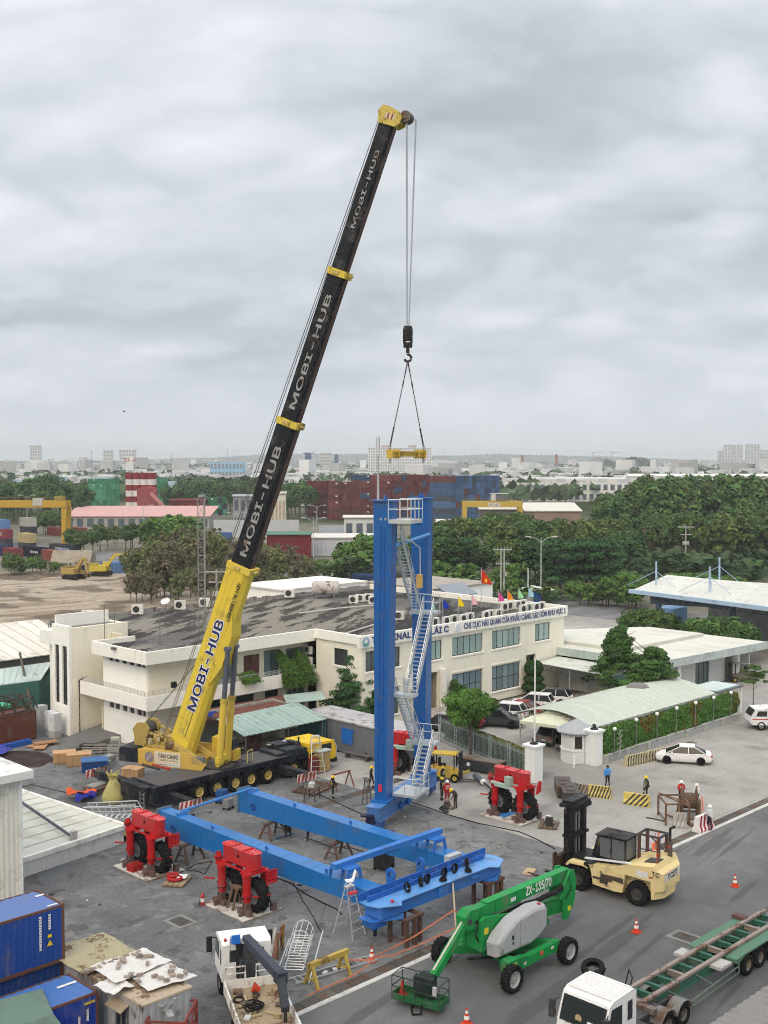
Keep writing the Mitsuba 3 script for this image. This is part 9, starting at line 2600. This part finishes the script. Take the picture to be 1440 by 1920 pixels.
for u, D, L, c, k, lb, z in ((3, 330, 12.2, (.04, .22, .60), 0, 'bright blue container at the far left under the yellow gantry', 5.2), (8, 326, 12.2, (.30, .02, .04), 1, 'crimson container with white lettering at the far left', 2.6), (2, 300, 12.2, (.02, .035, .14), 2, 'dark blue container at the left edge beyond the field', 0), (25, 290, 6.1, (.26, .03, .04), 3, 'red container standing end on beyond the field', 0),
        (52, 318, 6.1, (.52, .40, .12), 4, 'yellow container behind the red one beyond the field', 2.0), (54, 345, 6.1, (.5, .5, .44), 5, 'pale grey container right of the bright blue one', 5.0), (85, 290, 12.2, (.02, .022, .045), 6, 'black container behind the thatched hut', 0), (135, 300, 12.2, (.05, .055, .07), 7, 'dark grey container with pale lettering right of the gantry legs', 0), (100, 284, 6.1, (.30, .06, .035), 8, 'orange red container end behind the thatched hut', 0), (125, 283, 6.1, (.02, .12, .40), 9, 'blue container end behind the excavators', 0), (215, 250, 6.1, (.04, .18, .50), 10, 'bright blue container behind the boom of the right excavator', 0), (122, 375, 12.2, (.22, .035, .03), 11, 'red container row before the pink roofed hall', .0), (150, 378, 12.2, (.25, .04, .03), 12, 'red long container right of the row before the pink hall', 0),
        (317, 280, 6.1, (.30, .17, .10), 13, 'tan container behind the fresh green trees', 3), (422, 330, 6.1, (.02, .13, .42), 14, 'blue container left of the crane boom', 1.5), (565, 330, 12.2, (.28, .035, .035), 15, 'red container by the white fence left of the stacks', 0), (535, 285, 12.2, (.16, .03, .03), 16, 'maroon long container under a green roof beside the boom', 0), (700, 222, 6.1, (.015, .05, .17), 17, 'dark blue container beside the service road left of the blue leg', 0)):
 p = far(u, D)
 c = tuple(np.array(c) * .65 + np.mean(c) * .35)
 m = M(c).box(0, 2.44, 0, L, 0, 2.6)
 for q in np.arange(.3, L, .7):
  m.c(*(np.array(c) * .75)).box(-.04, 0, q, q + .3, .15, 2.4)
 if k in (1, 7):
  m.c(.7, .7, .7).text(('SAMSUNG', 'CARAVAN')[k == 7], (-.05, L * .45, .9), (0, -1, 0), (0, 0, 1), .9, .02, True, 7)
 if k in (6,):
  m.c(.7, .7, .7).text('Germany', (-.05, L * .5, 1.2), (0, -1, 0), (0, 0, 1), .6, .02, True, 4)
 Th('yard_container', lb, 'container', (p[0], p[1], z)).one(m, 'plain')
 if z:
  Th('container_below', 'dark container carrying the ' + lb, 'container', (p[0], p[1], 0)).one(M((.06, .06, .08)).box(.05, 2.4, .05, L - .05, 0, z - .02), 'plain')
def bld(name, label, u0, u1, D, vt, c, roof=None, nx=0, nz=0, depth=.6, wc=(.10, .13, .16), cat='building', mat='plain', vb=None, pitched=False, z0=0., group=None):
 """a building facing the camera between two compass directions, its top reaching row vt"""
 p0, p1 = far(u0, D), far(u1, D)
 W = np.linalg.norm(p1 - p0)
 x = (p1 - p0) / W
 y = np.array([-x[1], x[0]])
 H = zat(vt, D)
 X = np.eye(4)
 X[:2, 0], X[:2, 1], X[:2, 3] = x, y, p0
 dp = W * depth
 if group:
  return Th(name, label, cat, X=X, group=group).one(M(c).box(0, W, 0, dp, z0, H), mat)
 t = Th(name, label, cat, X=X)
 t.p('wall', M(c).box(0, W, 0, dp, z0, H), mat)
 if roof:
  m = M(roof)
  if pitched:
   m.prism([(-.5, 0), (W + .5, 0), (W + .5, .3), (W * .5, pitched), (-.5, .3)], (0, -.5, H), (1, 0, 0), (0, 0, 1), (0, dp + 1, 0))
  else:
   m.slab([(-.4, -.6, H + .1), (W + .4, -.6, H + .1), (W + .4, dp, H + .25 + dp * .12), (-.4, dp, H + .25 + dp * .12)], .25)
  t.p('roof', m, mat)
 for k in range(nz):
  for i in range(nx):
   xx, zz = W * (i + .5) / nx, z0 + (H - z0) * (k + .5) / nz
   w, h_ = W / nx * .3, (H - z0) / nz * .3
   t.p('window', M(wc).box(xx - w, xx + w, -.12, .02, zz - h_, zz + h_), mat)
 return t
# silos, halls, sheds
t = Th('striped_silos', 'group of red and white striped silos left of the crane boom', 'silo')
for i in range(8):
 p = far(243 + 13.5 * (i % 4) + 3 * (i // 4), 505 + 4 * (i // 4))
 m = M()
 for k in range(6):
  m.c(*((.24, .03, .035) if k % 2 else (.70, .68, .66))).cyl((*p, 4 + k * 2.5), (*p, 6.5 + k * 2.5), 1.7, n=16)
 t.p('silo', m.c(.24, .03, .035).cyl((*p, 19), (*p, 19.3), 1.75, n=16).c(.5, .5, .5).cyl((*p, 0), (*p, 4), .9, n=6), 'plain')
p = far(270, 488)
X = XF(p[0], p[1], 0, -45)
t.p('hopper', M((.30, .08, .08)).box(-3, 5, 0, 5, 5, 12).prism([(-3, 12), (5, 12), (4, 13.2), (1, 13.8), (-2, 13.2)], (0, 0, 0), (1, 0, 0), (0, 0, 1), (0, 5, 0)).c(.45, .2, .19).bar((3, -1, 11), (10, -3, 4), 1.3), 'plain', X=X)
bld('pink_hall', 'long hall with pale pink roof behind the feathery thicket', 120, 392, 415, 968, (.34, .33, .32), (.60, .38, .36), 14, 1, .42)
bld('flat_hall', 'dull red flat hall beside the green boxes behind the pink roof', 318, 385, 520, 938, (.16, .035, .035), (.2, .05, .05), 0, 0, .2)
bld('steel_gallery', 'grey steel gallery building left of the boom', 437, 485, 400, 930, (.30, .31, .33), (.40, .42, .43), 4, 2, .3)
bld('white_silos', 'rust streaked white tank block right of the boom', 508, 535, 400, 925, (.62, .60, .54), (.5, .48, .42), 4, 1, .6, (.42, .34, .24))
bld('green_roof_shed', 'maroon shed with a green roof beside the service road', 500, 582, 292, 1002, (.17, .03, .035), (.14, .24, .19), 0, 0, .3)
bld('white_shed', 'white shed with pale roof before the red container stacks', 645, 703, 330, 970, (.60, .62, .60), (.66, .65, .60), 3, 1, .3)
bld('white_shed', 'white block by the yard fence below the red stacks', 560, 700, 300, 1008, (.58, .60, .63), (.68, .67, .64), 18, 1, .25, (.48, .51, .56))
bld('yard_fence', 'pale blue grey sheet fence below the red container stacks', 598, 680, 345, 985, (.42, .46, .52), None, 0, 0, .02, cat='fence')
bld('yard_fence', 'pale grey wall left of the crane boom beyond the thicket', 400, 560, 372, 975, (.48, .50, .53), None, 0, 0, .02, cat='fence')
bld('low_shed', 'white roofed low shed left of the yellow gantry with the safety board', 815, 880, 330, 978, (.12, .12, .12), (.66, .65, .60), 0, 0, .3)
bld('grey_shed', 'grey shed with pale roof under the yellow gantry with the safety board', 900, 1000, 410, 955, (.22, .22, .22), (.62, .60, .56), 0, 0, .3)
bld('grey_shed', 'wide shed with cream roof right of the yellow gantry', 985, 1090, 405, 958, (.30, .22, .18), (.68, .66, .60), 0, 0, .9)
bld('concrete_ruin', 'bare grey brown wall of a building in front of the right wood', 1175, 1245, 292, 990, (.20, .17, .13), None, 3, 1, .4, (.15, .13, .10))
bld('long_white_building', 'long white building with many windows behind the scrub at the right', 945, 1260, 690, 905, (.74, .74, .72), None, 24, 2, .02)
t = Th('white_factory', 'wide white factory with pale roofs behind the long white building', 'building')
for i in range(9):
 p = far(950 + 38 * i, 760)
 t.p('roof', M(tuple(np.array((.72, .72, .71)) * RS.uniform(.9, 1.03))).box(p[0], p[0] + 90, p[1] - 8, p[1] + 4, 0, 13 + RS.uniform(-1, 1.5)), 'plain')
bld('white_factory_wing', 'white roofed hall seen above the trees at the right', 1180, 1480, 720, 893, (.70, .70, .69), (.74, .74, .73), 0, 0, .1)
ap = bld('apartment_block', 'wide white apartment block with many storeys behind the lifting beam', 690, 809, 1200, 839, (.72, .72, .71), None, 26, 13, .3, (.28, .30, .32))
ap.p('roof_house', M((.45, .35, .35)).box(14, 22, 0, 8, zat(839, 1200), zat(835, 1200)).box(42, 50, 0, 8, zat(839, 1200), zat(835, 1200)), 'plain')
for u0, u1, D, vt, c, lb, nx, nz in ((57, 76, 3800, 835, (.52, .52, .51), 'bluish tower on the horizon at the far left', 4, 8), (194, 211, 3600, 844, (.52, .52, .51), 'pale tower on the horizon left of the boom', 3, 5), (224, 253, 3600, 843, (.52, .52, .51), 'wide pale tower on the horizon left of the boom', 5, 5), (568, 590, 2200, 848, (.52, .52, .51), 'grey office block right of the boom near the horizon', 5, 6), (600, 622, 2200, 849, (.52, .52, .51), 'second grey office block right of the boom near the horizon', 5, 6), (394, 456, 1100, 867, (.25, .45, .62), 'light blue office with white roof left of the boom', 9, 3), (1346, 1358, 4200, 845, (.52, .52, .51), 'low left part of the tower group on the right horizon', 2, 12), (1358, 1374, 4150, 834, (.52, .52, .51), 'tall slab of the tower group on the right horizon', 3, 16), (1375, 1392, 4150, 834, (.52, .52, .51), 'second tall slab of the tower group on the right horizon', 3, 16), (1400, 1424, 4150, 833, (.52, .52, .51), 'broad tall tower on the right horizon', 4, 16), (1425, 1440, 4200, 843, (.52, .52, .51), 'tower at the right edge of the picture', 3, 12)):
 bld('far_tower', lb, u0, u1, D, vt, c, None, nx, nz, .5, (.22, .23, .24))
for u, D, v0, v1, w, lb in ((578, 1900, 849, 868, 12, 'tall dark blue billboard on a post right of the boom'), (631, 1900, 852, 868, 7, 'narrow dark blue billboard on a post right of the boom'), (979, 2300, 853, 873, 4, 'narrow dark red billboard tower on the plain, the left one'), (1043, 2300, 852, 872, 5, 'narrow red billboard tower on the plain, the right one')):
 p = far(u, D)
 t = Th('billboard', lb, 'billboard', (*p, 0), -45)
 s_ = D / F
 t.p('board', M((.03, .06, .16) if u < 700 else (.28, .09, .08)).box(-w * s_ / 2, w * s_ / 2, -.6, .6, zat(v1, D), zat(v0, D)), 'plain')
 t.p('post', M((.2, .22, .28)).box(-w * s_ * .1, w * s_ * .1, -.5, .5, 0, zat(v1, D)), 'plain')
p = far(244, 900)
t = Th('billboard', 'white billboard with red lettering above the town left of the boom', 'billboard', (*p, 0), -45)
t.p('board', M((.75, .75, .74)).box(-2.6, 2.6, 0, .4, 17, 28).c(.55, .04, .04).text('33-4', (0, -.02, 23.5), (1, 0, 0), (0, 0, 1), 2.6, .1, True), 'plain')
t.p('post', M((.4, .4, .4)).box(-.4, .4, 0, .4, 0, 17), 'plain')
rs = np.random.RandomState(200)
for i in range(130):
 D = 600 * 4.2 ** rs.rand()
 u = rs.uniform(-30, 700) if i < 100 else rs.uniform(820, 1330)
 if i >= 100:
  D = rs.uniform(1700, 3200)
 w = rs.uniform(9, 20) * F / D
 c = np.array(((.70, .70, .68), (.58, .58, .56), (.62, .60, .54), (.45, .47, .50), (.40, .52, .60), (.42, .28, .22))[rs.randint(6)])
 bld('town_house', 'small pale house in the far town left of the boom' if i < 100 else 'small pale house on the far plain at the right', u, u + w, D, HZ + (HC - rs.uniform(6, 13)) * F / D, tuple(c), depth=.8, group='houses of the far town' if i < 100 else 'houses of the far right plain')
m = M()
for i in range(6500):
 D = 1000 * 6 ** rs.rand()
 p = far(rs.uniform(-100, 1540), D)
 m.c(*(np.array((.62, .63, .63)) * rs.uniform(.55, 1.15)))
 h_ = rs.uniform(5, 12) * (1 + (rs.rand() < .04) * rs.uniform(.5, 1.6))
 m.cbox((p[0], p[1], h_ / 2), (rs.uniform(8, 26), rs.uniform(8, 22), h_), rs.uniform(0, 90))
emit(key_of('distant_town'), m, 'plain')
labels['distant_town'] = {'label': 'hazy mass of small pale houses of the distant town', 'category': 'town', 'kind': 'stuff'}
# gantry cranes
def yard_gantry(u0, u1, D, vt, c, label, text=None, legs=(0, 1)):
 p0, p1 = far(u0, D), far(u1, D)
 W = np.linalg.norm(p1 - p0)
 X = np.eye(4)
 X[:2, 0] = (p1 - p0) / W
 X[:2, 1] = -X[1, 0], X[0, 0]
 X[:2, 3] = p0
 H = zat(vt, D)
 t = Th('yard_gantry', label, 'gantry crane', X=X)
 m = M(c).box(0, W, -.8, .8, H - 2.0, H).box(0, W, 4, 5.2, H - 2.0, H)
 k = t.p('girder', m, 'plain')
 rl = M(tuple(np.array(c) * .8))
 for i in range(int(W / 1.5)):
  rl.box(i * 1.5, i * 1.5 + .08, -.8, -.72, H, H + 1.0)
 t.p('railing', rl.box(0, W, -.8, -.72, H + .95, H + 1.0), 'plain', of=k)
 for e in legs:
  x = (W - 1.4) * e
  for y in (-.6, 4.2):
   t.p('leg', M(c).hexa([(x + a * w, y + b, z) for a in (0, 1) for b in (0, 1.1) for z, w in ((0, 1.0), (H - 2.2, 1.5))]), 'plain')
 if text:
  t.p('board', M((.7, .7, .66)).box(W * .42, W * .62, -.9, -.82, H - 1.7, H - .5).c(.1, .1, .1).text(text, (W * .52, -.92, H - 1.4), (1, 0, 0), (0, 0, 1), .7, .02, True, W * .17), 'plain', of=k)
  t.p('cabin', M((.6, .6, .58)).box(W * .48, W * .55, 0, 3, H + .2, H + 2.6).c(.15, .15, .16).box(W * .55, W * .75, 0, 3, H + .2, H + 2.2).c(.62, .6, .55).box(W * .46, W * .77, -.3, 3.3, H + 2.6, H + 2.8), 'plain')
 else:
  t.p('trolley', M((.5, .5, .47)).box(W * .72, W * .80, -1, 1, H - 1.4, H + .8).c(.35, .28, .1).box(W * .9, W * .97, -.5, 3, H, H + 1.4), 'plain')
 return t
yard_gantry(-95, 124, 345, 939, (.52, .33, .05), 'dull yellow gantry crane spanning the containers at the far left', legs=(1,))
yard_gantry(868, 980, 400, 940, (.54, .38, .08), 'yellow gantry crane with a safety board before the mixed stacks', 'SAFETY FIRST')
def excavator(u, v, rz, c, label, reach):
 t = Th('excavator', label, 'excavator', (*gp(u, v)[:2], .25), rz)
 for y in (-1.1, 1.1):
  t.p('track', M((.03, .028, .026)).prism([(-2, 0), (1.6, 0), (2.1, .5), (1.7, .95), (-1.8, .95), (-2.3, .5)], (0, y - .35, 0), (1, 0, 0), (0, 0, 1), (0, .7, 0)), 'plain')
 k = t.p('house', M(c).box(-2.6, 1.0, -1.35, 1.35, 1.1, 2.3).c(*(np.array(c) * .7)).box(-2.7, -1.0, -1.2, 1.2, 2.3, 2.6), 'plain')
 t.p('cab', M(c).box(0, 1.5, .3, 1.35, 1.1, 3.0).c(.04, .05, .06).box(.1, 1.52, .4, 1.37, 1.9, 2.85), 'plain', of=k)
 t.p('boom', M(c).bar((.8, -.3, 1.8), (2.8, -.3, 4.6), .45, .6).bar((2.8, -.3, 4.6), (2.8 + reach, -.3, 4.3), .4, .5), 'plain')
 t.p('arm', M(c).bar((2.7 + reach, -.3, 4.5), (3.4 + reach, -.3, 1.4), .35, .4), 'plain')
 t.p('bucket', M((.14, .09, .06)).prism([(0, 0), (.9, -.2), (.6, -.9), (0, -.8)], (3.0 + reach, -.8, 1.5), (1, 0, 0), (0, 0, 1), (0, 1.0, 0)), 'plain')
excavator(140, 1088, -75, (.40, .29, .10), 'tan excavator in front of the thatched hut on the earth field', .6)
excavator(192, 1082, -42, (.58, .46, .08), 'bright yellow excavator right of the thatched hut', 2.6)
t = Th('thatched_hut', 'open hut with grey thatched roof at the far edge of the earth field', 'hut', (*gp(138, 1073)[:2], .2), -45)
t.p('roof', M((.30, .26, .20)).prism([(-3.2, 2.2), (3.2, 2.2), (.3, 4.7), (-.3, 4.7)], (-4.4, 0, 0), (0, 1, 0), (0, 0, 1), (8.8, 0, 0)), 'rust')
for x in (-3.8, 0, 3.8):
 for y in (-2.4, 2.4):
  t.p('post', M((.12, .09, .07)).box(x - .1, x + .1, y - .1, y + .1, 0, 2.3), 'plain')
t.p('mud_heap', M((.10, .075, .06)).ball((6, -4, -.2), (5, 2.4, 1.1), 12), 'rust', True)
# lamps, poles, towers
def street_lamp(u, vb, vt, label, arms=2, D=None):
 p = gp(u, vb)[:2] if D is None else far(u, D)
 D = (p[0] + p[1]) * SQ
 H = zat(vt, D)
 t = Th('street_lamp', label, 'street lamp', (*p, 0), -45)
 t.p('pole', M((.48, .50, .50)).cyl((0, 0, 0), (0, 0, H), .12, .07, n=7), 'plain')
 for s_ in (-1, 1)[:arms]:
  t.p('arm', M((.48, .50, .50)).tube([(0, 0, H - .9), (s_ * .9, 0, H - .15), (s_ * 1.9, 0, H + .1)], .05, 5), 'plain')
  t.p('lamp_head', M((.66, .67, .66)).cbox((s_ * 2.3, 0, H + .14), (1.0, .3, .14)), 'plain')
street_lamp(1014, 1128, 1008, 'tall double armed street lamp behind the customs office flags')
street_lamp(588, 1072, 972, 'double armed street lamp beside the service road left of the blue frame')
street_lamp(594, 1000, 948, 'double armed street lamp in front of the red stacks', D=340)
street_lamp(50, 1000, 929, 'double armed street lamp behind the yellow gantry at the far left', D=365)
street_lamp(443, 1000, 962, 'double armed street lamp seen left of the boom', D=350)
street_lamp(268, 1000, 948, 'double armed street lamp before the pink roof', D=330)
t = Th('power_pole', 'grey concrete power pole with cross arms and boxes behind the flags', 'pole', (*gp(942, 1128)[:2], 0), -45)
m = M((.40, .41, .40))
for s_ in (-.28, .28):
 t.p('shaft', M((.40, .41, .40)).cyl((s_, 0, 0), (s_, 0, 9.2), .17, .12, n=8), 'matte')
m.box(-1.6, 1.6, -.1, .1, 9.1, 9.3).box(-1.2, 1.2, -.1, .1, 6.6, 6.75)
for i in range(6):
 m.cyl((-1.5 + i * .6, 0, 9.3), (-1.5 + i * .6, 0, 9.6), .07, n=6).cyl((-1.1 + i * .44, 0, 6.75), (-1.1 + i * .44, 0, 7.05), .07, n=6)
t.p('cross_arm', m.box(.4, .8, -.2, .2, 4.6, 5.3), 'plain')
for u, D, vt, lb in ((1287, 262, 985, 'pale concrete power pole with cross arms in front of the right wood'), (405, 190, 1068, 'grey power pole with cross arms beside the crane boom behind the roof')):
 p = far(u, D)
 H = zat(vt, D)
 t = Th('power_pole', lb, 'pole', (*p, 0), -45)
 t.p('shaft', M((.33, .32, .30)).cyl((0, 0, 0), (0, 0, H), .22, .16, n=8), 'plain')
 t.p('cross_arm', M((.42, .42, .40)).box(-1.8, 1.8, -.1, .1, H - .5, H - .3).box(-1.3, 1.3, -.1, .1, H - 2.2, H - 2.0).cbox((0, 0, H - 4), (1.4, .5, .8)), 'plain')
p = far(709, 330)
t = Th('telecom_mast', 'slender grey telecom mast with antennas behind the upright blue frame', 'mast', (*p, 0), 0)
H = zat(818, 330)
t.p('pole', M((.42, .44, .46)).cyl((0, 0, 0), (0, 0, H - 5), .5, .25, n=10).cyl((0, 0, H - 5), (0, 0, H), .1, n=6), 'plain')
for a in (0, 2.1, 4.2):
 t.p('antenna', M((.60, .62, .63)).box(.5 * math.cos(a) - .13, .5 * math.cos(a) + .13, .5 * math.sin(a) - .13, .5 * math.sin(a) + .13, H - 4.4, H - .3).cbox((.5 * math.cos(a), .5 * math.sin(a), H - 5.5), (.4, .4, .8)), 'plain')
for u, D, vt, lb in ((172, 700, 845, 'thin lattice pylon above the town left of the silos'), (427, 2000, 842, 'thin tower above the blue office on the horizon'), (322, 900, 850, 'thin pole above the town right of the silos'), (1165, 2600, 858, 'thin pole on the right horizon')):
 p = far(u, D)
 Th('thin_tower', lb, 'tower', (*p, 0)).one(M((.30, .32, .35)).cyl((0, 0, 0), (0, 0, zat(vt, D)), D / 2600, D / 5000, n=5), 'plain')
for u, D, vt, lb in ((1112, 3000, 848, 'tiny tower crane on the horizon, the left one'), (1147, 3000, 847, 'tiny tower crane on the horizon, the right one')):
 p = far(u, D)
 H = zat(vt, D)
 t = Th('tower_crane', lb, 'crane', (*p, 0), -45)
 t.p('mast', M((.45, .30, .28)).box(-1, 1, -1, 1, 0, H), 'plain')
 t.p('jib', M((.45, .35, .33)).box(-8, 26, -.7, .7, H - 2, H - .6), 'plain')
# the road side: truck, hut, birds
t = Th('box_truck', 'grey box truck driving on the service road left of the blue frame', 'truck', (*gp(672, 1086)[:2], 0), -60)
t.p('box', M((.34, .32, .31)).box(-3.8, 3.4, -1.2, 1.2, .9, 3.6).c(.12, .10, .10).box(-3.6, 3.2, -1.22, -1.2, 2.2, 3.2), 'plain')
t.p('cab', M((.68, .68, .67)).box(-5.6, -3.9, -1.1, 1.1, .6, 2.8).c(.04, .05, .05).box(-5.62, -4.2, -1.12, 1.12, 1.7, 2.5), 'plain')
for x in (-4.7, 1.6, 2.7):
 t.p('wheel', M(TYRE).cyl((x, -1.2, .5), (x, -.9, .5), .5, n=12).cyl((x, .9, .5), (x, 1.2, .5), .5, n=12), 'rubber')
t = Th('roadside_hut', 'small hut with white roof and blue panel beside the tall street lamp', 'hut', (*gp(1005, 1132)[:2], 0), -45)
t.p('wall', M((.60, .62, .62)).box(-2.4, -.6, -1, 1, 0, 2.8).c(.03, .10, .36).box(-.6, .9, -1, 1, 0, 2.5).c(.20, .07, .05).box(.9, 2.6, -1, 1, 0, 2.1), 'plain')
t.p('roof', M((.70, .70, .66)).hexa([(-.8, y, z) for y in (-1.3, 1.3) for z in (3.0, 3.12)] + [(3.6, y, z) for y in (-1.3, 1.3) for z in (2.2, 2.32)]), 'plain')
t.p('window', M((.2, .26, .28)).box(-2.2, -.9, -1.03, -1, 1.2, 2.2), 'glass')
t.p('pole', M((.7, .7, .7)).cyl((-1.4, 0, 2.8), (-1.4, 0, 6.2), .1, n=6), 'plain')
for u, v, D, lb in ((234, 772, 150, 'small black bird flying left of the crane boom'), (923, 116, 160, 'tiny dark bird high at the right of the crane head'), (880, 451, 170, 'tiny dark bird right of the hoist ropes')):
 p = far(u, D)
 t = Th('bird', lb, 'bird', (*p, zat(v, D) + (960 - v) * 0), -45)
 s_ = .30 if u < 300 else .12
 t.p('body', M((.02, .02, .022)).ball((0, 0, 0), (.5 * s_, .2 * s_, .2 * s_), 8).ball((.55 * s_, 0, .08 * s_), .16 * s_, 6), 'plain')
 for sd in (-1, 1):
  t.p('wing', M((.02, .02, .022)).hexa([(x * s_, y * s_ * sd, z * s_) for x, y, z in ((-.2, .1, .05), (-.2, .1, .1), (.25, .1, .05), (.25, .1, .1), (-.3, 1.1, .35), (-.3, 1.1, .38), (.0, 1.1, .35), (.0, 1.1, .38))]), 'plain')
